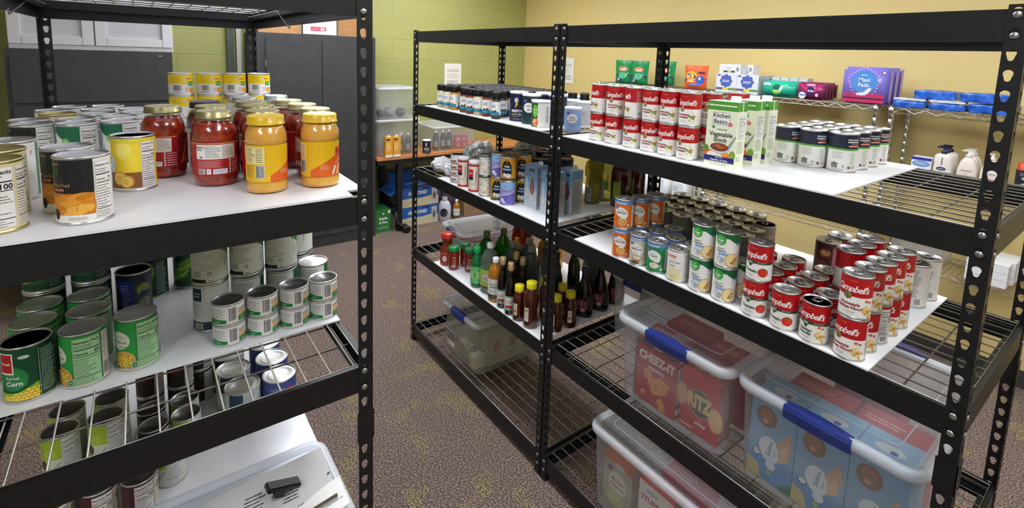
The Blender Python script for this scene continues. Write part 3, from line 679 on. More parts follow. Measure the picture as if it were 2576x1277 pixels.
def fn(A, W, h):
    base(A, W, h, M('#d7dac8')); A.rect(-44, h * .5, 4, h - 5, M('#a5c236')); A.ell(-20, h * .62, 14, 12, M('#b9cf52')); A.ell(-34, h * .38, 9, 12, M('#5e4a3c')); A.ell(-30, h * .2, 6, 9, M('#7c6a58')); A.nutri(4, 8, 42, h - 8, M('#e4e5e0'), '110'); A.poly([(-24, h * .2), (2, h * .46), (2, h * .4), (-24, h * .14)], M('#aab0ac'))
can('lime_label_can', .0365, .108, fn)
def fn(A, W, h):
    base(A, W, h, M('#2d2a28')); A.ell(-14, h * .55, 17, 24, M('#3c1f18'))
    for i in range(40):
        a = i * 2.4; q = 2 + i * .38; A.ell(-14 + q * math.cos(a), h * .55 + q * 1.3 * math.sin(a), 2.4, 1.6, M(('#7a4a3a', '#925c4a', '#5f3529')[i % 3]), 8, rot=a)
    A.nutri(10, 8, 40, h - 8, M('#d9d9d6'), '110')
can('bean_can', .0345, .108, fn)
def fn(A, W, h):
    base(A, W, h, M('#3d4f8e')); A.rect(-30, 8, 14, h * .8, M('#6f7fb8')); A.rect(-27, h * .2, 11, h * .74, M('#44569a')); A.lines(-24, h * .3, 8, h * .7, 6, M('#c5cdea'), .4); A.ell(27, h * .72, 9, 9, M('#c4281e', .3)); A.rect(14, 8, 17, h - 8, M('#2a3870'))
can('blue_sauce_can', .049, .115, fn, lid='ring')
def fn(A, W, h):
    base(A, W, h, M('#cfd4d0')); A.rect(-40, h * .52, 0, h - 5, M('#17405a')); A.text('Vegetable', -18, h * .64, 7, CREAMW, .02, wmax=30); A.lines(4, 12, 46, h - 12, 12, M('#8a8f90'), .3)
can('white_large_can', .049, .115, fn, lid='ring')
def fn(A, W, h):
    base(A, W, h, M('#4a1c22')); A.nutri(-8, 7, 32, h - 8, M('#e9e4de'), '160'); A.rect(33, 7, 58, h - 8, M('#d9cfb8')); A.ell(46, h * .7, 7, 9, M('#a0905e')); A.text('OZ', 46, h * .35, 6, Ink, .02)
can('maroon_bean_can', .0365, .108, fn)
# -------- middle rack cans
def fn(A, W, h):
    base(A, W, h, M('#d99a1c')); A.rect(-W, 4.6, W, h * .12, M('#3a3a1c')); A.ell(0, h * .52, 23, h * .37, M('#16171b')); A.rect(-23, h * .3, 23, h * .52, M('#16171b')); A.ell(0, h * .86, 5.5, 6, M('#16171b')); A.ell(0, h * .85, 3.6, 4, M('#c9962c'))
    A.text('THAI', 0, h * .74, 3.5, M('#d9a93c'), .01); A.text('Asia', 0, h * .64, 14, CREAMW, .02, .2); A.rect(-19, h * .47, 19, h * .54, M('#2c9fd8')); A.text('COCONUT MILK', 0, h * .505, 4.6, CREAMW, .02, wmax=34)
    A.ell(-11, h * .27, 9, 11, M('#6e5140')); A.ell(-9, h * .27, 7, 9, M('#efece6')); A.ell(8, h * .24, 14, 11, M('#6e5140')); A.ell(8, h * .25, 12.5, 9.5, M('#f4f2ee')); A.ell(8, h * .26, 8, 5.5, M('#dcdad6')); A.rect(W * .5, 8, W * .95, h - 10, M('#e6b64a')); A.lines(W * .53, 12, W * .9, h - 14, 14, K, .3)
can('asia_coconut_can', .035, .107, fn)
def fn(A, W, h):
    base(A, W, h, M('#6d63b8')); A.rect(-W, h * .70, W, h - 4.6, M('#8fc0ea')); A.poly([(-40, h * .7), (40, h * .7), (40, h * .55), (-40, h * .35)], M('#9fa0dc')); A.poly([(-44, h * .30), (44, h * .56), (44, h * .62), (-44, h * .38)], M('#b9b5e6'))
    A.text('Asian', -4, h * .82, 8.5, M('#27335f'), .0, .3); A.text('COCONUT MILK', 0, h * .60, 8.5, M('#d8434a'), .02, wmax=46); A.text('Lait de Coco', 0, h * .47, 5.5, CREAMW, .0, .3); A.ell(-20, h * .22, 10, 9, M('#f0eef4')); A.ell(-10, h * .14, 8, 6, M('#dbd9ea')); A.rect(W * .42, 8, W * .7, h - 10, M('#e6e4ee')); A.lines(W * .44, 12, W * .68, h - 14, 14, K, .3)
can('lavender_coconut_can', .035, .107, fn)
def fn(A, W, h):
    base(A, W, h, M('#f1efe2'))
    rn = random.Random(3)
    for i in range(46): A.ell(rn.uniform(-42, 24), rn.uniform(10, h - 8), 3.1, 1.4, M(rn.choice(('#2f6a4a', '#c98b2c', '#3c7a7a', '#7fa23c', '#d8a93c', '#6c5a3a'))), 8, rot=rn.uniform(.3, 1.4))
    A.rect(24, 7, 52, h - 7, M('#e4e3da')); A.lines(26, 11, 50, h - 10, 14, K, .35); A.rect(-W, h - 8, W, h - 4.6, M('#2a4a44'))
can('leaf_pattern_can', .0315, .097, fn, tin=TINDARK)
def fn(A, W, h):
    base(A, W, h, M('#f2f2f4')); rn = random.Random(9)
    for j in range(4):
        y = 12 + j * (h - 20) / 4; A.rect(-W, y - 6, W, y - 3, M('#3a56b0')); A.ell(-16, y + 8, 13, 4.5, M('#d8742c')); A.ell(-16, y + 5.5, 14, 3, M('#a64a1c')); A.ell(14, y + 8, 9, 3.5, M('#c22f3c')); A.text('crust', 14, y + 8, 5, CREAMW, .02); A.ell(40, y + 6, 12, 4.5, M('#d8742c')); A.ell(-44, y + 6, 12, 4.5, M('#3a56b0'))
can('shortening_can', .034, .147, fn)
# ================================================================ prototypes: jars, bottles, boxes, bins
def jar(kind, prof, stuff, lidp, lidm, lab, fn, n=32, lidname='lid'):
    g = G(); g.lathe([(max(0, r - .0016), z + (.0015 if i == 0 else 0)) for i, (r, z) in enumerate(prof[:-1])] + [(0, prof[-2][1])], stuff, n)
    P = [('contents', g.mesh('contents'), None, None)]
    g = G(); g.lathe(prof, GLASS, n); P.append(('glass', g.mesh('glass'), None, None))
    g = G(); g.lathe(lidp, lidm, n); P.append((lidname, g.mesh(lidname), None, None))
    if fn:
        R = lab[0]; A = Art(); fn(A, PI * R * 1000, lab[2] - lab[1]); g = G(); g.art(A, cyl_fn(R, lab[1] * .001), step=2 * PI * R * 1000 / n); P.append(('paper_label', g.mesh('paper_label'), None, None))
    PROTO[kind] = P
SAUCE = noisy('tomato_sauce', ['#6e1408', '#93230e', '#a83418'], 70, .25, coat=.5)
QUESO = noisy('cheese_sauce', ['#e6a238', '#eeb24c'], 40, .3, coat=.5)
GOLDL = M('#a8a070', .34, .8); YLID = M('#e2b90c', .35, 0, .2)
def screwlid(r, z0, z1): return [(r, z0), (r, z0 + .003), (r - .0012, z0 + .004), (r - .0012, z1 - .0025), (r - .003, z1), (r - .005, z1 - .0004), (r - .007, z1 - .0014), (0, z1 - .0014)]
JP = [(.034, 0), (.0395, .002), (.0415, .008), (.0418, .016), (.0412, .05), (.0418, .09), (.0415, .104), (.0395, .116), (.0345, .126), (.0318, .131), (.0318, .1425)]
def fn(A, W, h):
    rd = M('#a3121a', .4); A.rect(-W, 0, W, h, rd); A.rect(-W, h - 3, W, h - 1.5, M('#d8b06a')); wb = PAPER
    A.rect(-42, h * .50, 34, h * .93, wb); A.text('Nutrition', -34, h * .86, 5, K, .03); A.text('Facts', -35, h * .79, 5, K, .03); A.text('60', -32, h * .56, 6, K, .03); A.lines(-24, h * .53, 4, h * .90, 8, Ink, .3); A.lines(7, h * .53, 32, h * .90, 8, Ink, .3)
    A.lines(-40, h * .24, 12, h * .47, 6, M('#e7bfb6'), .3); A.bars(-38, h * .06, -26, h * .2); A.rect(-22, h * .05, -14, h * .21, wb); A.recycle(-18, h * .14, 3); A.rect(-10, h * .05, 16, h * .2, M('#dfe6f2')); A.lines(-8, h * .08, 14, h * .18, 3, M('#4a5a9a'), .35)
    for k in range(6): A.ell(21, h * (.08 + .075 * k), 1.8, 1.8, wb); A.lines(25, h * (.055 + .075 * k), 44, h * (.10 + .075 * k), 1, M('#f0d8d0'), .5, .2)
    A.rect(46, 0, 100, h, M('#6a1410')); A.poly([(52, 6), (56, 6), (72, h * .8), (69, h * .82)], M('#c9a06a')); A.ell(66, 12, 7, 8, M('#b9502a')); A.ell(78, 10, 6, 6, M('#a8321c')); A.ell(90, h * .6, 12, 10, M('#a02a1a'))
jar('pasta_sauce', JP, SAUCE, screwlid(.0338, .1385, .1535), GOLDL, (.0425, 24, 92), fn)
jar('tall_dark_jar', JP, noisy('dark_jam', ['#3a1a10', '#55281a'], 60, .3, coat=.4), screwlid(.0335, .138, .153), M('#1c1c1e', .4), (.0425, 24, 92), lambda A, W, h: A.rect(-W, 0, W, h, M('#d8d3c6')))
jar('alfredo_jar', [(r * .92, z) for r, z in JP], noisy('white_sauce', ['#e6dfca', '#f0ead8'], 30, .35), screwlid(.0312, .138, .153), M('#b9b9b4', .34, .8), (.0392, 24, 92), lambda A, W, h: (A.rect(-W, 0, W, h, M('#e3dfd0')), A.lines(-30, 5, 30, h - 5, 9, Gry, .3)))
QP = [(.033, 0), (.0385, .0025), (.0395, .009), (.0392, .019), (.0375, .022), (.0375, .098), (.0392, .101), (.0396, .11), (.0375, .121), (.0335, .129), (.032, .133), (.032, .141)]
def ragu(turn):
    def fn(A, W, h):
        y = M('#e9b80e', .42); o = M('#dd5f12', .42); A.rect(-W, 0, W, h, y); t = turn
        A.poly([(t + 6, 0), (t + 90, 0), (t + 90, h * .95), (t + 60, h * .6), (t + 6, h * .18)], o)
        A.rect(t - 44, h * .50, t - 4, h * .95, M('#f2e3a0')); A.lines(t - 42, h * .53, t - 22, h * .93, 8, K, .3); A.lines(t - 20, h * .53, t - 6, h * .93, 8, K, .3); A.lines(t - 44, h * .12, t - 24, h * .46, 9, M('#6b5a10'), .35); A.bars(t - 20, h * .12, t - 5, h * .45)
        A.text('RAGU', t + 86, h * .72, 19, M('#b8141c'), .04, wmax=52); A.text('Double Cheddar', t + 76, h * .46, 5, CREAMW, .02, .2, rot=.35); A.lines(t + 26, h * .2, t + 46, h * .34, 4, M('#f5c79a'), .4)
        A.poly([(t + 50, 3), (t + 57, h * .3), (t + 62, h * .28), (t + 55, 3)], PAPER); A.poly([(t + 62, 3), (t + 70, h * .35), (t + 75, h * .3), (t + 68, 3)], M('#f0d9a0'))
    return fn
for kd, t in (('queso_jar', 0), ('queso_jar_turned', -26)):
    jar(kd, QP, QUESO, [(.0352, .1355), (.0352, .1375), (.0335, .1385), (.0335, .1500), (.032, .1525), (.030, .1518), (0, .1518)], YLID, (.0379, 24, 97), ragu(t))
# spices
TEAL = M('#1d7f9c', .4)
for kd, col in (('pepper', '#7a2f1c'), ('garlic', '#d9c79a'), ('mustard', '#c98a2a'), ('blackpepper', '#3c302a')):
    def fn(A, W, h, col=col):
        A.rect(-W, 0, W, h, PAPER); A.rect(-W, 0, W, h * .24, TEAL); A.poly([(-18, h * .24), (-8, h * .40), (-1, h * .30), (7, h * .42), (16, h * .24)], M(col)); A.text('Great Value', -3, h * .9, 3.6, M('#45506a'), .0); A.text({'#7a2f1c': 'CAYENNE', '#d9c79a': 'GARLIC', '#c98a2a': 'DRY MUSTARD', '#3c302a': 'BLACK'}[col], -3, h * .74, 6.8, M('#2b5f92'), .03, wmax=24)
        A.text('PEPPER' if col in ('#7a2f1c', '#3c302a') else 'POWDER', -3, h * .62, 6.8, M('#2b5f92'), .03, wmax=24); A.text('NET WT', -6, h * .11, 3.6, PAPER, .01); A.rect(26, 2, 44, h - 4, PAPER); A.lines(27, h * .3, 42, h - 8, 10, Gry, .35)
    g = G(); g.lathe([(.0185, .001), (.021, .004), (.021, .084), (.018, .09), (0, .09)], noisy('spice_' + kd, [col, col], 90, .7), 24); P = [('contents', g.mesh('contents'), None, None)]
    g = G(); g.lathe([(.019, 0), (.022, .002), (.0224, .01), (.0224, .083), (.019, .091), (.0185, .094)], GLASS, 24); P.append(('glass', g.mesh('glass'), None, None))
    g = G(); g.lathe([(.021, .092), (.0217, .094), (.0217, .119), (.0205, .122), (0, .1215)], M('#101012', .38), 24); P.append(('cap', g.mesh('cap'), None, None))
    A = Art(); fn(A, PI * 22.6, 62); g = G(); g.art(A, cyl_fn(.0227, .017), step=5.8); P.append(('paper_label', g.mesh('paper_label'), None, None)); PROTO['spice_' + kd] = P
def canister(kind, r, h, lidm, fn, lidh=.006, n=36, over=.0008):
    g = G(); g.lathe([(r - .0015, 0), (r, .0015), (r, h - lidh), (0, h - lidh)], PAPER, n); P = [('canister_body', g.mesh('canister_body'), None, None)]
    g = G(); g.lathe([(r + over, h - lidh - .004), (r + over + .0004, h - lidh), (r + over, h - .0015), (r - .001, h), (r - .0025, h - .0012), (0, h - .0012)], lidm, n); P.append(('lid', g.mesh('lid'), None, None))
    A = Art(); fn(A, PI * r * 1000, h * 1000); g = G(); g.art(A, cyl_fn(r + .0002), step=2 * PI * r * 1000 / n); P.append(('paper_label', g.mesh('paper_label'), None, None)); PROTO[kind] = P
WL = M('#f0f1f2', .4)
def fn(A, W, h):
    nv = M('#1a1c3c', .42); A.rect(-W, 3, W, h - 10, nv); A.text('MORTON', -2, h * .37, 15, CREAMW, .04, wmax=52); A.text('IODIZED', -14, h * .255, 10, M('#b9a83c'), .03, wmax=28); A.text('SALT', 15, h * .255, 10, CREAMW, .03, wmax=24)
    A.lines(-26, h * .17, 26, h * .20, 1, Gry, .5, 0); A.text('NET WT 26 OZ (737g)', 0, h * .1, 4, CREAMW, .01); A.ell(-6, h * .72, 9, 11, M('#c9c4d6')); A.poly([(-12, h * .45), (-6, h * .66), (2, h * .6)], M('#e8c21c')); A.ell(20, h * .5, 6, 6, M('#2b2e5a')); A.lines(15, h * .475, 25, h * .52, 2, Gry, .5)
canister('morton_salt', .040, .132, WL, fn)
def fn(A, W, h):
    A.rect(-W, 3, W, h - 9, M('#12262a', .42)); ln = M('#2e7a72')
    for cx_, cy_ in ((-30, 30), (22, 24), (0, 100), (46, 96)):
        for k in range(3, 9):
            R = k * 4.2
            for a in range(0, 24):
                t = a * PI / 12; x, y = cx_ + R * math.cos(t), cy_ + R * math.sin(t)
                if 5 < y < h - 11: A.add([[(x - 1.2, y - .35), (x + 1.2, y - .35), (x + 1.2, y + .35), (x - 1.2, y + .35)]], ln, False)
    A.ell(-8, h * .56, 25, 21, CREAMW); A.text('iodized', -8, h * .62, 11, M('#3c5a66'), .01, wmax=36); A.text('salt', -8, h * .5, 11, M('#24424c'), .03); A.ell(-26, h * .77, 8, 7, M('#3a55a8')); A.text('GV', -26, h * .77, 5, CREAMW, .02); A.rect(2, h * .79, 30, h * .85, CREAMW); A.text('26 oz', 16, h * .82, 4.5, NAVY, .01)
canister('iodized_salt', .040, .129, WL, fn)
def fn(A, W, h):
    A.rect(-W, 3, W, h - 9, PAPER); A.rect(-60, 3, -16, h - 11, M('#16452c')); A.ell(-28, h * .62, 14, 26, M('#6cc02f')); A.text('Parmesan', -28, h * .66, 7, CREAMW, .02, wmax=22); A.text('Style', -28, h * .56, 7, CREAMW, .02); A.ell(-26, h * .2, 15, 17, M('#d98a5c')); A.ell(-30, h * .24, 7, 6, M('#f0b98e')); A.ell(-20, h * .16, 6, 6, M('#c46a3c'))
    for k in range(12): A.rect(20, h * (.2 + .05 * k), 32, h * (.2 + .05 * k) + (1.2, 2.2, 1.6)[k % 3], K)
canister('grated_cheese', .0394, .110, WL, fn)
def fn(A, W, h):
    A.rect(-W, 2, W, h - 8, M('#88a9dc')); A.rect(-W, 2, W, 26, M('#9db9e4')); A.ell(-6, h * .56, 21, 19, PAPER); A.text('baking', -6, h * .61, 9, M('#3a4f86'), .02, wmax=30); A.text('powder', -6, h * .51, 9, M('#3a4f86'), .02, wmax=32); A.text('double acting', 0, h * .25, 5, M('#3a4f86'), .01); A.ell(-24, h * .76, 8, 6, M('#3a46a0')); A.text('GV', -24, h * .76, 5, CREAMW, .02); A.lines(14, h * .3, 34, h * .8, 9, M('#6f8cc0'), .4)
canister('baking_powder', .0335, .098, WL, fn)
canister('gray_canister', .034, .104, WL, lambda A, W, h: (A.rect(-W, 2, W, h - 8, M('#c9cbca')), A.ell(-34, h * .72, 11, 14, M('#5fae3a')), A.lines(-14, h * .4, 20, h * .62, 3, Gry, .4)))
canister('black_lid_canister', .036, .15, M('#18191c', .4), lambda A, W, h: (A.rect(-W, 2, W, h - 8, M('#2b3d5c')), A.rect(-30, h * .3, 26, h * .7, M('#a9bccb'))), .012)
def fn(A, W, h):
    A.rect(-W, 2, W, h - 8, M('#ece5d2')); rd = M('#c42a33'); A.rect(-W, h - 24, W, h - 12, rd); A.rect(-W, 2, W, 12, rd); A.rect(-34, h * .40, -6, h * .74, rd); A.rect(-34, h * .40, -6, h * .50, NAVY); A.text('Oats', -20, h * .62, 10, CREAMW, .02, .25, wmax=22); A.rect(20, 12, 27, h - 24, rd); A.text('OLD FASHIONED', 8, h * .53, 6, M('#7a2a2c'), .02, rot=PI / 2); A.ell(-2, h * .27, 6, 6, M('#cfc7b2')); A.ell(-20, h * .27, 5, 6, M('#d9d1bd'))
canister('oat_canister', .0298, .149, sheer('clear_white_lid', '#f6f6f6', '#f4f4f4', .3, .6), fn, .012, over=.0006)

# boxes with printed faces
def boxk(kind, w_, d, h, col, faces, bev=0.0, part='carton_body', extra=()):
    g = G(); g.box(-w_ / 2, w_ / 2, -d / 2, d / 2, 0, h, col, bev=bev); e = .0002
    F = {'f': plane_fn((0, -d / 2 - e, 0), (1, 0, 0), (0, 0, 1), (0, -1, 0)), 'r': plane_fn((w_ / 2 + e, 0, 0), (0, 1, 0), (0, 0, 1), (1, 0, 0)),
         'l': plane_fn((-w_ / 2 - e, 0, 0), (0, -1, 0), (0, 0, 1), (-1, 0, 0)), 't': plane_fn((0, 0, h + e), (1, 0, 0), (0, 1, 0), (0, 0, 1))}
    for k, fn in faces.items():
        A = Art(); W = (w_ if k in 'ft' else d) * 500; fn(A, W, h * 1000 if k != 't' else d * 500); g.art(A, F[k])
    PROTO[kind] = [(part, g.mesh(part), None, None)] + list(extra)
def cap_part(x, y, z, r, h, m, n=18, name='screw_cap', rot=None):
    g = G(); g.lathe([(r * 1.1, 0), (r * 1.1, .002), (r, .0025), (r, h - .001), (r - .001, h), (0, h)], m, n)
    for k in range(0): pass
    me = g.mesh(name); me.transform((rot and Matrix.Translation((x, y, z)) @ rot) or Matrix.Translation((x, y, z))); return (name, me, None, None)
def almond_f(A, W, h):
    A.rect(-W, 0, W, h, M('#ccd6dc')); A.rect(-W, h * .42, W, h, M('#a3c7e2')); A.rect(-W, h * .62, W, h, M('#8cb8dc')); A.rect(-W * .25, h * .86, W * .55, h * .92, M('#22242c')); A.text('KIRKLAND', W * .15, h * .89, 5, CREAMW, .02, wmax=28)
    A.text('ALMOND', -W * .60, h * .48, 21, CREAMW, .045, rot=PI / 2 - .0, wmax=h * .78); A.ell(W * .28, h * .50, 14, 33, M('#9c5230')); A.poly([(W * .28 - 10, h * .62), (W * .28 + 10, h * .62), (W * .28 + 1, h * .75)], M('#9c5230')); A.text('UNSWEETENED', W * .28, h * .5, 7, CREAMW, .01, rot=PI / 2)
    A.text('NON-DAIRY', W * .2, h * .14, 4, PAPER, .01); A.ell(W * .1, h * .22, 6, 7, PAPER)
boxk('almond_carton', .086, .060, .188, M('#a9c6da'), {'f': almond_f, 'r': lambda A, W, h: (A.rect(-W, 0, W, h, M('#c2c5c6')), A.rect(-W, h * .8, W, h, M('#7fa9c6')), A.lines(-W + 4, h * .08, W - 4, h * .76, 22, Ink, .28))}, extra=[cap_part(.012, .012, .188, .011, .014, M('#d5dde4', .4))])
DG = M('#34702a', .45); LY = M('#e9eed0', .45)
def kb_f(A, W, h):
    A.rect(-W, 0, W, h, LY); A.rect(-W, h * .86, W, h, M('#4b9a33')); A.lines(-W + 3, h * .92, W - 4, h * .95, 1, PAPER, .7, 0); A.rect(-W * .62, h * .64, W * .52, h * .83, M('#4a4f4a')); A.rect(-W * .60, h * .645, W * .50, h * .825, PAPER); A.text('Kitchen', -W * .05, h * .785, 17, M('#2c3340'), .02, wmax=46); A.text('Basics', -W * .08, h * .695, 17, M('#2c3340'), .02, wmax=38)
    A.ell(W * .55, h * .66, 7, 5.5, M('#c42a4a')); A.lines(W * .42, h * .64, W * .68, h * .68, 2, PAPER, .4); A.ell(-W * .52, h * .60, 5, 4, M('#4b9a33')); A.text('UNSALTED', W * .05, h * .57, 6, M('#2c3340'), .01); A.text('Vegetable', 0, h * .50, 17, M('#2c3340'), .02, wmax=72); A.text('Stock', 0, h * .415, 17, M('#2c3340'), .02, wmax=44)
    for x, y, rx, ry, c in ((-.8, .2, 12, 9, '#d9602a'), (-.5, .17, 15, 9, '#f0ead2'), (.6, .17, 13, 8, '#e0772a'), (.85, .2, 9, 12, '#7da23c'), (.1, .16, 14, 8, '#e8e2c8'), (.35, .2, 10, 8, '#e58a33'), (-.9, .26, 7, 10, '#5e8a2e')): A.ell(x * W, h * y, rx, ry, M(c))
    A.poly([(W * .5, h * .32), (W * .98, h * .5), (W * .98, h * .47), (W * .6, h * .28)], M('#8d9296')); A.ell(-W * .02, h * .28, 28, 13.5, M('#c9cdd0')); A.ell(-W * .02, h * .30, 26, 11.5, M('#6e2c1c')); A.ell(-W * .02, h * .31, 22, 8.5, M('#934428')); A.ell(-W * .1, h * .32, 9, 1.6, M('#c47f62')); A.ell(W * .08, h * .295, 10, 1.4, M('#c47f62'))
    A.rect(-W, h * .075, W, h * .155, M('#1d1d6e')); A.text('Made With', 0, h * .138, 4.5, CREAMW, .01); A.text('Vegetables & Herbs', 0, h * .10, 6.4, CREAMW, .02, wmax=64); A.text('NET WT 32 OZ (2 LB) 907g', 0, h * .035, 4, Ink, 0, wmax=44)
def kb_r(A, W, h): A.rect(-W, 0, W, h, LY); A.rect(-W, h * .86, W, h, M('#4b9a33')); A.rect(-2.5, h * .80, 2.5, h, PAPER); A.rect(-W + 8, h * .44, W - 8, h * .78, PAPER); A.nutri(-W + 8, h * .44, W - 8, h * .78, PAPER, '15'); A.lines(-W + 6, h * .22, W - 6, h * .41, 12, M('#4c5436'), .3); A.lines(-W + 6, h * .1, W * .3, h * .18, 4, M('#4c5436'), .3)
boxk('stock_carton', .087, .052, .182, LY, {'f': kb_f, 'r': kb_r}, extra=[cap_part(.018, .008, .182, .0135, .014, M('#f1f1f0', .4))])

# lathed bottles
def bottle(kind, prof, bm_, cap, lab=None, fn=None, n=26, sy=1.0, patch=None):
    g = G(); g.lathe(prof + [(0, prof[-1][1])], bm_, n, sy=sy); P = [('bottle_body', g.mesh('bottle_body'), None, None)]
    if cap:
        g = G(); r, z0, z1, m_ = cap; g.lathe([(r, z0), (r * 1.04, z0 + .001), (r, z0 + .004), (r, z1 - .001), (r - .0015, z1), (0, z1)], m_, 20); P.append(('cap', g.mesh('cap'), None, None))
    if fn:
        R, a, b_ = lab; A = Art(); W = PI * R * 1000; fn(A, W, b_ - a); f0 = cyl_fn(R, a * .001)
        ff = (lambda x, y, l: (lambda p: (p[0], p[1] * sy, p[2]))(f0(x, y, l))); g = G(); g.art(A, ff, step=2 * PI * R * 1000 / n); P.append(('paper_label', g.mesh('paper_label'), None, None))
    PROTO[kind] = P
GC = M('#118a4a', .35); REDS = noisy('red_paste', ['#7a1f10', '#8f2c18'], 60, .2, coat=.6)
bottle('red_cap_sauce', [(.034, 0), (.039, .004), (.039, .07), (.036, .082), (.030, .10), (.027, .118), (.028, .135), (.032, .15)], REDS, (.035, .150, .174, M('#c9281c', .3, 0, .3)), (.0394, 10, 72), lambda A, W, h: (A.rect(-W, 0, W, h, M('#a83a1c')), A.ell(-16, h * .5, 13, 16, PAPER), A.text('Salsa', -16, h * .55, 8, M('#a8281c'), .02), A.ell(16, h * .4, 14, 15, M('#7e1a10')), A.rect(-W, h - 5, W, h, M('#c9862c'))))
bottle('green_cap_paste', [(.026, 0), (.0285, .003), (.029, .02), (.029, .085), (.026, .097), (.0245, .10)], REDS, (.0285, .101, .1235, GC), (.0293, 14, 80), lambda A, W, h: (A.text('CHILI', 0, h * .84, 8, CREAMW, .02), A.ell(0, h * .5, 10, 14, M('#c98a7a')), A.ell(0, h * .5, 7, 10, M('#8a3a28')), A.lines(-14, h * .08, 14, h * .28, 3, CREAMW, .4), A.text('GARLIC', 0, h * .16, 6, CREAMW, .02)))
bottle('lime_bottle', [(.028, 0), (.0305, .003), (.031, .02), (.031, .115), (.028, .135), (.017, .155), (.014, .162), (.014, .172)], M('#0c6a36', .12, 0, .5), (.0165, .172, .1985, M('#12a054', .3)), (.0314, 22, 108), lambda A, W, h: (A.rect(-W, 0, W, h, M('#6fce7a')), A.rect(-W, h * .3, W, h * .7, M('#a5e29a')), A.text('LIME', -6, h * .5, 15, M('#1a8a3a'), .04, rot=PI / 2), A.rect(22, 4, 42, h - 4, PAPER), A.lines(24, 8, 40, h - 8, 12, K, .35)))
def vin(A, W, h): A.rect(-W, 0, W, h, M('#b8cf52')); A.rect(-W, 0, W, h * .1, M('#4a525e')); A.ell(0, h * .58, 24, 22, M('#3a5a30')); A.ell(0, h * .58, 22.5, 20.5, PAPER); A.text('DISTILLED', 0, h * .68, 6, K, .01); A.text('WHITE', 0, h * .58, 9, K, .03); A.text('VINEGAR', 0, h * .48, 8, K, .03); A.text('32 FL OZ', 0, h * .2, 5, M('#3a5a30'), .01)
bottle('vinegar_bottle', [(.041, 0), (.0445, .004), (.045, .03), (.0445, .12), (.0445, .15), (.040, .175), (.028, .198), (.016, .212), (.0145, .222)], CLEAR, (.0165, .218, .2425, M('#eef0f1', .4)), (.0452, 30, 120), vin)
def acv(A, W, h): A.rect(-W, 0, W, h, PAPER); A.rect(-W, 0, W, h * .18, M('#1c4a3a')); A.text('APPLE CIDER', 0, h * .72, 9, M('#3a3a34'), .03, wmax=44); A.text('VINEGAR', 0, h * .58, 10, M('#3a3a34'), .03, wmax=40); A.text('16 FL OZ', 0, h * .09, 5, CREAMW, .01); A.lines(-18, h * .3, 18, h * .42, 2, Gry, .3)
bottle('cider_vinegar_bottle', [(.033, 0), (.035, .004), (.0353, .03), (.035, .125), (.033, .145), (.024, .165), (.014, .178), (.013, .186)], M('#b06f1a', .1, 0, .6), (.0155, .182, .204, M('#f1f1f1', .4)), (.0356, 22, 112), acv)
def soy(A, W, h): A.rect(-W, 0, W, h, PAPER); A.rect(-W, h * .9, W, h, M('#6fae7a')); A.rect(-W, 0, W, h * .13, M('#7db98a')); A.text('LESS SODIUM', 0, h * .66, 4.5, K, .01, wmax=28); A.text('SOY SAUCE', 0, h * .54, 6, K, .02, wmax=28); A.ell(-8, h * .26, 6, 7, M('#b8283a')); A.ell(3, h * .28, 6, 7, M('#c93a4a')); A.ell(12, h * .24, 6, 7, M('#b8283a'))
bottle('soy_bottle', [(.021, 0), (.0225, .003), (.0228, .11), (.021, .13), (.013, .165), (.0105, .185), (.010, .205)], M('#120a08', .08, 0, .7), (.0135, .200, .2345, M('#c7a878', .3, .5)), (.0231, 22, 88), soy)
bottle('honey_bottle', [(.024, 0), (.0285, .004), (.029, .03), (.0262, .052), (.027, .066), (.0295, .082), (.0285, .098), (.0235, .112), (.020, .120), (.022, .128)], AMBER, (.0205, .128, .1535, M('#ddd21c', .35)), (.0298, 26, 84), lambda A, W, h: (A.rect(-24, 2, -6, h - 4, M('#e6dcc6')), A.ell(-15, h * .35, 6, 8, M('#c9622a')), A.text('Honey', -15, h * .75, 4.5, Ink, .02)))
bottle('big_honey_bottle', [(.028, 0), (.033, .004), (.034, .03), (.030, .06), (.030, .08), (.034, .105), (.033, .13), (.026, .148), (.021, .156), (.022, .17)], AMBER, (.0225, .168, .1945, M('#ddd21c', .35)), (.0345, 30, 96), lambda A, W, h: (A.rect(-30, 2, -9, h - 4, M('#e4e0c8')), A.ell(-19, h * .75, 7, 6, M('#8a9a5a')), A.text('Pure', -19, h * .5, 5, Ink, .02), A.text('Honey', -19, h * .35, 5, Ink, .02)))
bottle('syrup_bottle', [(.036, 0), (.0395, .004), (.041, .03), (.040, .08), (.030, .13), (.016, .17), (.013, .19), (.013, .205)], M('#120a0a', .1, 0, .6), (.0155, .203, .226, M('#17204a', .35)), (.0412, 24, 86), lambda A, W, h: (A.ell(-6, h * .5, 26, 30, M('#7a2433')), A.rect(-26, h * .48, 12, h * .86, M('#8f8088')), A.bars(-6, h * .12, 10, h * .3)), sy=.62)
bottle('dark_green_bottle', [(.026, 0), (.0285, .003), (.029, .13), (.027, .15), (.015, .19), (.0125, .205), (.0125, .24)], M('#0a2219', .08, 0, .6), (.0145, .235, .262, M('#12312c', .35)), (.0293, 30, 90), lambda A, W, h: A.rect(-30, 0, 20, h, M('#4a4a30')))
bottle('grey_cap_bottle', [(.040, 0), (.043, .004), (.043, .15), (.039, .18), (.026, .205), (.0145, .222)], sheer('dim_clear_bottle', '#b9c0ba', '#6d746e', .1, .4), (.0165, .218, .243, M('#7d8082', .45)), (.0432, 30, 110), lambda A, W, h: A.rect(-30, 0, 30, h, M('#3b4040')))
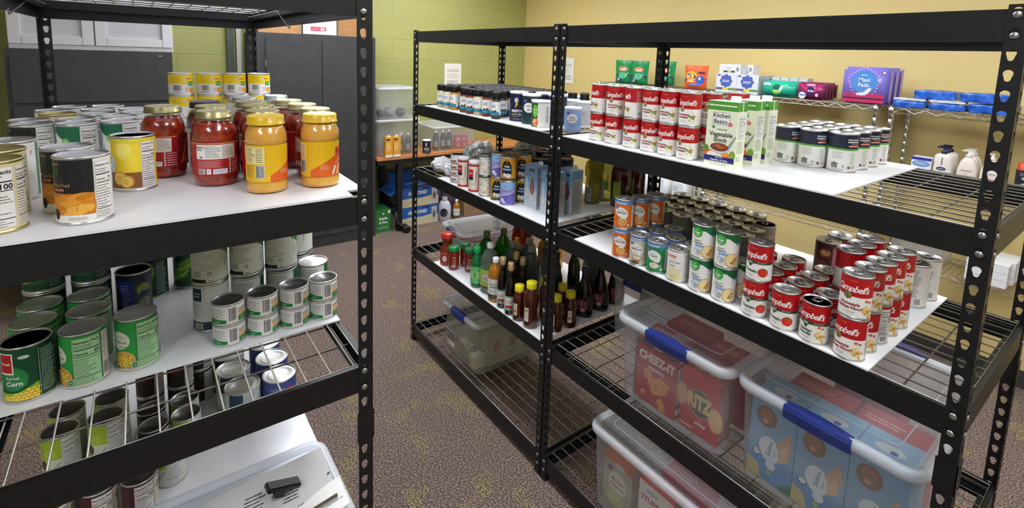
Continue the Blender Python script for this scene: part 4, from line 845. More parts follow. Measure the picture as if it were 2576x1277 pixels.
bottle('green_juice_bottle', [(.041, 0), (.045, .004), (.045, .13), (.042, .165), (.030, .195), (.016, .215), (.0145, .225)], GREENPET, (.0175, .222, .250, M('#5c6a22', .4)), (.0453, 30, 100), lambda A, W, h: A.rect(-W, 0, W, h, M('#27642c')))
bottle('ketchup_bottle', [(.032, 0), (.036, .004), (.037, .05), (.034, .10), (.030, .15), (.019, .19), (.014, .205)], M('#8a1612', .15, 0, .5), (.016, .203, .228, M('#e5e2dc', .35)), sy=.75)
bottle('mustard_bottle', [(.026, 0), (.029, .004), (.029, .10), (.024, .125), (.014, .14)], M('#c98a12', .3, 0, .3), (.012, .14, .165, M('#e8a62a', .4)))
bottle('mayonnaise_jar', [(.037, 0), (.040, .004), (.040, .10), (.036, .115), (.034, .12)], M('#8f9191', .4), (.0365, .118, .145, M('#141a2e', .4)))
bottle('oil_bottle', [(.030, 0), (.034, .004), (.034, .085), (.0305, .095), (.0305, .12), (.037, .128), (.0375, .165), (.033, .19), (.017, .20)], sheer('pale_oil', '#d9d48e', '#a8a04a', .08, .4), (.018, .198, .215, M('#6e7a2c', .4)), (.0342, 12, 78), lambda A, W, h: (A.rect(-28, 0, 6, h, M('#5c5f5c')), A.rect(-26, 2, 4, h - 2, M('#9ea29c')), A.bars(-20, 12, -2, 34), A.lines(-24, 40, 2, h - 6, 6, Ink, .3)))
bottle('cooking_oil_jug', [(.040, 0), (.046, .005), (.046, .15), (.040, .18), (.022, .205), (.016, .215)], M('#3a0f12', .15, 0, .5), (.019, .212, .232, M('#2a1012', .4)), (.0464, 20, 120), lambda A, W, h: (A.rect(-48, 2, -10, h - 4, M('#8a9a22')), A.rect(-48, 2, -10, h * .28, M('#3f7a4a'))), sy=.9)
# lotion pumps
def pump(kind, pts, body_m, top_m, art_):
    g = G()
    loops = [[(p[0] * .001 * hw, p[1] * .001 * hd, z * .001) for p in [(math.copysign(abs(math.cos(t)) ** .75, math.cos(t)) * 1000, math.copysign(abs(math.sin(t)) ** .75, math.sin(t)) * 1000) for t in [2 * PI * i / 24 for i in range(24)]]] for hw, hd, z in pts]
    g.loft(loops, body_m, True, True, True); P = [('bottle_body', g.mesh('bottle_body'), None, None)]
    zt = pts[-1][2] * .001; g = G(); g.lathe([(.014, zt - .001), (.0145, zt + .014), (.006, zt + .018), (.006, zt + .03), (0, zt + .03)], top_m, 16); g.box(-.034, .01, -.006, .006, zt + .030, zt + .037, top_m, bev=.002); P.append(('pump_head', g.mesh('pump_head'), None, None))
    A = Art(); art_(A); g = G(); hd = max(p[1] for p in pts)
    def fz(x, y, l):
        for (w0, d0, z0), (w1, d1, z1) in zip(pts, pts[1:]):
            if z0 <= y <= z1: t = (y - z0) / (z1 - z0); w_, d_ = w0 + (w1 - w0) * t, d0 + (d1 - d0) * t; break
        else: w_, d_ = pts[-1][0], pts[-1][1]
        c_ = min(1, abs(x * .001 / w_)); s_ = (1 - c_ ** (2 / .75)) ** (.375)
        return (x * .001, -d_ * s_ - .0003 - l, y * .001)
    g.art(A, fz, step=5); P.append(('printed_label', g.mesh('printed_label'), None, None)); PROTO[kind] = P
pump('square_lotion', [(.040, .022, 0), (.043, .026, 6), (.044, .027, 40), (.040, .026, 100), (.038, .025, 140), (.034, .022, 152), (.014, .014, 158)], M('#e9e1d6', .35), M('#14173a', .35), lambda A: (A.ell(0, 78, 21, 10, M('#1d2a5c')), A.text('Vaseline', 0, 78, 7.5, CREAMW, .03, wmax=36), A.rect(-2.5, 98, 2.5, 140, M('#5a5d74')), A.text('Intensive Care', 0, 58, 5, M('#7a746c'), .01), A.lines(-22, 36, 22, 50, 2, M('#9a948c'), .4)))
pump('oval_lotion', [(.036, .022, 0), (.041, .026, 8), (.044, .028, 50), (.042, .027, 100), (.032, .024, 140), (.015, .015, 165)], M('#e4dad0', .35), M('#e3ded6', .35), lambda A: (A.text('JERGENS', 0, 92, 12, M('#5b5550'), .01, wmax=62), A.text('Ultra', 0, 76, 7, M('#6b645c'), .0), A.text('Healing', 0, 66, 7, M('#6b645c'), .0), A.lines(-26, 52, 26, 58, 1, M('#8c857c'), .4, 0), A.poly([(-36, 6), (8, 6), (-34, 40)], M('#e0a34a'))))
bottle('gel_can', [(.030, 0), (.033, .004), (.033, .07), (.030, .075), (.030, .13)], M('#d4461c', .3), (.0305, .13, .165, M('#d4461c', .35)), (.0335, 60, 132), lambda A, W, h: (A.rect(-W, 0, W, h, M('#1a1b2a')), A.text('Gel', 0, h * .45, 16, CREAMW, .04), A.lines(-20, h * .6, 20, h * .85, 3, M('#8f93a8'), .4), A.ell(0, 2, 12, 7, M('#a9b4cc'))))

# clear lidded storage bins
def bin_kind(kind, w_, d, h, lid=True, handles=('f', 'b'), taper=.93, clear=None):
    c = clear or FROST; r = .035; P = []
    g = G(); zs = [(0, taper - .03), (.006, taper), (h * .5, taper + (1 - taper) * .45), (h - .03, .985), (h - .026, 1.0), (h - .012, 1.0)]
    g.loft([rrect(w_ * k, d * k, r * k, z) for z, k in zs], c, True, cap0=True); P.append(('bin_body', g.mesh('bin_body'), None, None))
    g = G(); o = .010; zt = h
    L_ = [rrect(w_ + 2 * a, d + 2 * a, r + a, z) for a, z in ((.0015, h - .026), (o, h - .026), (o + .003, h - .016), (o + .001, h - .004), (o - .005, h), (-.004, h - .001))]
    g.loft(L_, RIMP); g.loft([rrect(w_ - .008, d - .008, r, h - .001), rrect(w_ - .03, d - .03, r * .8, h - .007)], RIMP if lid else RIMP)
    if lid:
        P.append(('lid_rim', g.mesh('lid_rim'), None, None)); g = G()
        g.loft([rrect(w_ - .03, d - .03, r * .8, h - .007), rrect(w_ - .09, d - .09, r * .6, h - .007), rrect(w_ - .10, d - .10, r * .6, h + .002), rrect(w_ - .12, d - .12, r * .5, h + .002)], FROST2, True, cap1=True)
        P.append(('lid_panel', g.mesh('lid_panel'), None, None))
        g = G(); g.tube([(x, y, z + .0012) for x, y, z in rrect(w_ - .105, d - .105, r * .6, h + .002)], .0012, RIMP, 5, closed=True); P.append(('lid_ridge', g.mesh('lid_ridge'), None, None))
    else: P.append(('bin_rim', g.mesh('bin_rim'), None, None))
    hw = w_ * .19
    for s_ in handles:
        g = G(); sg = -1 if s_ == 'f' else 1; ls = []
        for k in range(9):
            t = -1 + 2 * k / 8; x = hw * t; bow = .012 * (1 - t * t); y0 = sg * (d / 2 + .012 + bow); z0 = h - .006 + .006 * (1 - t * t)
            ls.append([(x, sg * (d / 2 - .006), z0 + .006), (x, y0, z0 + .004), (x, y0 + sg * .003, z0 - .006), (x, y0, z0 - .030), (x, y0 - sg * .004, z0 - .030), (x, y0 - sg * .006, z0 - .006), (x, sg * (d / 2 - .006), z0 + .001)])
        g.loft(ls, BLUEH, False, True, True); P.append(('latch_handle', g.mesh('latch_handle'), None, 'blue latch handle'))
    for sx_ in (-1, 1):
        for sg in (-1, 1):
            pass
    PROTO[kind] = P
bin_kind('bin_a', .395, .56, .288); bin_kind('bin_b', .400, .56, .288); bin_kind('bin_c', .56, .40, .31, handles=()); bin_kind('bin_d', .345, .50, .285); bin_kind('bin_e', .30, .40, .125); bin_kind('bin_f', .24, .28, .27)
bin_kind('bin_open', .54, .30, .085, lid=False, handles=(), clear=sheer('shallow_bin_plastic', '#f2f5f8', '#d5dce6', .15, .12))
bin_kind('bin_g', .38, .40, .29, handles=()); bin_kind('bin_h', .43, .44, .345, handles=()); bin_kind('bin_i', .50, .44, .25, handles=())

# cracker boxes
def cz_f(A, W, h):
    A.rect(-W, 0, W, h, M('#b3182c')); A.rect(-W, h * .9, W, h, M('#5a0f1e')); A.text('FAMILY SIZE', 0, h * .95, 6, CREAMW, .02); A.text('CHEEZ-IT', 0, h * .76, 40, CREAMW, .05, wmax=2 * W - 16); A.text('ORIGINAL', 0, h * .6, 14, CREAMW, .03, wmax=W * 1.1)
    for x, y, q, ro in ((-30, .48, 16, .2), (4, .34, 26, .5), (30, .42, 20, -.3), (24, .13, 13, .9), (30, .06, 12, .1)):
        c_, d_ = math.cos(ro) * q, math.sin(ro) * q; A.poly([(x + c_ - d_, h * y + c_ + d_), (x - c_ - d_, h * y + c_ - d_), (x - c_ + d_, h * y - c_ - d_), (x + c_ + d_, h * y - c_ + d_)], M('#d98f3c')); A.ell(x, h * y, q * .22, q * .22, M('#a8601c'))
    A.ell(-46, h * .14, 8, 8, M('#e9c98a')); A.ell(-46, h * .14, 5, 5, M('#b9702a'))
boxk('cheddar_box', .155, .058, .212, M('#b3182c'), {'f': cz_f, 'r': lambda A, W, h: (A.rect(-W, 0, W, h, M('#a81629')), A.rect(-W + 6, h * .24, W - 6, h * .8, PAPER), A.nutri(-W + 7, h * .25, W - 7, h * .79, PAPER, '150'), A.text('CHEEZ-IT', 0, h * .9, 9, CREAMW, .03, wmax=40), A.rect(-W + 6, h * .06, W - 6, h * .16, PAPER)), 't': lambda A, W, h: (A.rect(-W, -h, W, h, M('#c4202c')), A.text('CHEEZ-IT', -W * .4, -h * .3, 15, CREAMW, .04, wmax=60), A.lines(0, -h * .6, W * .8, h * .1, 2, CREAMW, .4), A.bars(W * .1, h * .1, W * .7, h * .9))})
def rz_f(A, W, h):
    A.rect(-W, 0, W, h, M('#c0142a')); A.ell(4, h * .54, 56, 44, M('#d9a93c')); A.ell(4, h * .54, 53, 41, M('#1f2a5c')); A.ell(-W + 6, h * .56, 26, 38, M('#d9a25a')); A.ell(W - 12, h * .42, 34, 38, M('#e0aa5c')); A.ell(W - 12, h * .42, 26, 29, M('#ecc07a'))
    A.text('RITZ', 2, h * .56, 62, M('#e8c45a'), .06, wmax=112); A.text('the', 8, h * .27, 9, CREAMW, .02); A.text('original', 10, h * .20, 17, CREAMW, .03); A.lines(-W + 8, h * .05, -10, h * .09, 1, CREAMW, .5)
boxk('ritz_box', .175, .075, .19, M('#c0142a'), {'f': rz_f, 'r': lambda A, W, h: (A.rect(-W, 0, W, h, M('#b01228')), A.lines(-W + 8, 12, W - 8, h - 14, 16, M('#e2b9b4'), .3)), 't': lambda A, W, h: (A.rect(-W, -h, W, h, M('#c9182c')), A.text('original', -W * .4, 0, 15, CREAMW, .02), A.text('RITZ', W * .4, 0, 20, M('#e8c45a'), .04))})
def sal_f(A, W, h):
    A.rect(-W, 0, W, h, M('#6fa3c9')); A.rect(-W, 0, W, h * .3, M('#5d92c4')); A.ell(-W * .3, h * .78, 30, 30, M('#7a4e2c')); A.ell(-W * .3, h * .8, 18, 18, M('#96623a')); A.ell(-W * .35, h * .72, 8, 7, M('#c98a6a'))
    A.ell(-W * .05, h * .40, 30, 36, M('#dfe8ec'), rot=.2); A.ell(4, h * .22, 14, 14, M('#dfe8ec')); A.text('Saltine', -W * .05, h * .42, 17, M('#4a7aa0'), .02, rot=PI / 2 - .15, wmax=60); A.text('crackers', W * .18, h * .38, 7, M('#4a7aa0'), .01, rot=PI / 2 - .15)
    A.ell(-W * .6, h * .30, 13, 12, M('#3a4fa0')); A.ell(-W * .6, h * .30, 10, 9, M('#dfe8ec')); A.text('Great', -W * .6, h * .32, 4.5, M('#3a4fa0'), .02); A.poly([(W * .2, h * .5), (W * .75, h * .72), (W * .9, h * .5), (W * .6, h * .36)], M('#cf9c6c')); A.poly([(W * .3, h * .42), (W * .7, h * .55), (W * .8, h * .38), (W * .4, h * .3)], M('#dfb486')); A.ell(0, h * .12, 7, 7, M('#8fc24a')); A.poly([(-W, 0), (-W * .3, 0), (-W * .5, h * .16), (-W, h * .2)], M('#c9b77a')); A.poly([(W * .4, 0), (W, 0), (W, h * .14)], M('#2f7a4a'))
boxk('saltine_box', .128, .125, .235, M('#7fb0cf'), {'f': sal_f, 't': lambda A, W, h: (A.rect(-W, -h, W, h, M('#86b4cf')), A.ell(0, 0, 34, 18, M('#cfd6d2')), A.ell(10, -8, 9, 8, M('#3a4fa0')))})
boxk('red_cracker_box', .16, .10, .2, M('#b01c30'), {'f': lambda A, W, h: A.rect(-W, 0, W, h, M('#b01c30')), 't': lambda A, W, h: (A.rect(-W, -h, W, h, M('#b8202f')), A.lines(-W * .8, -h * .3, W * .6, h * .3, 2, M('#e7a0a0'), .4))})
def st_f(A, W, h): A.rect(-W, 0, W, h, PAPER); A.text('STUFFING', 0, h * .72, 26, M('#b8222c'), .04, wmax=2 * W - 16); A.text('MIX', 0, h * .58, 22, M('#b8222c'), .04); A.ell(0, h * .28, W * .8, h * .2, M('#b9803c')); A.ell(0, h * .3, W * .6, h * .13, M('#d9a860')); A.lines(-W * .6, h * .84, W * .3, h * .9, 1, Gry, .5)
boxk('stuffing_box', .135, .05, .20, M('#d3222a'), {'f': st_f, 't': lambda A, W, h: (A.rect(-W, -h, W, h, M('#d3222a')), A.lines(-W * .6, -h * .5, W * .3, h * .5, 3, CREAMW, .4)), 'r': lambda A, W, h: (A.rect(-W, 0, W, h, M('#c01f2a')), A.lines(-W + 6, 10, W - 6, h - 10, 12, CREAMW, .3))})
def mp_f(A, W, h): A.rect(-W, 0, W, h, M('#a9a48e')); A.rect(-W, h * .84, W, h, M('#c9622c')); A.ell(0, h * .5, W * .62, h * .22, M('#d9d4c0'), rot=-.2); A.text('Mashed', 0, h * .55, 17, M('#4b463c'), .02, wmax=56); A.text('Potatoes', 0, h * .45, 17, M('#4b463c'), .02, wmax=60); A.ell(-4, h * .17, W * .75, h * .17, M('#b5b27a')); A.ell(-4, h * .19, W * .6, h * .12, M('#cfcb92')); A.ell(-W * .55, h * .72, 12, 11, M('#3a4060')); A.ell(10, h * .84, 24, 10, M('#dcd6c8')); A.text('instant', 10, h * .84, 6, Ink, .01)
boxk('potato_box', .13, .05, .205, M('#b8572a'), {'f': mp_f, 'r': lambda A, W, h: (A.rect(-W, 0, W, h, M('#8d7a68')), A.lines(-W + 6, 10, W - 6, h - 20, 12, M('#d9cfc2'), .3))})
boxk('tea_box', .11, .07, .16, M('#b9bd9c'), {'f': lambda A, W, h: (A.rect(-W, 0, W, h, M('#bfc2a2')), A.ell(0, h * .6, W * .5, h * .2, M('#a98a6a')), A.lines(-W * .7, h * .1, W * .7, h * .3, 3, Gry, .4)), 'r': lambda A, W, h: (A.rect(-W, 0, W, h, M('#a8ac94')), A.bars(-W * .5, h * .1, W * .4, h * .3, bg=False))})
boxk('yellow_box', .12, .05, .07, M('#d9d39a'), {'t': lambda A, W, h: (A.rect(-W, -h, W, h, M('#dcd9b0')), A.bars(W * .2, -h * .6, W * .7, h * .4)), 'f': lambda A, W, h: A.lines(-W * .8, h * .2, W * .8, h * .8, 4, Gry, .3)})
# ================================================================ placements
CXY = (2.5847, -1.2486)
def P_(kind, name, x, y, z, turn, label, cat, group=None, rx=0.0, ry=0.0, rz=None, scale=None):
    a = math.atan2(CXY[1] - y, CXY[0] - x) + PI / 2 + math.radians(turn) if rz is None else math.radians(rz)
    return place(kind, name, x, y, z, a, label, cat, group, rx, ry, scale)
rj = random.Random(4)
E2 = .0008
# ---- left rack, shelf of jars and fruit cans
z = ZB[2]; g_ = 'fruit cans on the left rack'
FR = [('pear_gold_can', 1.538, -1.430, 4, 'gold-topped can showing a nutrition panel with 100 calories, nearest the camera at far left'),
 ('pear_gold_can', 1.446, -1.438, -8, 'gold-edged can standing directly behind the nearest gold-topped can at far left'),
 ('white_label_can', 1.350, -1.436, 14, 'white can with nutrition panel, third back in the far left file'),
 ('peach_can', 1.544, -1.326, -2, 'large black and orange peach slices can closest to the white board edge'),
 ('peach_can', 1.460, -1.350, 0, 'black and orange peach can half hidden behind the nearest peach can'),
 ('potato_can', 1.360, -1.261, -2, 'yellow can with sliced fruit on brown wood picture beside the peach cans'),
 ('peach_can', 1.132, -1.433, -14, 'black label can with nutrition panel left of the two green labelled cans'),
 ('green_pear_can', 1.144, -1.359, -4, 'left of two green and white pear cans in the middle of the shelf'),
 ('green_pear_can', 1.130, -1.285, -4, 'right of two green and white pear cans, next to the red sauce jar'),
 ('peach_can', 1.050, -1.447, -10, 'can right behind the black label can at the left'),
 ('pear_gold_can', .942, -1.408, -30, 'cream label can with yellow side further back on the left'),
 ('green_pear_can', 1.064, -1.366, 12, 'silver-topped can directly behind the left green pear can'),
 ('green_pear_can', 1.048, -1.287, 12, 'silver-topped can directly behind the right green pear can'),
 ('white_label_can', .966, -1.331, 10, 'white label can in the middle of the rear cluster on the top-left shelf'),
 ('white_label_can', .951, -1.252, 10, 'white label can at the right of the rear cluster, behind the red sauce jar'),
 ('white_label_can', .860, -1.425, -5, 'white label can at the left of the second to last rear row'),
 ('white_label_can', .862, -1.336, -12, 'white label can with small red mark in the second to last rear row'),
 ('white_label_can', .868, -1.258, 5, 'white label can at the right of the second to last rear row'),
 ('white_label_can', .775, -1.400, 5, 'silver-topped can in the very last row at the left'),
 ('white_label_can', .777, -1.318, 5, 'silver-topped can in the very last row at the right')]
for k, x, y, t, lb in FR: P_(k, 'fruit_can', x, y, z, t, lb, 'can', g_)
SJ = [(1.391, -1.124, 6, 'red pasta sauce jar with gold lid standing furthest forward'), (1.266, -1.208, -28, 'red pasta sauce jar with gold lid at the left, behind the yellow fruit can'),
 (1.288, -1.118, 10, 'red pasta sauce jar directly behind the foremost pasta sauce jar'), (1.412, -1.036, 0, 'red pasta sauce jar directly behind the left cheese sauce jar'),
 (1.304, -1.026, -15, 'red pasta sauce jar, second behind the left cheese sauce jar'), (1.205, -1.026, 20, 'red pasta sauce jar, third behind the left cheese sauce jar'),
 (1.411, -.928, -60, 'red pasta sauce jar directly behind the right cheese sauce jar'), (1.308, -.930, 40, 'red pasta sauce jar, second behind the right cheese sauce jar'), (1.205, -.938, 15, 'red pasta sauce jar, third behind the right cheese sauce jar')]
for x, y, t, lb in SJ: P_('pasta_sauce', 'pasta_sauce_jar', x, y, z, t, lb, 'jar', 'pasta sauce jars')
P_('tall_dark_jar', 'dark_jar', 1.188, -1.120, z, 0, 'dark jar with a black lid in front of the stacked yellow cans', 'jar')
for x, y, lb in ((1.092, -1.021, 'cream sauce jar with silver lid, foremost of three pale jars'), (.986, -1.024, 'cream sauce jar with silver lid in front of the yellow can stacks'), (1.060, -.938, 'cream sauce jar with silver lid, rightmost of three pale jars')):
    P_('alfredo_jar', 'cream_sauce_jar', x, y, z, 0, lb, 'jar', 'cream sauce jars')
P_('queso_jar', 'cheese_sauce_jar', 1.499, -1.047, z, 0, 'orange cheese sauce jar with yellow lid, left of the pair, showing a barcode', 'jar', 'cheese sauce jars')
P_('queso_jar_turned', 'cheese_sauce_jar', 1.504, -.944, z, 0, 'orange cheese sauce jar with yellow lid near the black post, showing red letters', 'jar', 'cheese sauce jars')
for c_, y in enumerate((-1.142, -1.068, -.998, -.926)):
    for t in range(3):
        P_('plain_short_can' if t == 0 else 'yellow_can', 'short_can', .757, y, z + t * (.0665 + .0002), -6,
           '%s can %s of the %s stack from the left behind the jars' % (('white short', 'yellow short', 'yellow short')[t], ('at the bottom', 'in the middle', 'on top')[t], ORD[c_]), 'can', 'short cans stacked at the back of the jar shelf')
# ---- left rack, corn shelf
z = ZB[3]; g_ = 'vegetable cans on the middle shelf of the left rack'
VG = [('corn_can', 1.366, -1.436, 0, 0, 'dark green corn can with yellow cob picture, front left corner of the board'),
 ('kernel_corn_can', 1.369, -1.357, -32, 0, 'light green kernel corn can showing a nutrition panel with 60 calories'),
 ('kernel_corn_can', 1.359, -1.274, -6, 0, 'green kernel corn can with bowl of corn picture standing apart on the right'),
 ('kernel_corn_can', 1.290, -1.436, 0, 0, 'green can directly behind the dark green corn can'), ('kernel_corn_can', 1.212, -1.434, 0, 0, 'green can, second behind the dark green corn can'),
 ('kernel_corn_can', 1.293, -1.352, -50, 0, 'green can directly behind the nutrition panel corn can'), ('kernel_corn_can', 1.213, -1.356, 0, 0, 'green can, second behind the nutrition panel corn can'),
 ('blue_label_can', 1.110, -1.279, 4, 0, 'dark blue labelled can behind the kernel corn can')]
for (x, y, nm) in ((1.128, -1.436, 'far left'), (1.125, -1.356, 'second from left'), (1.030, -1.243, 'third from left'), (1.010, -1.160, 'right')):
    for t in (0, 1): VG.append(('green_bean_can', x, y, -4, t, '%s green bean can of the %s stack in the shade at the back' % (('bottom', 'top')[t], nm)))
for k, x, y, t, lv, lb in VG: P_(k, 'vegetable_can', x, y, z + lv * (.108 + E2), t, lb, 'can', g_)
for k, x, y, t, lv, lb in [('navy_band_can', 1.278, -1.134, 0, 0, 'white can with navy bands under the leftmost tall white stack'), ('leaf_white_can', 1.278, -1.134, -8, 1, 'white leaf-marked can on top of the leftmost tall stack'),
 ('green_edge_can', 1.276, -1.056, 0, 0, 'white can with green edge under the second tall white stack'), ('leaf_white_can', 1.276, -1.056, -8, 1, 'white leaf-marked can on top of the second tall stack'),
 ('green_edge_can', 1.280, -.980, 0, 0, 'white can with green edge under the third tall white stack'), ('leaf_white_can', 1.280, -.980, -8, 1, 'white leaf-marked can on top of the third tall stack'),
 ('green_edge_can', 1.205, -.922, 0, 0, 'white can at the bottom of the rearmost tall stack'), ('leaf_white_can', 1.205, -.922, -40, 1, 'white can on top of the rearmost tall stack near the aisle'), ('green_edge_can', 1.284, -.9045, 0, 0, 'single white can with green edge behind the small chicken cans')]:
    P_(k, 'tall_white_can', x, y, z + lv * ((.112 if k[0] != 'g' else .108) + E2) - (0 if not lv or k == 'navy_band_can' else 0), t, lb, 'can', 'white and green vegetable cans')
for c_, y in enumerate((-1.110, -1.041, -.972, -.904)):
    for t in (0, 1): P_('chicken_can', 'chicken_can', 1.371, y, z + t * (.048 + E2), -2 + rj.uniform(-4, 4), 'small white and green chicken can, %s of the %s pair from the left' % (('lower', 'upper')[t], ORD[c_]), 'can', 'small chicken cans stacked in pairs')
# ---- left rack, cans under the open wire grid
z = ZB[4]; g_ = 'cans under the open wire grid of the left rack'
U = []
for x, y, nm in ((1.010, -1.430, 'rear left'), (1.088, -1.437, 'front left'), (1.014, -1.343, 'rear right'), (1.090, -1.352, 'front right')):
    for t in (0, 1): U.append(('lime_label_can', x, y, -6, t, '%s lime and white can of the %s stack seen through the wire grid' % (('lower', 'upper')[t], nm)))
U += [('bean_can', .945, -1.262, 0, 0, 'dark can beside the lime label stacks, rear one of the left file'), ('bean_can', 1.024, -1.259, 0, 0, 'dark can beside the lime label stacks, front one of the left file'),
 ('lime_label_can', .949, -1.183, 0, 0, 'open-topped looking can in the rear of the right file'), ('lime_label_can', 1.022, -1.184, 0, 0, 'pale can in the front of the right file beneath the wires'), ('lime_label_can', 1.116, -1.228, -20, 0, 'yellowish can peeking out below the black beam')]
for x, y, nm in ((.865, -1.262, 'left'), (.865, -1.187, 'middle'), (.800, -1.132, 'right')):
    for t in (0, 1): U.append(('bean_can', x, y, 0, t, '%s brown bean can of the %s rear stack under the wire grid' % (('lower', 'upper')[t], nm)))
U += [('white_large_can', .882, -1.048, 0, 0, 'large ring-lidded can with yellowish lid, second row right side'), ('white_large_can', .986, -1.037, 0, 0, 'large ring-lidded can with navy patch, nearest on the right side'),
 ('blue_sauce_can', .884, -.935, 0, 0, 'large blue can, second from the beam near the aisle'), ('blue_sauce_can', .990, -.934, 0, 0, 'large blue can with red tomato spot nearest the aisle'),
 ('white_large_can', .780, -1.050, 0, 0, 'large can at the back beneath the board edge, left one'), ('blue_sauce_can', .782, -.938, 0, 0, 'large can at the back beneath the board edge, aisle side')]
U += [('maroon_bean_can', 1.168, -1.448, -14, 0, 'maroon can with nutrition panel, leftmost of three below the beam'), ('maroon_bean_can', 1.182, -1.368, -10, 0, 'maroon can with nutrition panel, middle of three below the beam'), ('maroon_bean_can', 1.201, -1.291, -6, 0, 'maroon can with nutrition panel, rightmost of three below the beam')]
for k, x, y, t, lv, lb in U: P_(k, 'stored_can', x, y, z + lv * (.108 + E2), t, lb, 'can', g_)
ow = ztop(4) + .0004
P_('bin_open', 'shallow_clear_bin', 1.445, -1.170, ow, 0, 'shallow clear plastic bin holding packaged utensils at the bottom of the left rack', 'bin', rz=90)
def card(name, pts, col, label, cat, fn=None):
    a, b_, c_, d_ = [Vector(p) for p in pts]; n_ = (b_ - a).cross(d_ - a).normalized(); g = G(); th = n_ * .0012
    g.add([tuple(v) for v in (a, b_, c_, d_, a - th, b_ - th, c_ - th, d_ - th)], [(0, 1, 2, 3), (7, 6, 5, 4), (0, 4, 5, 1), (1, 5, 6, 2), (2, 6, 7, 3), (3, 7, 4, 0)], col)
    if fn:
        ux, uy = (b_ - a), (d_ - a); W = ux.length * 1000; Hh = uy.length * 1000; A = Art(); fn(A, W, Hh); g.art(A, plane_fn(a, ux.normalized(), uy.normalized(), n_), z0=.0004)
    o = ob(name, g); prop(o, label, cat); return o
CARD = M('#c9c8c6', .5)
def cf(A, W, h): A.bars(W * .08, h * .1, W * .2, h * .45, bg=False); A.lines(W * .3, h * .2, W * .46, h * .7, 6, Ink, .3); A.recycle(W * .52, h * .45, 6); A.lines(W * .60, h * .15, W * .72, h * .6, 6, Ink, .3); A.ell(W * .93, h * .4, 3, 3, Ink)
card('package_card', [(1.512, -1.215, .690), (1.520, -.925, .700), (1.405, -.925, .722), (1.415, -1.175, .712)], CARD, 'pale hang card of packaging lying across the shallow clear bin', 'package', cf)
card('package_card', [(1.535, -1.235, .672), (1.54, -1.0, .672), (1.40, -1.0, .695), (1.405, -1.205, .695)], M('#5c5c5e', .5), 'grey card edge lying under the pale hang card', 'package')
card('package_card', [(1.59, -1.05, .69), (1.58, -.91, .70), (1.50, -.91, .705), (1.51, -1.03, .695)], PAPER, 'small white paper insert at the camera side of the shallow bin', 'package', lambda A, W, h: A.lines(6, 6, W - 6, h - 6, 5, Gry, .3))
g = G(); mt = Matrix.Translation((1.486, -1.03, .735)) @ Matrix.Rotation(-.35, 4, 'X') @ Matrix.Rotation(.1, 4, 'Z'); g.box(-.014, .014, -.038, .038, -.006, .006, M('#16171b', .35), mt, bev=.003); g.box(-.02, .006, -.012, .008, -.024, -.004, M('#1d1e22', .4), mt)
o = ob('black_clip', g); prop(o, 'black plastic clip handle resting on the pale hang card', 'clip')
g = G(); g.tube([(1.56, -1.20, .665), (1.56, -1.06, .690), (1.555, -1.0, .700)], .012, M('#15161a', .4), 10); g.tube([(1.555, -1.0, .700), (1.548, -.93, .704)], .005, CHROME, 8); o = ob('kitchen_tool', g); prop(o, 'black handled kitchen tool with metal tip in the shallow bin', 'kitchen tool')
g = G(); rn = random.Random(2); vs = []
for i in range(15):
    for j in range(9):
        x = 1.325 + .25 * j / 8; y = -1.42 + .5 * i / 14; vs.append((x, y, .605 + .035 * math.sin(i * .9 + j * .5) * math.sin(j * .8) + rn.uniform(0, .012)))
g.add(vs, [(i * 9 + j, i * 9 + j + 1, i * 9 + j + 10, i * 9 + j + 9) for i in range(14) for j in range(8)], sheer('white_film', '#f2f2f4', '#dadde0', .3, .75), True); o = ob('plastic_wrap', g); prop(o, 'crumpled white plastic wrap filling the shallow clear bin', 'plastic wrap')

# ---- middle rack: spices and salt
z = ZB[2]; g_ = 'black-capped spice bottles on the top tier of the middle rack'
SP = [('garlic', .219, .050, -12, 'white label spice bottle with black cap at the far left of the front row'), ('garlic', .288, .045, -14, 'second spice bottle from the left of the front row'), ('mustard', .358, .048, -38, 'yellow-filled spice bottle showing its fine-print panel, third from left'),
 ('mustard', .425, .082, -20, 'spice bottle tucked half behind the yellow-filled front bottle'), ('pepper', .469, .041, -8, 'red-filled spice bottle, left of the red pair in front'), ('pepper', .534, .037, -8, 'red-filled spice bottle, right of the red pair in front'),
 ('garlic', .591, .043, -14, 'pale-filled spice bottle just right of the red pair'), ('pepper', .645, .056, -8, 'brown-red spice bottle partly behind the last black pepper bottle'), ('blackpepper', .740, .044, -24, 'largest looking black pepper bottle, last in the front row before the salt'), ('blackpepper', .778, .128, -60, 'black pepper bottle between the last front bottle and the navy salt canister')]
for k, x, y, t, lb in SP: P_('spice_' + k, 'spice_bottle', x, y, z, t, lb, 'spice bottle', g_)
bk = ['garlic', 'pepper', 'mustard', 'blackpepper']
for j in range(7):
    for i in range(11):
        x = .215 + .054 * i + (.012 if j % 2 else 0); y = .108 + .054 * j + .05 * 0
        if x > .40 and j == 0 and i < 5: pass
        if math.hypot(x - .425, y - .082) < .047 or math.hypot(x - .645, y - .056) < .047 or math.hypot(x - .778, y - .128) < .047: continue
        P_('spice_' + bk[(i * 3 + j) % 4], 'spice_bottle', x, y, z, rj.uniform(-30, 30), 'spice bottle packed in the rear rows, only its black cap showing', 'spice bottle', 'rear rows of spice bottles, only the black caps showing')
for x, y in ((.86, .40), (.92, .42), (.98, .45), (1.04, .43), (.88, .46), (.94, .50), (1.0, .51), (1.06, .50)):
    P_('spice_blackpepper', 'spice_bottle', x, y, z, 20, 'black-capped bottle at the back right, behind the steel posts', 'spice bottle', 'black-capped bottles behind the middle posts')
P_('morton_salt', 'salt_canister', .838, .098, z, -8, 'navy salt canister with white lid reading IODIZED SALT', 'canister')
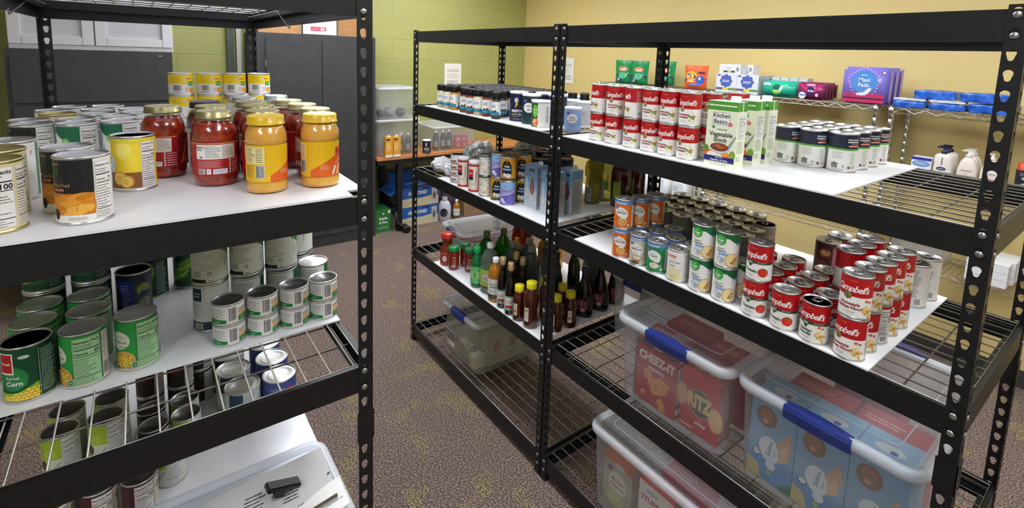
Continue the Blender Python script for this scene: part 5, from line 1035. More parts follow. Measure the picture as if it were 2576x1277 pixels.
P_('iodized_salt', 'salt_canister', .936, .091, z, -6, 'dark green patterned salt canister with white oval', 'canister')
P_('grated_cheese', 'cheese_canister', 1.021, .074, z, 2, 'white canister with green side and barcode, beside the middle post', 'canister')
P_('morton_salt', 'salt_canister', .915, .182, z, 90, 'navy canister with white lid behind the green patterned salt', 'canister'); P_('morton_salt', 'salt_canister', 1.005, .176, z, 120, 'navy canister with white lid behind the white cheese canister', 'canister')
P_('gray_canister', 'drink_canister', 1.060, .284, z, -10, 'pale grey canister seen just right of the middle posts', 'canister'); P_('gray_canister', 'drink_canister', .975, .290, z, -10, 'pale grey canister, left one behind the middle posts', 'canister')
P_('baking_powder', 'baking_powder_canister', 1.149, .131, ztop(2) + .0004, 6, 'light blue baking powder canister right of the middle posts', 'canister')
for x, y in ((.70, .53), (.79, .54)):
    P_('baking_powder', 'lime_lid_canister', x, y, z, 100, 'lime green lidded tub at the back behind the spice bottles, %s one' % ('left' if x < .75 else 'right'), 'tub')
# ---- middle rack: coconut milk, cartons
z = ZB[3]
P_('shortening_can', 'pie_filling_can', .405, .046, z, 0, 'blue and white striped tall can left of the red oat canisters', 'can')
P_('oat_canister', 'oat_canister', .489, .036, z, -4, 'left of two cream and red canisters with frosted lids', 'canister', 'cream and red canisters'); P_('oat_canister', 'oat_canister', .594, .034, z, -4, 'right of two cream and red canisters with frosted lids', 'canister', 'cream and red canisters')
for t in (0, 1): P_('leaf_pattern_can', 'leaf_can', .681, .038, z + t * (.097 + E2), -12, '%s cream can with scattered leaf pattern' % ('lower', 'upper')[t], 'can', 'leaf pattern cans')
for k, x, y, t, lb in [('asia_coconut_can', .766, .052, 0, 'black and yellow coconut milk can under the lavender can, left stack'), ('lavender_coconut_can', .766, .052, 1, 'lavender coconut milk can on top of the left stack'), ('lavender_coconut_can', .846, .047, 0, 'lavender coconut milk can at the bottom of the front stack'), ('asia_coconut_can', .846, .047, 1, 'black and yellow coconut milk can on top of the front stack'),
 ('asia_coconut_can', .852, .128, 0, 'black and yellow coconut milk can at the bottom of the stack beside the almond carton'), ('asia_coconut_can', .852, .128, 1, 'black and yellow coconut milk can on top of the stack beside the almond carton'),
 ('lavender_coconut_can', .770, .130, 0, 'coconut milk can at the bottom of the rear left stack'), ('asia_coconut_can', .770, .130, 1, 'coconut milk can on top of the rear left stack')]:
    P_(k, 'coconut_milk_can', x, y, z + t * (.107 + E2), -14 if k[0] == 'a' else -10, lb, 'can', 'coconut milk cans')
for x, y, r_, lb in ((.942, .128, 0, 'almond milk carton left of the middle posts, fully visible'), (1.066, .117, 0, 'almond milk carton half hidden by the middle posts'), (1.076, .206, 1, 'almond milk carton right of the middle posts showing its side')):
    P_('almond_carton', 'almond_milk_carton', x, y, z, 0, lb, 'carton', 'almond milk cartons', rz=r_)
for i, (x, y) in enumerate(((.64, .30), (.725, .25), (.815, .26), (.68, .39), (.77, .36), (.86, .37), (.72, .49))):
    P_('black_lid_canister', 'black_lid_canister', x, y, z, rj.uniform(-30, 30), 'dark round canister with flat black lid behind the coconut milk cans', 'canister', 'dark canisters with black lids', scale=(1.15, 1.15, 1.2))
P_('oil_bottle', 'oil_bottle', 1.028, .392, z, -14, 'pale yellow oil bottle with flared shoulder, nearest of the oil bottles', 'bottle', 'pale oil bottles'); P_('oil_bottle', 'oil_bottle', 1.026, .478, z, -14, 'pale yellow oil bottle behind the nearest one', 'bottle', 'pale oil bottles'); P_('oil_bottle', 'oil_bottle', .945, .500, z, -14, 'pale yellow oil bottle at the left of the group', 'bottle', 'pale oil bottles')
P_('cooking_oil_jug', 'vinegar_jug', 1.128, .470, z, 12, 'dark maroon jug with lime green label, front one', 'jug', 'dark maroon jugs'); P_('cooking_oil_jug', 'vinegar_jug', 1.128, .563, z, 12, 'dark maroon jug standing behind the green labelled jug', 'jug', 'dark maroon jugs')
BAGM = noisy('printed_white_bag', ['#eef1f0', '#f4f4f2', '#dfe8e4', '#5f98a8', '#eceae4', '#b8322c', '#eef0e6', '#8fb84a'], 13, .32, .5, 30, bdist=.01, pos=[.3, .40, .46, .48, .53, .655, .665, .74], detail=1.5, coat=.2)
WBAG = noisy('plain_white_bag', ['#e9eaea', '#f4f4f4', '#e2e3e4', '#a83a36'], 14, .35, .8, 26, bdist=.014, pos=[.3, .5, .69, .72], detail=1, coat=.2)
def bag(x, y, z, w_, d, h, mat, seed, label, rz=0.0):
    rn = random.Random(seed); bm = bmesh.new(); bmesh.ops.create_icosphere(bm, subdivisions=5, radius=1); ph = [rn.uniform(0, 6) for _ in range(8)]
    for v in bm.verts:
        n_ = v.co.copy(); s_ = 1
        for q in range(4): s_ += .055 * math.sin(3.1 * (q + 1) * n_.x + ph[q]) * math.sin(2.7 * (q + 1) * n_.y + ph[q + 4] + 2 * n_.z)
        e_ = max(abs(n_.x), abs(n_.y)) ** .5; s_ += .16 * (noise.turbulence(n_ * 2.2 + Vector((seed, 0, 0)), 4, True) - .45) + .05 * noise.noise(n_ * 9); v.co = Vector((n_.x * s_ * w_ / 2 * 1.05, n_.y * s_ * d / 2 * 1.05, max(0, n_.z * s_ * .5 + .44) * h + rn.uniform(-.0012, .0012)))
    me = bpy.data.meshes.new('bag'); bm.to_mesh(me); bm.free(); me.materials.append(mat)
    for p in me.polygons: p.use_smooth = True
    o = ob('bag', me, None, (x, y, z), rz); prop(o, label, 'bag', 'crumpled printed bags'); return o
bag(.150, .105, ztop(3) + .001, .13, .12, .085, WBAG, 1, 'plain white crumpled bag at the left end of the coconut milk shelf'); bag(.290, .105, z + .0005, .13, .12, .095, WBAG, 5, 'plain white crumpled bag touching the striped blue can')
bag(.22, .31, z + .0005, .19, .17, .17, BAGM, 3, 'printed white bag with coloured fruit marks, left of three', .3); bag(.43, .245, z + .0005, .18, .16, .155, BAGM, 7, 'printed white bag with blue swirls, middle of three', .1); bag(.50, .46, z + .0005, .24, .18, .215, BAGM, 9, 'printed white bag heaped highest at the back', .2)
# ---- middle rack: bottles
z = ZB[4]
BT = [('red_cap_sauce', 'salsa_bottle', .306, .056, 0, 'red sauce bottle with bright red cap at the left end'), ('green_cap_paste', 'chili_jar', .381, .052, 4, 'small red chili jar with green cap, nearest of four'), ('green_cap_paste', 'chili_jar', .376, .128, 4, 'small red chili jar with green cap directly behind the nearest one'), ('green_cap_paste', 'chili_jar', .450, .112, -10, 'small red chili jar with green cap and white label, right of four'), ('green_cap_paste', 'chili_jar', .430, .178, 0, 'small red chili jar with green cap at the back of four'),
 ('lime_bottle', 'lime_juice_bottle', .613, .048, -6, 'green lime juice bottle with green cap'), ('vinegar_bottle', 'vinegar_bottle', .693, .070, -24, 'clear white vinegar bottle with lime label and white cap'), ('cider_vinegar_bottle', 'cider_vinegar_bottle', .779, .044, -12, 'amber cider vinegar bottle with white cap and white label'),
 ('soy_bottle', 'soy_sauce_bottle', .849, .032, -14, 'dark soy sauce bottle with tan cap, nearest the cider vinegar'), ('soy_bottle', 'soy_sauce_bottle', .917, .026, -14, 'dark soy sauce bottle with tan cap, next to the honey'), ('soy_bottle', 'soy_sauce_bottle', .836, .118, 0, 'dark soy sauce bottle, left one of the rear pair'), ('soy_bottle', 'soy_sauce_bottle', .900, .106, 0, 'dark soy sauce bottle, right one of the rear pair'),
 ('honey_bottle', 'honey_bottle', .976, .032, -2, 'small honey bottle with yellow cap beside the soy sauce'), ('big_honey_bottle', 'honey_bottle', 1.048, .040, 0, 'largest honey bottle with yellow cap, foremost by the post'), ('big_honey_bottle', 'honey_bottle', 1.050, .124, 20, 'honey bottle with yellow cap directly behind the largest one'),
 ('honey_bottle', 'honey_bottle', 1.132, .108, 0, 'small honey bottle right of the middle posts, nearest'), ('honey_bottle', 'honey_bottle', 1.140, .180, 30, 'small honey bottle right of the middle posts, second one'), ('honey_bottle', 'honey_bottle', 1.072, .196, 30, 'small honey bottle right of the middle posts, furthest one'),
 ('syrup_bottle', 'syrup_bottle', 1.112, .290, -10, 'dark syrup bottle with maroon label, nearer one'), ('syrup_bottle', 'syrup_bottle', 1.112, .392, -10, 'dark syrup bottle with maroon label, further one'), ('syrup_bottle', 'syrup_bottle', 1.112, .50, 10, 'dark syrup bottle at the very back right'),
 ('green_juice_bottle', 'green_juice_bottle', .572, .130, 0, 'large green bottle with olive cap, front one'), ('green_juice_bottle', 'green_juice_bottle', .585, .226, 0, 'large green bottle with olive cap, rear one'),
 ('grey_cap_bottle', 'grey_cap_bottle', .742, .168, 0, 'dim clear bottle with grey cap, left of three'), ('grey_cap_bottle', 'grey_cap_bottle', .836, .205, 0, 'dim clear bottle with grey cap, front right of three'), ('grey_cap_bottle', 'grey_cap_bottle', .748, .262, 0, 'dim clear bottle with grey cap, rear of three'),
 ('mayonnaise_jar', 'mayonnaise_jar', .640, .320, 0, 'wide jar with dark navy lid behind the green bottles'), ('mayonnaise_jar', 'mayonnaise_jar', .70, .44, 0, 'wide jar with dark navy lid further back under the beam'),
 ('ketchup_bottle', 'ketchup_bottle', .415, .450, 0, 'dark red ketchup bottle with white cap, left one'), ('ketchup_bottle', 'ketchup_bottle', .510, .440, 0, 'dark red ketchup bottle with white cap, right one'),
 ('mustard_bottle', 'mustard_bottle', .545, .345, 0, 'yellow squeeze bottle, leftmost of the yellow group'), ('mustard_bottle', 'mustard_bottle', .585, .410, 0, 'yellow squeeze bottle, second of the yellow group'), ('mustard_bottle', 'mustard_bottle', .60, .485, 0, 'yellow squeeze bottle, third of the yellow group'), ('mustard_bottle', 'mustard_bottle', .665, .535, 0, 'yellow squeeze bottle, rightmost of the yellow group'),
 ('dark_green_bottle', 'dark_oil_bottle', .905, .300, 0, 'dark green oil bottle left of the middle posts, front one'), ('dark_green_bottle', 'dark_oil_bottle', .835, .350, 0, 'dark green oil bottle left of the middle posts, rear one'), ('dark_green_bottle', 'dark_oil_bottle', .985, .235, 0, 'dark green oil bottle right behind the middle posts'),
 ('dark_green_bottle', 'dark_oil_bottle', 1.000, .330, 0, 'dark green oil bottle in the second row behind the posts'), ('grey_cap_bottle', 'grey_cap_bottle', 1.015, .430, 0, 'dim clear bottle with grey cap seen right of the posts'), ('dark_green_bottle', 'dark_oil_bottle', .93, .400, 0, 'dark green oil bottle in the third row behind the posts'), ('syrup_bottle', 'syrup_bottle', .95, .51, 0, 'dark bottle with navy cap at the back middle')]
for k, nm, x, y, t, lb in BT:
    P_(k, nm, x, y, z, t, lb, 'jar' if 'jar' in nm else 'bottle')
P_('bin_e', 'clear_storage_bin', .172, .375, ZB[4] + .0004, 0, 'short clear lidded bin with navy latch on the bottle shelf of the middle rack', 'bin', rz=-6)
for i in range(9): ox, oy = rj.uniform(-.06, .07), rj.uniform(-.09, .10); g = G(); g.lathe([(0, 0), (.03, .004), (.034, .012), (0, .02)], M(('#c9705a', '#d98f72', '#b85a48')[i % 3], .4), 12, sy=.55); o = ob('snack_packet', g, None, (.172 + ox, .365 + oy, ZB[4] + .006 + .009 * (i % 3)), rj.uniform(0, 3)); prop(o, 'pinkish orange packet lying loose inside the short lidded bin', 'packet', 'packets inside the short lidded bin')
# ---- right rack, soup shelf
z = ZB[2]; g_ = 'vegetarian vegetable soup cans stacked two high'; n_ = 0
tb = (-34, -48, -30, -20, -34, -30)
for i, x in enumerate((1.359, 1.432, 1.513, 1.586, 1.653, 1.721)):
    for t in (0, 1):
        P_('vegetarian_soup', 'soup_can', x, .057, z + t * (.0985 + E2), (tb, (-72, -14, -88, -34, -34, -30))[t][i], 'vegetable soup can, %s of the %s stack from the left in the front row' % (('lower', 'upper')[t], ORD[i]), 'can', g_)
for i, x in enumerate((1.372, 1.447, 1.522, 1.597, 1.668, 1.742)):
    for t in (0, 1): P_('vegetarian_soup', 'soup_can', x, .128, z + t * (.0985 + E2), rj.uniform(-30, 10), 'vegetable soup can, %s of the %s stack from the left, second row' % (('lower', 'upper')[t], ORD[i]), 'can', g_)
for t in (0, 1): P_('vegetarian_soup', 'soup_can', 1.757, .255, z + t * (.0985 + E2), 0, 'red soup can, %s of the lone stack behind the stock cartons' % ('lower', 'upper')[t], 'can', g_)
for i, (x, y) in enumerate(((1.832, .066), (1.834, .161), (1.840, .221))): P_('stock_carton', 'stock_carton', x, y, z, 0, '%s cream and green vegetable stock carton of the row of three' % ('nearest', 'middle', 'furthest')[i], 'carton', 'vegetable stock cartons', rz=3 - i)
QS = [(1.963, .307), (2.037, .318), (1.888, .392), (1.964, .384), (2.040, .394), (1.888, .468), (1.965, .460), (2.041, .470), (1.889, .546), (1.966, .537), (2.040, .547), (1.888, .315)]
for x, y in QS:
    row = {True: 'front', False: 'rear'}[y < .35]; row = 'front' if y < .35 else 'second' if y < .42 else 'third' if y < .5 else 'last'; c_ = 'left' if x < 1.92 else 'middle' if x < 2.0 else 'right'
    P_('quality_soup', 'soup_can', x, y, z, 13 + rj.uniform(-3, 3), 'navy, green and white soup can, %s column, %s row of the block' % (c_, row), 'can', 'navy and white soup cans')
# ---- right rack, condensed soup shelf
z = ZB[3]; h1 = .0985 + E2; S = []
for x, y, nm in ((1.515, .036, 'front'), (1.532, .102, 'second'), (1.540, .171, 'rear')):
    for t in (0, 1): S.append(('orange_soup', x, y, -22, t, '%s orange noodle soup can of the %s stack' % (('lower', 'upper')[t], nm)))
S += [('mushroom_soup', 1.590, .034, -24, 0, 'tan and blue cream of mushroom can in the front row'), ('celery_soup', 1.658, .036, -26, 0, 'green and blue cream of celery can in the front row'), ('cream_soup', 1.733, .037, -18, 0, 'white cream of chicken can with red tag in the front row'),
 ('mushroom_soup', 1.603, .110, 60, 0, 'blue-topped soup can behind the cream of mushroom can'), ('celery_soup', 1.672, .108, 40, 0, 'blue-topped soup can behind the cream of celery can'), ('mushroom_soup', 1.612, .182, 110, 0, 'grey looking soup can beside the rear orange stack'), ('cream_soup', 1.742, .110, 80, 0, 'silver-topped can behind the white cream of chicken can')]
for x, y, nm in ((1.810, .038, 'left'), (1.882, .040, 'right')):
    for t in (0, 1): S.append(('fresh_soup', x, y, -10, t, '%s green and white cream of chicken can of the %s front stack' % (('lower', 'upper')[t], nm)))
S += [('fresh_soup', 1.896, .112, -30, 0, 'green and white can at the bottom behind the right cream of chicken stack'), ('fresh_soup', 1.822, .112, -30, 0, 'green and white can at the bottom behind the left cream of chicken stack')]
S += [('tomato_soup', 1.973, .036, -20, 0, 'lower red tomato soup can of the stacked pair'), ('tomato_soup', 1.977, .034, -32, 1, 'upper red tomato soup can of the stacked pair'), ('tomato_soup', 2.049, .036, -34, 0, 'single tomato soup can right of the stacked pair'), ('noodle_soup', 2.120, .036, -24, 0, 'red chicken noodle soup can with green heart in the front row')]
for i, (x, y, lb) in enumerate([(1.972, .112, 'directly behind the stacked tomato pair'), (2.049, .110, 'directly behind the single tomato can'), (2.122, .106, 'directly behind the chicken noodle can'), (1.974, .186, 'second behind the stacked tomato pair'), (2.055, .184, 'second behind the single tomato can'), (1.967, .259, 'third behind the stacked tomato pair'), (2.056, .258, 'third behind the single tomato can'), (1.896, .236, 'left edge of the single-height red cans')]):
    S.append(('tomato_soup', x, y, rj.uniform(-10, 30), 0, 'single-height red soup can, ' + lb))
for i, y in enumerate((.034, .099, .164, .229, .294)):
    for t in (0, 1): S.append(('homestyle_soup', 2.197 + .002 * i, y, (-14, -18, -14, -18, -20)[i] if t else (-34, -24, -78, -22, -24)[i], t, 'homestyle noodle soup can, %s layer, %s from the front, right file' % (('lower', 'upper')[t], ORD[i])))
for i, y in enumerate((.186, .256, .326)):
    for t in (0, 1): S.append(('homestyle_soup', 2.129, y, 90, t, 'red soup can, %s layer, %s from the front, inner file of two' % (('lower', 'upper')[t], ORD[i])))
for k, x, y, t, lv, lb in S: P_(k, 'soup_can', x, y, z + lv * h1, t, lb, 'can', 'condensed soup cans on the lower soup shelf')
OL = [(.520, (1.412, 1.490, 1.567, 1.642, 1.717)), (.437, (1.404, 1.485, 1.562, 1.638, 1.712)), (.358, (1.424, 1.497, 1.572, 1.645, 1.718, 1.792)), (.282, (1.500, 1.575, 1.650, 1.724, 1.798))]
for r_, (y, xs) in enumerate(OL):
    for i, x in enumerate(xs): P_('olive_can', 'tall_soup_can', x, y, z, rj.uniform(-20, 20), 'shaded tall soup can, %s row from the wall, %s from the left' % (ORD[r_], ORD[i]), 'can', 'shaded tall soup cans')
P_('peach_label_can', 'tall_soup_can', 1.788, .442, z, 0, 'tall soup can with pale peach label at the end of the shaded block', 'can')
P_('maroon_can', 'tall_soup_can', 1.977, .464, z, 0, 'tall maroon soup can, front one of the pair', 'can', 'tall maroon soup cans'); P_('maroon_can', 'tall_soup_can', 1.978, .550, z, -40, 'tall maroon soup can, rear one of the pair', 'can', 'tall maroon soup cans')
P_('text_can', 'tall_text_can', 2.195, .476, z, -8, 'tall white can covered in small print, front one of two', 'can', 'tall white print cans'); P_('text_can', 'tall_text_can', 2.200, .558, z, -2, 'tall white can covered in small print, rear one of two', 'can', 'tall white print cans')
# ---- bins on the lower tiers
w4 = ztop(4) + .0004; w5 = ztop(5) + .0004
P_('bin_a', 'clear_storage_bin', 1.7275, .305, w4, 0, 'clear lidded bin with blue latch holding red cracker boxes', 'bin', rz=0); P_('bin_b', 'clear_storage_bin', 2.152, .318, w4, 0, 'clear lidded bin with blue latch holding light blue saltine boxes', 'bin', rz=0); P_('bin_f', 'clear_storage_bin', 1.372, .44, w4, 0, 'smaller clear bin behind the left side of the red cracker bin', 'bin', rz=0)
P_('bin_c', 'clear_storage_bin', 1.727, .215, w5, 0, 'clear lidded bin on the bottom tier holding stuffing and potato boxes', 'bin', rz=0); P_('bin_d', 'clear_storage_bin', .470, .290, w5, 0, 'clear lidded bin with blue latch, bottom tier of the middle rack', 'bin', rz=0)
zi = w4 + .004
P_('cheddar_box', 'cracker_box', 1.666, .095, zi, 0, 'red cheddar cracker box in the left front of the bin', 'box', rz=0); P_('ritz_box', 'cracker_box', 1.820, .112, zi, 0, 'red round cracker box with navy oval in the right front of the bin', 'box', rz=1, scale=(.72, 1, 1))
P_('cheddar_box', 'cracker_box', 1.650, .172, zi, 0, 'red cracker box standing second in the left of the bin', 'box', rz=0); P_('red_cracker_box', 'cracker_box', 1.650, .30, zi, 0, 'plain red box behind the cheddar cracker boxes', 'box', rz=0); P_('red_cracker_box', 'cracker_box', 1.822, .26, zi, 0, 'plain red box behind the round cracker box', 'box', rz=0)
for i, x in enumerate((2.033, 2.153, 2.273)): P_('saltine_box', 'saltine_box', x, .145, zi, 0, 'light blue saltine box, %s of the three in front of the bin' % ('left', 'middle', 'right')[i], 'box', 'saltine boxes', rz=0, scale=(.92, 1, 1))
P_('red_cracker_box', 'cracker_box', 2.07, .30, zi, 0, 'pinkish red box behind the saltines, left one', 'box', rz=0); P_('red_cracker_box', 'cracker_box', 2.24, .30, zi, 0, 'pinkish red box behind the saltines, right one', 'box', rz=0); P_('red_cracker_box', 'cracker_box', 2.15, .43, zi, 0, 'pinkish red box furthest back in the saltine bin', 'box', rz=0)
zi = w5 + .004
P_('potato_box', 'potato_box', 1.545, .085, zi, 0, 'instant mashed potato box leaning at the left of the bottom bin', 'box', rz=0); P_('stuffing_box', 'stuffing_box', 1.705, .088, zi, 0, 'white and red stuffing mix box on the bottom tier', 'box', rz=0); P_('stuffing_box', 'stuffing_box', 1.860, .088, zi, 0, 'white and red stuffing box right of the first stuffing box', 'box', rz=0)
P_('red_cracker_box', 'cracker_box', 1.74, .20, zi, 0, 'red box behind the stuffing boxes', 'box', rz=0)
for i, (x, y) in enumerate(((.45, .20), (.45, .30), (.45, .40), (.56, .20), (.56, .30), (.56, .40))): P_('tea_box', 'tea_box', x, y, zi, 0, 'pale green box in the bottom clear bin, %s column, %s from the front' % (('left', 'right')[i // 3], ORD[i % 3]), 'box', 'pale green boxes in the bottom bin', rz=90)
P_('yellow_box', 'small_box', .44, .105, zi + .001, 0, 'small pale yellow box lying in front inside the bottom bin', 'box', rz=4, scale=(.8, .8, 1)); P_('yellow_box', 'small_box', .56, .112, zi, 0, 'small white labelled box at the front corner inside the bottom bin', 'box', rz=90, scale=(.8, .8, 1))
card('bin_sticker', [(.375, .0245, .165), (.455, .0245, .165), (.455, .0215, .25), (.375, .0215, .25)], M('#b9b4b0', .4), 'paper product sticker on the front of the bottom bin in the middle rack', 'sticker', lambda A, W, h: (A.rect(2, 2, W - 2, h * .35, PAPER), A.lines(5, 5, W * .5, h * .3, 3, K, .4), A.rect(2, h * .4, W - 2, h - 2, M('#6f6a70')), A.lines(6, h * .5, W - 8, h * .9, 4, M('#a9a4a8'), .4)))
# ================================================================ background
DK = noisy('charcoal_enamel', ['#38393b', '#3f4042'], 20, .45, .05, 300, bdist=.0004); DK2 = M('#2c2d2f', .5)
def part(parent, name, g, label=None, loc=(0, 0, 0)):
    o = ob(name, g, parent, loc)
    if label: o['label'] = label
    return o
# tall two-door cabinet against the green wall
xf = -1.733; r = empty('storage_cabinet', (-1.99, -.03, 0)); prop(r, 'tall charcoal two-door metal cabinet standing against the green block wall', 'cabinet')
def wbox(a, b_, c_, d_, e_, f_, m_, bev=0): g = G(); g.box(a + 1.99, b_ + 1.99, c_ + .03, d_ + .03, e_, f_, m_, bev=bev); return g
part(r, 'cabinet_body', wbox(-2.252, xf, -.50, .455, 0, 1.82, DK)); part(r, 'door', wbox(xf + .0005, xf + .014, -.435, -.011, .1, 1.777, DK, .002)); part(r, 'door', wbox(xf + .0005, xf + .014, -.006, .428, .1, 1.777, DK, .002))
for zz in (1.55, .4): part(r, 'hinge', wbox(xf + .012, xf + .018, -.442, -.436, zz, zz + .06, CHROME))
part(r, 'door_handle', wbox(xf + .014, xf + .03, .012, .03, .9, 1.02, CHROME))
g = G(); g.box(-2.20, -1.80, -.47, -.15, 1.8205, 2.02, noisy('cardboard', ['#b98a5c', '#c29466'], 30, .8)); o = ob('cardboard_box', g); prop(o, 'brown cardboard box on the tall cabinet, left of the framed sign', 'box')
g = G(); g.box(-2.20, -1.80, .14, .44, 1.8205, 2.02, noisy('cardboard_darker', ['#a87a4c', '#b28455'], 30, .8)); o = ob('cardboard_box', g); prop(o, 'brown cardboard box on the tall cabinet, right of the framed sign', 'box')
r = empty('framed_sign', (-1.785, 0, 1.8205)); prop(r, 'white sign with black frame and red strip standing on the tall cabinet', 'sign')
g = G(); g.box(0, .012, -.148, .135, 0, .25, K); part(r, 'frame', g); g = G(); g.box(.012, .014, -.142, .129, .004, .246, PAPER)
A = Art(); A.rect(60, 28, 185, 62, M('#d6305a')); A.rect(140, 33, 172, 55, PAPER); A.lines(144, 36, 168, 52, 3, Ink, .4); A.lines(66, 34, 134, 56, 2, M('#f0a0b4'), .4, .2); g.art(A, plane_fn((.0142, -.142, .004), (0, 1, 0), (0, 0, 1), (1, 0, 0))); part(r, 'sign_face', g)
# lateral file cabinet with a white hutch on top
r = empty('file_cabinet', (-1.99, -1.467, 0)); prop(r, 'charcoal lateral file cabinet with wide drawers behind the left rack', 'cabinet')
def fb(a, b_, c_, d_, e_, f_, m_, bev=0): g = G(); g.box(a + 1.99, b_ + 1.99, c_ + 1.467, d_ + 1.467, e_, f_, m_, bev=bev); return g
part(r, 'cabinet_body', fb(-2.252, xf, -1.893, -1.041, 0, 1.645, DK))
for k in range(5):
    zt = 1.592 - k * .30; part(r, 'drawer', fb(xf + .0005, xf + .016, -1.872, -1.062, zt - .285, zt, DK, .003))
part(r, 'lock', fb(xf, xf + .004, -1.12, -1.10, 1.612, 1.622, CHROME))
WHT = M('#d9d9dc', .4); r = empty('glass_door_hutch', (-1.99, -1.45, 1.6455)); prop(r, 'white hutch with two glass panel doors standing on the file cabinet', 'cabinet')
def hb(a, b_, c_, d_, e_, f_, m_, bev=0): g = G(); g.box(a + 1.99, b_ + 1.99, c_ + 1.45, d_ + 1.45, e_, f_, m_, bev=bev); return g
part(r, 'cabinet_body', hb(-2.252, -1.775, -1.875, -1.03, 0, .55, WHT, .003))
for y0, y1 in ((-1.872, -1.463), (-1.457, -1.033)):
    g = hb(-1.774, -1.748, y0 + .0605, y1 - .0605, .03, .085, WHT, .003)
    for a in ((y0, y0 + .06, .03, .54), (y1 - .06, y1, .03, .54), (y0 + .0605, y1 - .0605, .485, .54)): g.box(.216, .242, a[0] + 1.45, a[1] + 1.45, a[2], a[3], WHT, bev=.003)
    d_ = part(r, 'door', g); g = hb(-1.774, -1.766, y0 + .06, y1 - .06, .085, .485, M('#c9cbd2', .12, 0, .6)); ob('glass_panel', g, d_)
g = G()
g.box(.2152, .235, -.42, .415, .001, .029, M('#c6c6c8', .4)); part(r, 'base_rail', g)
# conduit and grey channel on the wall
g = G(); g.tube([(-2.225, -.545, 0), (-2.225, -.545, H - .01)], .022, M('#cfcdc4', .4), 12); o = ob('conduit_pipe', g); prop(o, 'vertical off-white pipe on the green wall beside the tall cabinet', 'pipe')
g = G(); g.box(-2.258, -2.20, -.635, -.585, .9, H - .01, M('#55574f', .5)); o = ob('cable_channel', g); prop(o, 'vertical dark grey channel left of the off-white pipe', 'cable channel')
# paper notices
def notice(A, W, h): A.rect(0, 0, W, h, PAPER); A.text('NOTICE', W / 2, h * .86, 9, Ink, .02); A.lines(W * .15, h * .66, W * .87, h * .78, 3, Ink, .32, .1); A.lines(W * .15, h * .42, W * .87, h * .62, 4, Gry, .26, .3); A.lines(W * .15, h * .14, W * .87, h * .34, 4, Ink, .3, .1)
card('wall_notice', [(-2.2545, 1.443, 1.318), (-2.2545, 1.655, 1.318), (-2.2545, 1.655, 1.597), (-2.2545, 1.443, 1.597)], PAPER, 'white printed notice taped to the green block wall', 'notice', notice)
card('wall_notice', [(-1.60, 2.5445, 1.425), (-1.385, 2.5445, 1.425), (-1.385, 2.5445, 1.702), (-1.60, 2.5445, 1.702)], PAPER, 'white printed notice on the yellow wall beside the middle posts', 'notice', notice)
# folding table with bins along the green wall
TB = noisy('orange_wood_laminate', ['#c9824c', '#d39059'], 9, .4)
r = empty('side_table', (-2.0, 1.4, 0)); prop(r, 'table with orange wood top and black legs along the green wall', 'table')
g = G(); g.box(-.25, .27, -.93, .95, .705, .735, TB, bev=.003); part(r, 'tabletop', g); g = G(); g.box(-.24, .255, -.92, .94, .66, .7045, M('#17181a', .5)); part(r, 'apron', g)
for lx in (-.21, .2):
    for ly in (-.72, .88): g = G(); g.box(lx, lx + .05, ly, ly + .05, 0, .66, M('#141517', .5)); part(r, 'leg', g)
GRB = sheer('greenish_bin_plastic', '#d9e2da', '#a9b8ac', .3, .5)
P_('bin_h', 'clear_storage_bin', -1.985, .695, .7355, 0, 'grey clear bin with pale green lid on the orange table, lower of two', 'bin', rz=90)
P_('bin_g', 'clear_storage_bin', -1.985, .69, 1.086, 0, 'grey clear bin stacked on top of the pale green lidded bin', 'bin', rz=90); P_('bin_i', 'clear_storage_bin', -1.985, 1.32, .7355, 0, 'clear bin with bottles and red cartons on the table, right of the yellow cartons', 'bin', rz=90)
def yc(A, W, h): A.rect(-W, 0, W, h, M('#e0a02c')); A.rect(-W, 0, W, h * .12, PAPER); A.rect(-W * .8, h * .82, W * .2, h * .9, NAVY); A.lines(-W * .7, h * .3, W * .7, h * .7, 8, M('#f6e2b0'), .4); A.text('V', -W * .3, h * .3, 16, M('#c9622a'), .03)
boxk('vanilla_carton', .070, .05, .19, M('#e3a936'), {'f': yc}, extra=[cap_part(0, 0, .19, .010, .012, PAPER)])
for i, y in enumerate((.585, .662)): P_('vanilla_carton', 'drink_carton', -1.702 - .04, y, .7355, 0, 'yellow drink carton on the orange table edge, %s one' % ('left', 'right')[i], 'carton', 'yellow drink cartons', rz=90, scale=(1, .7, 1))
bottle('small_dark_bottle', [(.03, 0), (.032, .004), (.032, .12), (.022, .15), (.012, .17)], M('#2b2c2e', .3), (.014, .168, .19, M('#dcdcda', .4)), (.0323, 30, 90), lambda A, W, h: A.rect(-24, 0, 20, h, M('#9a9a96')))
for i, (x, y) in enumerate(((-1.85, .75), (-1.85, .83), (-1.92, .79))): P_('small_dark_bottle', 'bottle', x, y, .742, 0, 'small dark bottle inside the lower table bin', 'bottle', 'small dark bottles in the lower table bin')
for i, (x, y) in enumerate(((-1.86, 1.14), (-1.86, 1.22), (-1.86, 1.29))): P_('small_dark_bottle', 'bottle', x, y, .742, 0, 'white-capped bottle inside the right hand table bin', 'bottle', 'white-capped bottles in the right table bin')
boxk('red_carton', .07, .05, .13, M('#c2506a'), {'f': lambda A, W, h: (A.rect(-W, 0, W, h, M('#c4586e')), A.lines(-W * .7, h * .6, W * .7, h * .8, 2, PAPER, .4), A.ell(0, h * .25, W * .5, h * .15, M('#d99a5c')))})
for i, y in enumerate((1.38, 1.455)): P_('red_carton', 'small_carton', -1.85, y, .742, 0, 'pinkish red carton inside the right hand table bin', 'carton', 'pinkish red cartons in the table bin', rz=90)
g = G()
rn = random.Random(8)
for k in range(9): pass
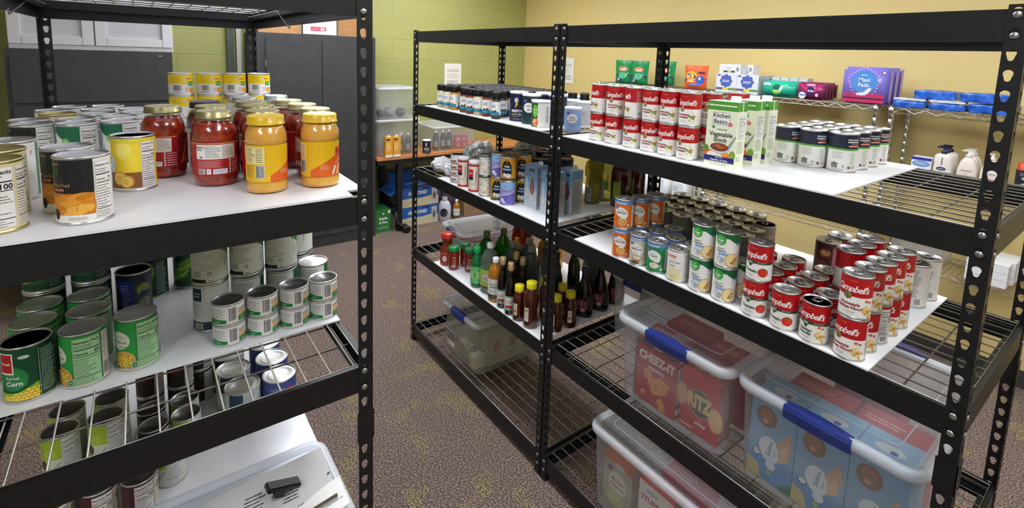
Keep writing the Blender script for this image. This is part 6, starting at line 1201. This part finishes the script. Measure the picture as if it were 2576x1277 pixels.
for i, (yy, xx) in enumerate(((.57, -1.88), (.66, -1.90), (.76, -1.88), (.80, -1.97), (.61, -1.98), (.69, -2.02))):
    bag_ = bpy.data.meshes.new('pouch'); bm = bmesh.new(); bmesh.ops.create_icosphere(bm, subdivisions=3, radius=1)
    for v in bm.verts: v.co = Vector((v.co.x * .05, v.co.y * .045, (v.co.z * .5 + .5) * .075)) + Vector((rn.uniform(-.003, .003),) * 3)
    bm.to_mesh(bag_); bm.free(); bag_.materials.append(M(('#3c3e40', '#8a8d8c', '#55585a')[i % 3], .35)); o = ob('snack_pouch', bag_, None, (xx, yy, 1.092)); prop(o, 'dark foil pouch lying in the upper table bin', 'pouch', 'foil pouches in the upper table bin')
P_('morton_salt', 'navy_canister', -1.76, .985, .7355, 0, 'navy canister with white lid on the orange table between the bins', 'canister')
# boxes on the floor under the table
BC = M('#2a66b8', .5); CRM = M('#d8cfae', .5)
def alm(A, W, h): A.rect(-W, 0, W, h, BC); A.rect(-W, 0, W, h * .42, CRM); A.poly([(-W, h * .42), (-W * .5, h * .46), (0, h * .40), (W * .5, h * .47), (W, h * .42), (W, h * .36), (-W, h * .36)], CRM); A.text('ALMOND', -W * .15, h * .70, 48, CREAMW, .04, wmax=W * 1.25); A.rect(W * .12, h * .86, W * .5, h * .92, K); A.rect(W * .62, h * .12, W * .92, h * .86, M('#b9c4cc')); A.ell(W * .77, h * .45, W * .08, h * .2, M('#8a5a3c')); A.lines(-W * .9, h * .1, -W * .1, h * .3, 3, M('#b0a684'), .4)
boxk('almond_case', .40, .30, .195, BC, {'f': alm, 'r': lambda A, W, h: (A.rect(-W, 0, W, h, BC), A.rect(-W, 0, W, h * .42, CRM)), 'l': lambda A, W, h: (A.rect(-W, 0, W, h, BC), A.rect(-W, 0, W, h * .42, CRM), A.lines(-W * .6, h * .6, W * .6, h * .8, 2, CREAMW, .4))}, part='case_body')
P_('almond_case', 'milk_case', -1.965, .952, 0, 0, 'closed blue and cream almond milk case, bottom of the stack of two on the carpet', 'case', rz=90)
r = P_('almond_case', 'milk_case', -1.965, .952, .196, 0, 'blue and cream almond milk case with open flaps, top of the stack', 'case', rz=90)
g = G(); mt = Matrix.Translation((-.20, 0, .195)) @ Matrix.Rotation(-.5, 4, 'Y'); g.box(-.13, 0, -.15, .15, 0, .004, BC, mt); mt = Matrix.Translation((0, .15, .195)) @ Matrix.Rotation(1.0, 4, 'X'); g.box(-.2, .2, 0, .12, 0, .004, BC, mt); part(r, 'open_flap', g)
A = Art(); A.text('ALMOND', 0, 60, 40, CREAMW, .04); g = G(); mt2 = Matrix.Translation((0, -.149, .195)) @ Matrix.Rotation(.9, 4, 'X'); g.box(-.2, .2, 0, .003, 0, .11, BC, mt2); g.art(A, lambda x, y, l: tuple(mt2 @ Vector((x * .001, -.0004 - l, y * .001)))); part(r, 'front_flap', g)
def kf(A, W, h): A.rect(-W, 0, W, h, M('#2f7a3a')); A.ell(0, h * .82, 9, 9, CREAMW); A.text('Kettle', 0, h * .62, 34, CREAMW, .04, wmax=W * 1.5); A.text('& Fire', 0, h * .44, 34, CREAMW, .04, wmax=W * 1.4); A.lines(-W * .7, h * .14, W * .7, h * .26, 2, M('#9fd0a2'), .4, .1); A.rect(W * .6, h * .82, W * .9, h * .95, PAPER)
boxk('broth_box', .155, .20, .215, M('#256a30'), {'f': kf, 'l': lambda A, W, h: (A.rect(-W, 0, W, h, M('#256a30')), A.rect(W * .5, 0, W, h, PAPER))}, part='case_body')
P_('broth_box', 'broth_box', -1.905, .562, 0, 0, 'green broth box with white lettering on the carpet beside the tall cabinet', 'box', rz=90)
g = G(); mt = Matrix.Translation((-1.70, .742, .035)) @ Matrix.Rotation(PI / 2, 4, 'Y'); g.lathe([(.02, -.045), (.035, -.043), (.035, .043), (.02, .045)], M('#121214', .5), 20, mtx=mt); mt = Matrix.Translation((-1.70, .742, .035)) @ Matrix.Rotation(-PI / 2, 4, 'Y') @ Matrix.Rotation(0, 4, 'Z'); g.tube([(-1.70, .742, .04), (-1.735, .67, .09), (-1.74, .66, .20)], .012, K, 8); o = ob('caster_wheel', g); prop(o, 'black caster wheel on the carpet in front of the almond milk cases', 'wheel')
bottle('jug_detergent', [(.06, 0), (.068, .006), (.068, .14), (.05, .19), (.025, .21)], M('#d5d8de', .35), (.028, .208, .24, M('#b9bcc4', .4)), (.0683, 30, 140), lambda A, W, h: A.ell(0, h * .5, 42, 46, M('#1f2238')), sy=.7)
P_('jug_detergent', 'detergent_jug', -1.83, 1.235, 0, -10, 'white jug with dark oval label on the carpet right of the almond milk cases', 'jug'); P_('cider_vinegar_bottle', 'spray_bottle', -1.80, 1.36, 0, 0, 'clear bottle beside the white jug on the carpet', 'bottle')
g = G(); g.box(-.17, .17, -.15, .15, 0, .26, noisy('brown_cardboard', ['#9c7a5c', '#a78565'], 20, .85)); A = Art(); A.lines(-100, 60, -30, 160, 4, K, .15, 0); A.rect(-104, 120, -60, 122, K); g.art(A, plane_fn((.1702, 0, 0), (0, 1, 0), (0, 0, 1), (1, 0, 0))); o = ob('cardboard_box', g, None, (-2.0, 1.62, 0)); prop(o, 'brown cardboard box on the carpet under the far end of the table', 'box')
g = G(); g.box(-.17, .17, -.12, .12, 0, .30, noisy('purple_pack', ['#3c2c4a', '#55406a', '#6a4c50'], 12, .4, pos=[.4, .5, .62])); o = ob('detergent_box', g, None, (-2.07, 1.30, 0)); prop(o, 'dark purple package behind the white jug', 'package')
# wire file rack in the dark behind the left rack
g = G()
for k in range(9): g.tube([(-1.45, -1.80 , .25 + .05 * k), (-1.45, -1.45, .25 + .05 * k)], .0025, CHROME, 5)
for k in range(8): g.tube([(-1.45, -1.80 + .05 * k, .0), (-1.45, -1.80 + .05 * k, .65)], .003, CHROME, 5)
g.box(-1.70, -1.46, -1.82, -1.43, .0, .6, M('#77756c', .7)); o = ob('wire_basket', g); prop(o, 'grey wire basket standing on the carpet in front of the file cabinet', 'basket')

# ---------------------------------------------------------------- chrome wire shelving along the yellow wall
def unit(x0, x1, levels, label, posts=(1, 1)):
    r = empty('wire_shelving_unit', (x0, 2.19, 0)); prop(r, label, 'wire shelving'); W_ = x1 - x0; D = .335
    for i, px in enumerate((.013, W_ - .013)):
        for py in (.013, D - .013):
            g = G(); pr = [(.0125, 0)]; top_ = max(levels) + .006
            for k in range(36):
                zz = .02 + k * .05
                if zz + .01 > top_: break
                pr += [(.0125, zz), (.0105, zz + .002), (.0125, zz + .004)]
            for k in range(0): zz = 0; pr += [(.0125, zz), (.0105, zz + .002), (.0125, zz + .004)]
            g.lathe(pr + [(.0125, top_)], CHROME, 10, cx=px, cy=py); part(r, 'post', g)
    for lz in levels:
        g = G(); zz = lz - .003
        for y in (.004, D - .004):
            g.tube([(.02, y, zz), (W_ - .02, y, zz)], .003, CHROME, 6); g.tube([(.02, y, zz - .028), (W_ - .02, y, zz - .028)], .003, CHROME, 6)
            n = int(W_ / .05); P = [(.025 + (W_ - .05) * k / n, y, zz - (.002 if k % 2 else .026)) for k in range(n + 1)]; g.tube(P, .0022, CHROME, 5)
        for x in (.006, W_ - .006):
            g.tube([(x, .02, zz), (x, D - .02, zz)], .003, CHROME, 6); g.tube([(x, .02, zz - .028), (x, D - .02, zz - .028)], .003, CHROME, 6)
            P = [(x, .025 + (D - .05) * k / 7, zz - (.002 if k % 2 else .026)) for k in range(8)]; g.tube(P, .0022, CHROME, 5)
        n = int(W_ / .026)
        for k in range(1, n): g.tube([(W_ * k / n, 0.004, zz + .0025), (W_ * k / n, D - .004, zz + .0025)], .0017, CHROME, 4)
        for px in (.013, W_ - .013):
            for py in (.013, D - .013): g.lathe([(.0128, zz - .036), (.019, zz - .034), (.017, zz + .003), (.0128, zz + .004)], CHROME, 12, cx=px, cy=py)
        part(r, 'wire_shelf', g)
    return r
SL = {1: 1.492}
unit(-.69, .425, (1.492, .50), 'chrome wire shelving unit on the yellow wall, left one behind the soup cans'); unit(.455, 1.535, (1.492, .722), 'chrome wire shelving unit on the yellow wall, middle one'); unit(1.585, 2.80, (1.492, 1.10, .625), 'chrome wire shelving unit on the yellow wall, right one')
def pouch(kind, w_, h, t, col, fn, topw=1.06):
    nx, nz = 10, 12
    def pt(x, z, s_): # x in -1..1, z 0..1
        bul = t * (1 - x * x) ** .5 * (1 - z) ** .6 * (0.25 + min(1, z * 8) * .75); wz = w_ / 2 * (1 + (topw - 1) * z - .06 * math.sin(PI * z))
        return (x * wz, s_ * (bul + .001) + .002 * math.sin(9 * x + 7 * z), z * h)
    g = G()
    for s_ in (-1, 1): g.add([pt(-1 + 2 * i / nx, j / nz, s_) for j in range(nz + 1) for i in range(nx + 1)], [(j * (nx + 1) + i, j * (nx + 1) + i + 1, (j + 1) * (nx + 1) + i + 1, (j + 1) * (nx + 1) + i) for j in range(nz) for i in range(nx)], col, True)
    A = Art(); fn(A, w_ * 500, h * 1000); g.art(A, lambda x, y, l: (lambda q: (q[0], q[1] - .0006 - l * 3, q[2]))(pt(max(-1, min(1, x / (w_ * 500))), y / (h * 1000), -1)), step=w_ * 100); PROTO[kind] = [('pouch_body', g.mesh('pouch_body'), None, None)]
def gain(A, W, h):
    A.rect(-W, h * .38, W, h, M('#12894a')); A.rect(-W * .9, h * .05, W * .9, h * .38, M('#3a2a55')); A.ell(0, h * .34, W * .5, h * .14, M('#55b48a')); A.ell(0, h * .63, W * .56, h * .10, M('#e8b05c')); A.ell(0, h * .63, W * .50, h * .08, M('#e0552c')); A.text('Gain', 0, h * .63, 34, CREAMW, .03, wmax=W * .8); A.poly([(W * .2, h * .3), (W * .7, h * .52), (W * .4, h * .34)], M('#d8eef0')); A.poly([(-W * .7, h * .1), (-W * .2, h * .34), (-W * .4, h * .12)], M('#cfe3ea')); A.ell(-W * .4, h * .15, W * .3, h * .08, M('#5a2a6c'))
def tide(A, W, h):
    A.rect(-W, h * .45, W, h, M('#e8611c')); A.rect(-W, 0, W, h * .45, M('#2a3f9e')); A.ell(-W * .35, h * .55, W * .52, h * .21, M('#f2c23a')); A.ell(-W * .35, h * .55, W * .42, h * .17, M('#f08a2c')); A.ell(-W * .35, h * .55, W * .3, h * .12, M('#f6d24a')); A.text('Tide', -W * .32, h * .55, 44, M('#1f2f7a'), .05, .1, wmax=W * .85); A.rect(W * .25, h * .66, W * .85, h * .74, M('#1f2260')); A.ell(W * .5, h * .4, W * .35, h * .18, M('#2f56c0')); A.ell(W * .45, h * .46, W * .12, h * .07, M('#b9d4ee')); A.lines(-W * .7, h * .28, 0, h * .36, 1, CREAMW, .5, 0); A.ell(W * .05, h * .2, W * .6, h * .05, M('#5c7ad0'))
pouch('green_pouch', .175, .205, .03, M('#12894a', .3), gain); pouch('orange_pouch', .185, .185, .03, M('#e8611c', .3), tide)
zs = 1.4945
P_('green_pouch', 'detergent_pouch', -.47, 2.30, zs, 0, 'green detergent pouch on the chrome shelf, left one', 'pouch', 'green detergent pouches', rz=8); P_('green_pouch', 'detergent_pouch', -.285, 2.29, zs, 0, 'green detergent pouch on the chrome shelf, middle one', 'pouch', 'green detergent pouches', rz=4); P_('green_pouch', 'detergent_pouch', -.095, 2.40, zs + .004, 0, 'green detergent pouch leaning behind the others', 'pouch', 'green detergent pouches', rz=6)
P_('orange_pouch', 'detergent_pouch', .278, 2.28, zs, 0, 'orange and blue detergent pouch on the chrome shelf', 'pouch', rz=6)
def tamp(A, W, h): A.rect(-W, 0, W, h, M('#dfe1ea')); bl = M('#4f64ae'); [A.ell(-W * .02 + W * .42 * math.cos(k * PI / 4), h * .62 + W * .42 * math.sin(k * PI / 4), W * .2, W * .2, bl, 12) for k in range(8)]; A.ell(-W * .02, h * .62, W * .5, W * .5, bl); A.lines(-W * .4, h * .54, W * .36, h * .68, 2, CREAMW, .45, .1); A.rect(-W, h * .13, -W * .3, h * .26, M('#6f6a7c')); A.rect(-W * .3, h * .13, W * .25, h * .26, M('#e2d13a')); A.rect(W * .25, h * .13, W, h * .26, M('#6c9a52')); A.rect(-W * .9, h * .88, -W * .6, h * .94, NAVY)
boxk('tampon_box', .158, .10, .135, M('#dcdee6'), {'f': tamp, 'r': lambda A, W, h: (A.rect(-W, 0, W, h, M('#c9d0d4')), A.rect(-W, h * .75, W, h * .78, Gry), A.lines(-W * .5, h * .55, W * .5, h * .7, 2, Ink, .3))})
boxk('tampon_box_flat', .158, .10, .070, M('#e2e4ea'), {'f': lambda A, W, h: (A.rect(-W, 0, W, h, M('#e4e6ec')), A.text('Tampons', -W * .1, h * .62, 12, M('#5a5fa8'), .02), A.rect(-W * .6, h * .14, W * .5, h * .34, M('#4a4a4c')), A.rect(-W * .2, h * .16, W * .15, h * .32, M('#e2d13a')), A.bars(W * .6, h * .3, W * .85, h * .7, bg=False))})
for i, (x, y) in enumerate(((.572, 2.262), (.734, 2.258), (.572, 2.37), (.734, 2.37))): P_('tampon_box', 'tampon_box', x, y, zs, 0, 'white box with blue flower mark, %s of the lower boxes on the chrome shelf' % ('front left', 'front right', 'rear left', 'rear right')[i], 'box', 'white boxes with blue flower mark', rz=0)
P_('tampon_box_flat', 'tampon_box', .590, 2.262, zs + .1355, 0, 'flat white box lying on top of the blue flower boxes, front one', 'box', rz=2); P_('tampon_box_flat', 'tampon_box', .63, 2.37, zs + .1355, 0, 'flat white box lying on top of the blue flower boxes, rear one', 'box', rz=0)
boxk('small_grey_box', .055, .09, .128, M('#cfd3d4'), {'f': lambda A, W, h: (A.rect(-W, 0, W, h, M('#cdd2d4')), A.lines(-W * .6, h * .7, W * .6, h * .85, 2, Ink, .3))})
for i in range(4): P_('small_grey_box', 'small_box', .860 + .06 * i, 2.40, zs, 0, 'small pale grey box in the row behind the teal pack', 'box', 'small pale grey boxes on the chrome shelf', rz=0)
def soft(kind, w_, d, h, col, fn, rr=.018, side=None):
    g = G(); g.box(-w_ / 2, w_ / 2, -d / 2, d / 2, 0, h, col, bev=rr); 
    for k in range(len(g.sm)): g.sm[k] = True
    A = Art(); fn(A, w_ * 500 - rr * 700, h * 1000); g.art(A, plane_fn((0, -d / 2 - .0004, 0), (1, 0, 0), (0, 0, 1), (0, -1, 0)))
    if side: A = Art(); side(A, d * 500 - rr * 600, h * 1000); g.art(A, plane_fn((w_ / 2 + .0004, 0, 0), (0, 1, 0), (0, 0, 1), (1, 0, 0)))
    PROTO[kind] = [('pack_body', g.mesh('pack_body'), None, None)]
soft('teal_pack', .215, .14, .105, M('#22c0a0', .3, 0, .3), lambda A, W, h: (A.rect(-W, h * .72, -W * .5, h * .86, PAPER), A.text('equate', -W * .75, h * .79, 8, Ink, .01, wmax=30), A.ell(-W * .05, h * .48, W * .38, h * .34, M('#2f9e5c')), A.ell(-W * .05, h * .58, W * .26, h * .16, M('#156a5c')), A.rect(-W * .3, h * .25, W * .2, h * .45, M('#7cc83a')), A.lines(-W * .26, h * .28, W * .15, h * .42, 2, CREAMW, .4), A.ell(W * .22, h * .55, W * .1, h * .2, PAPER, rot=-.4), A.ell(W * .6, h * .76, 8, 6, M('#e8d23a'))))
soft('saba_pack', .17, .045, .108, M('#8a2a5c', .3, 0, .3), lambda A, W, h: (A.poly([(-W, h * .9), (-W * .7, h * .9), (W * .1, h * .4), (-W * .2, h * .35)], M('#d9287c')), A.poly([(W, h * .9), (W * .7, h * .9), (-W * .1, h * .4), (W * .2, h * .35)], M('#d9287c')), A.ell(0, h * .52, W * .3, h * .24, M('#2a1f66')), A.text('Saba', 0, h * .52, 20, CREAMW, .02, .2, wmax=W * .6), A.ell(-W * .65, h * .22, W * .3, h * .2, M('#e6e8f2')), A.rect(-W * .9, h * .2, -W * .4, h * .28, M('#4a6ac0')), A.ell(W * .5, h * .28, W * .12, h * .1, M('#f0c0d8')), A.ell(0, h * .86, W * .4, h * .06, M('#e9b9cf'))), .014, lambda A, W, h: A.rect(-W, 10, W, h - 10, M('#7a3050')))
P_('teal_pack', 'teal_pack', .948, 2.275, zs, 0, 'teal pack with green label on the chrome shelf', 'package', rz=0)
for i in range(4): P_('saba_pack', 'pad_pack', 1.156, 2.228 + .049 * i, zs, 0, 'magenta and purple pad pack, %s in the row on the chrome shelf' % ORD[i], 'package', 'magenta pad packs', rz=0)
def maxi(A, W, h):
    bl = M('#4f8ad0'); pk = M('#f4c8d8')
    for k in range(26): a = 2 * PI * k / 26; q = 1 + .07 * math.sin(5 * a); A.ell(W * .72 * q * math.cos(a) - 4, h * .60 + h * .36 * q * math.sin(a), 4.6, 3.2, pk, 8, rot=a + PI / 2)
    A.ell(-4, h * .60, W * .64, h * .31, bl); A.text('Maxi', -4, h * .66, 32, CREAMW, .01); A.text('Pads', -6, h * .52, 32, CREAMW, .01); A.lines(-22, h * .76, 20, h * .80, 1, M('#cfe0f4'), .5)
    A.rect(-W, h * .04, W * .95, h * .28, M('#c22a5c')); A.rect(-W, h * .13, W * .95, h * .17, M('#1f1a3c')); A.text('SUPER', -W * .7, h * .23, 9, K, .03); A.ell(-W * .2, h * .27, 20, 8, M('#d9d4e6'), rot=.2); A.ell(W * .15, h * .34, 28, 11, M('#e4deee'), rot=.9); A.ell(0, h * .28, 24, 9, M('#e4deee'), rot=.35); A.ell(W * .85, h * .86, 9, 9, K); A.ell(W * .85, h * .86, 7, 7, PAPER)
soft('maxi_pack', .24, .062, .218, M('#8478d6', .3, 0, .3), maxi, .016, lambda A, W, h: (A.rect(-W, 8, W, h - 8, M('#9a8ac9')), A.rect(-W * .3, 14, W * .8, h - 16, M('#c9a9b9'))))
for i in range(3): P_('maxi_pack', 'pad_pack', 1.447 + .006 * i, 2.245 + .066 * i, zs, 0, 'large purple pad pack, %s of the row of three' % ('front', 'middle', 'rear')[i], 'package', 'large purple pad packs', rz=0)
BLU = noisy('blue_film', ['#1f55b8', '#2f6ad0', '#5a90e0'], 30, .25, .6, 40, bdist=.006, coat=.4, pos=[.4, .55, .7])
def wrap(kind, mat, seed, w_=.17, d=.13, h=.045):
    rn = random.Random(seed); bm = bmesh.new(); bmesh.ops.create_cube(bm, size=1); bmesh.ops.subdivide_edges(bm, edges=bm.edges[:], cuts=5, use_grid_fill=True)
    for v in bm.verts:
        c_ = v.co; q = 1 - .12 * (abs(c_.x) * 2) ** 6; v.co = Vector((c_.x * w_ + rn.uniform(-.004, .004), c_.y * d * q + rn.uniform(-.003, .003), (c_.z * q + .5) * h + (rn.uniform(-.0035, .0035) if c_.z > -.45 else 0)))
    me = bpy.data.meshes.new('pack_body'); bm.to_mesh(me); bm.free(); me.materials.append(mat)
    for p in me.polygons: p.use_smooth = True
    PROTO[kind] = [('pack_body', me, None, None)]
wrap('blue_wrap', BLU, 3, .18, .14, .046); wrap('blue_wrap_small', BLU, 8, .15, .12, .036); wrap('white_wrap', M('#dfe3ea', .35), 5, .16, .12, .014)
for k, x, y, zz, rz, lb in (('blue_wrap_small', 1.672, 2.255, .001, 0, 'blue wrapped pack at the left end of the lower layer'), ('blue_wrap_small', 1.838, 2.25, .001, 0, 'blue wrapped pack in the middle of the lower layer'), ('blue_wrap', 2.015, 2.265, .001, 0, 'blue wrapped pack at the right of the lower layer'), ('blue_wrap', 1.775, 2.29, .055, 0, 'blue wrapped pack, left one of the upper layer'), ('blue_wrap', 1.975, 2.275, .055, 0, 'blue wrapped pack, right one of the upper layer'), ('blue_wrap', 2.22, 2.29, .001, 0, 'blue wrapped pack behind the right front post, bottom'), ('blue_wrap', 2.22, 2.29, .055, 0, 'blue wrapped pack behind the right front post, top')):
    P_(k, 'wipes_pack', x, y, zs + zz, 0, lb, 'package', 'blue wrapped packs on the chrome shelf', rz=rz)
P_('white_wrap', 'white_pack', 1.672, 2.235, zs + .042, 0, 'thin white pack resting on the leftmost blue pack', 'package', rz=0, scale=(.9,.6,.7)); P_('white_wrap', 'white_pack', 1.838, 2.235, zs + .042, 0, 'thin white pack resting on the middle lower blue pack', 'package', rz=0, scale=(.9,.6,.7))
zl = 1.1025
for k in range(3): P_('square_lotion', 'lotion_bottle', 1.848, 2.245 + .06 * k, zl, 0, 'cream lotion bottle with navy pump, %s of its row' % ORD[k], 'bottle', 'cream lotion bottles with navy pumps', rz=0, scale=(.98, .98, 1.0))
for k in range(3): P_('oval_lotion', 'lotion_bottle', 1.950, 2.245 + .062 * k, zl, 0, 'pale lotion bottle with white pump, %s of the left row' % ORD[k], 'bottle', 'pale lotion bottles with white pumps', rz=0, scale=(.95, .95, .95))
P_('oval_lotion', 'lotion_bottle', 2.042, 2.245, zl, 0, 'pale lotion bottle beside the black front post', 'bottle', 'pale lotion bottles with white pumps', rz=0, scale=(.95, .95, .95))
boxk('jelly_box', .088, .07, .062, M('#dfe5ee'), {'f': lambda A, W, h: (A.rect(-W, 0, W, h, M('#e4e8ee')), A.rect(-W, h * .74, W, h, M('#2a3590')), A.ell(0, h * .44, W * .92, h * .28, M('#6f9ad0')), A.lines(-W * .6, h * .38, W * .6, h * .55, 2, CREAMW, .4)), 'r': lambda A, W, h: A.rect(-W, 0, W, h, M('#d9d6cf'))})
for i, (x, zz) in enumerate(((1.755, 0), (1.762, .0625))): P_('jelly_box', 'jelly_box', x, 2.25, zl + zz, 0, 'small white and blue box left of the lotion bottles, %s one' % ('lower', 'upper')[i], 'box', rz=0)
P_('gel_can', 'gel_can', 2.165, 2.25, zl, 0, 'orange and black can marked Gel near the right edge, left one', 'can', 'orange gel cans', rz=10); P_('gel_can', 'gel_can', 2.238, 2.26, zl, 0, 'orange and black can marked Gel near the right edge, right one', 'can', 'orange gel cans', rz=10)
wb = M('#e9ebec', .5)
boxk('white_flat_box', .16, .09, .038, wb, {'f': lambda A, W, h: A.rect(-W, h * .9, W, h, M('#c9ced2'))})
for i in range(3):
    for j in range(3): P_('white_flat_box', 'white_box', 2.09 + .012 * j, 2.245 + .093 * j, .6275 + .0385 * i, 0, 'small flat white box, %s layer, %s from the front on the low chrome shelf' % (ORD[i], ORD[j]), 'box', 'flat white boxes', rz=0)
P_('bin_f', 'clear_storage_bin', 1.79, 2.335, .6275, 0, 'clear bin on the low chrome shelf left of the flat white boxes', 'bin', rz=0, scale=(1, 1, .55))
# white multi-packs with teal and orange marks on the lower left shelf
def dia(A, W, h): A.rect(-W, 0, W, h, M('#e6e9ec')); A.rect(-W, 0, W * .2, h * .34, M('#1f8aa0')); A.ell(W * .0, h * .5, W * .2, h * .16, M('#e0622c')); A.lines(-W * .8, h * .7, W * .4, h * .88, 2, Gry, .3)
soft('wipes_tower', .115, .15, .235, M('#e4e8eb', .4), dia, .01)
for i in range(5):
    for j in range(2): P_('wipes_tower', 'white_multipack', -.50 + .185 * i, 2.275 + .16 * j, .5025, 0, 'white multipack with teal and orange marks, %s from the left, %s row, lower chrome shelf' % (ORD[i], ('front', 'rear')[j]), 'package', 'white multipacks on the lower chrome shelf', rz=0)
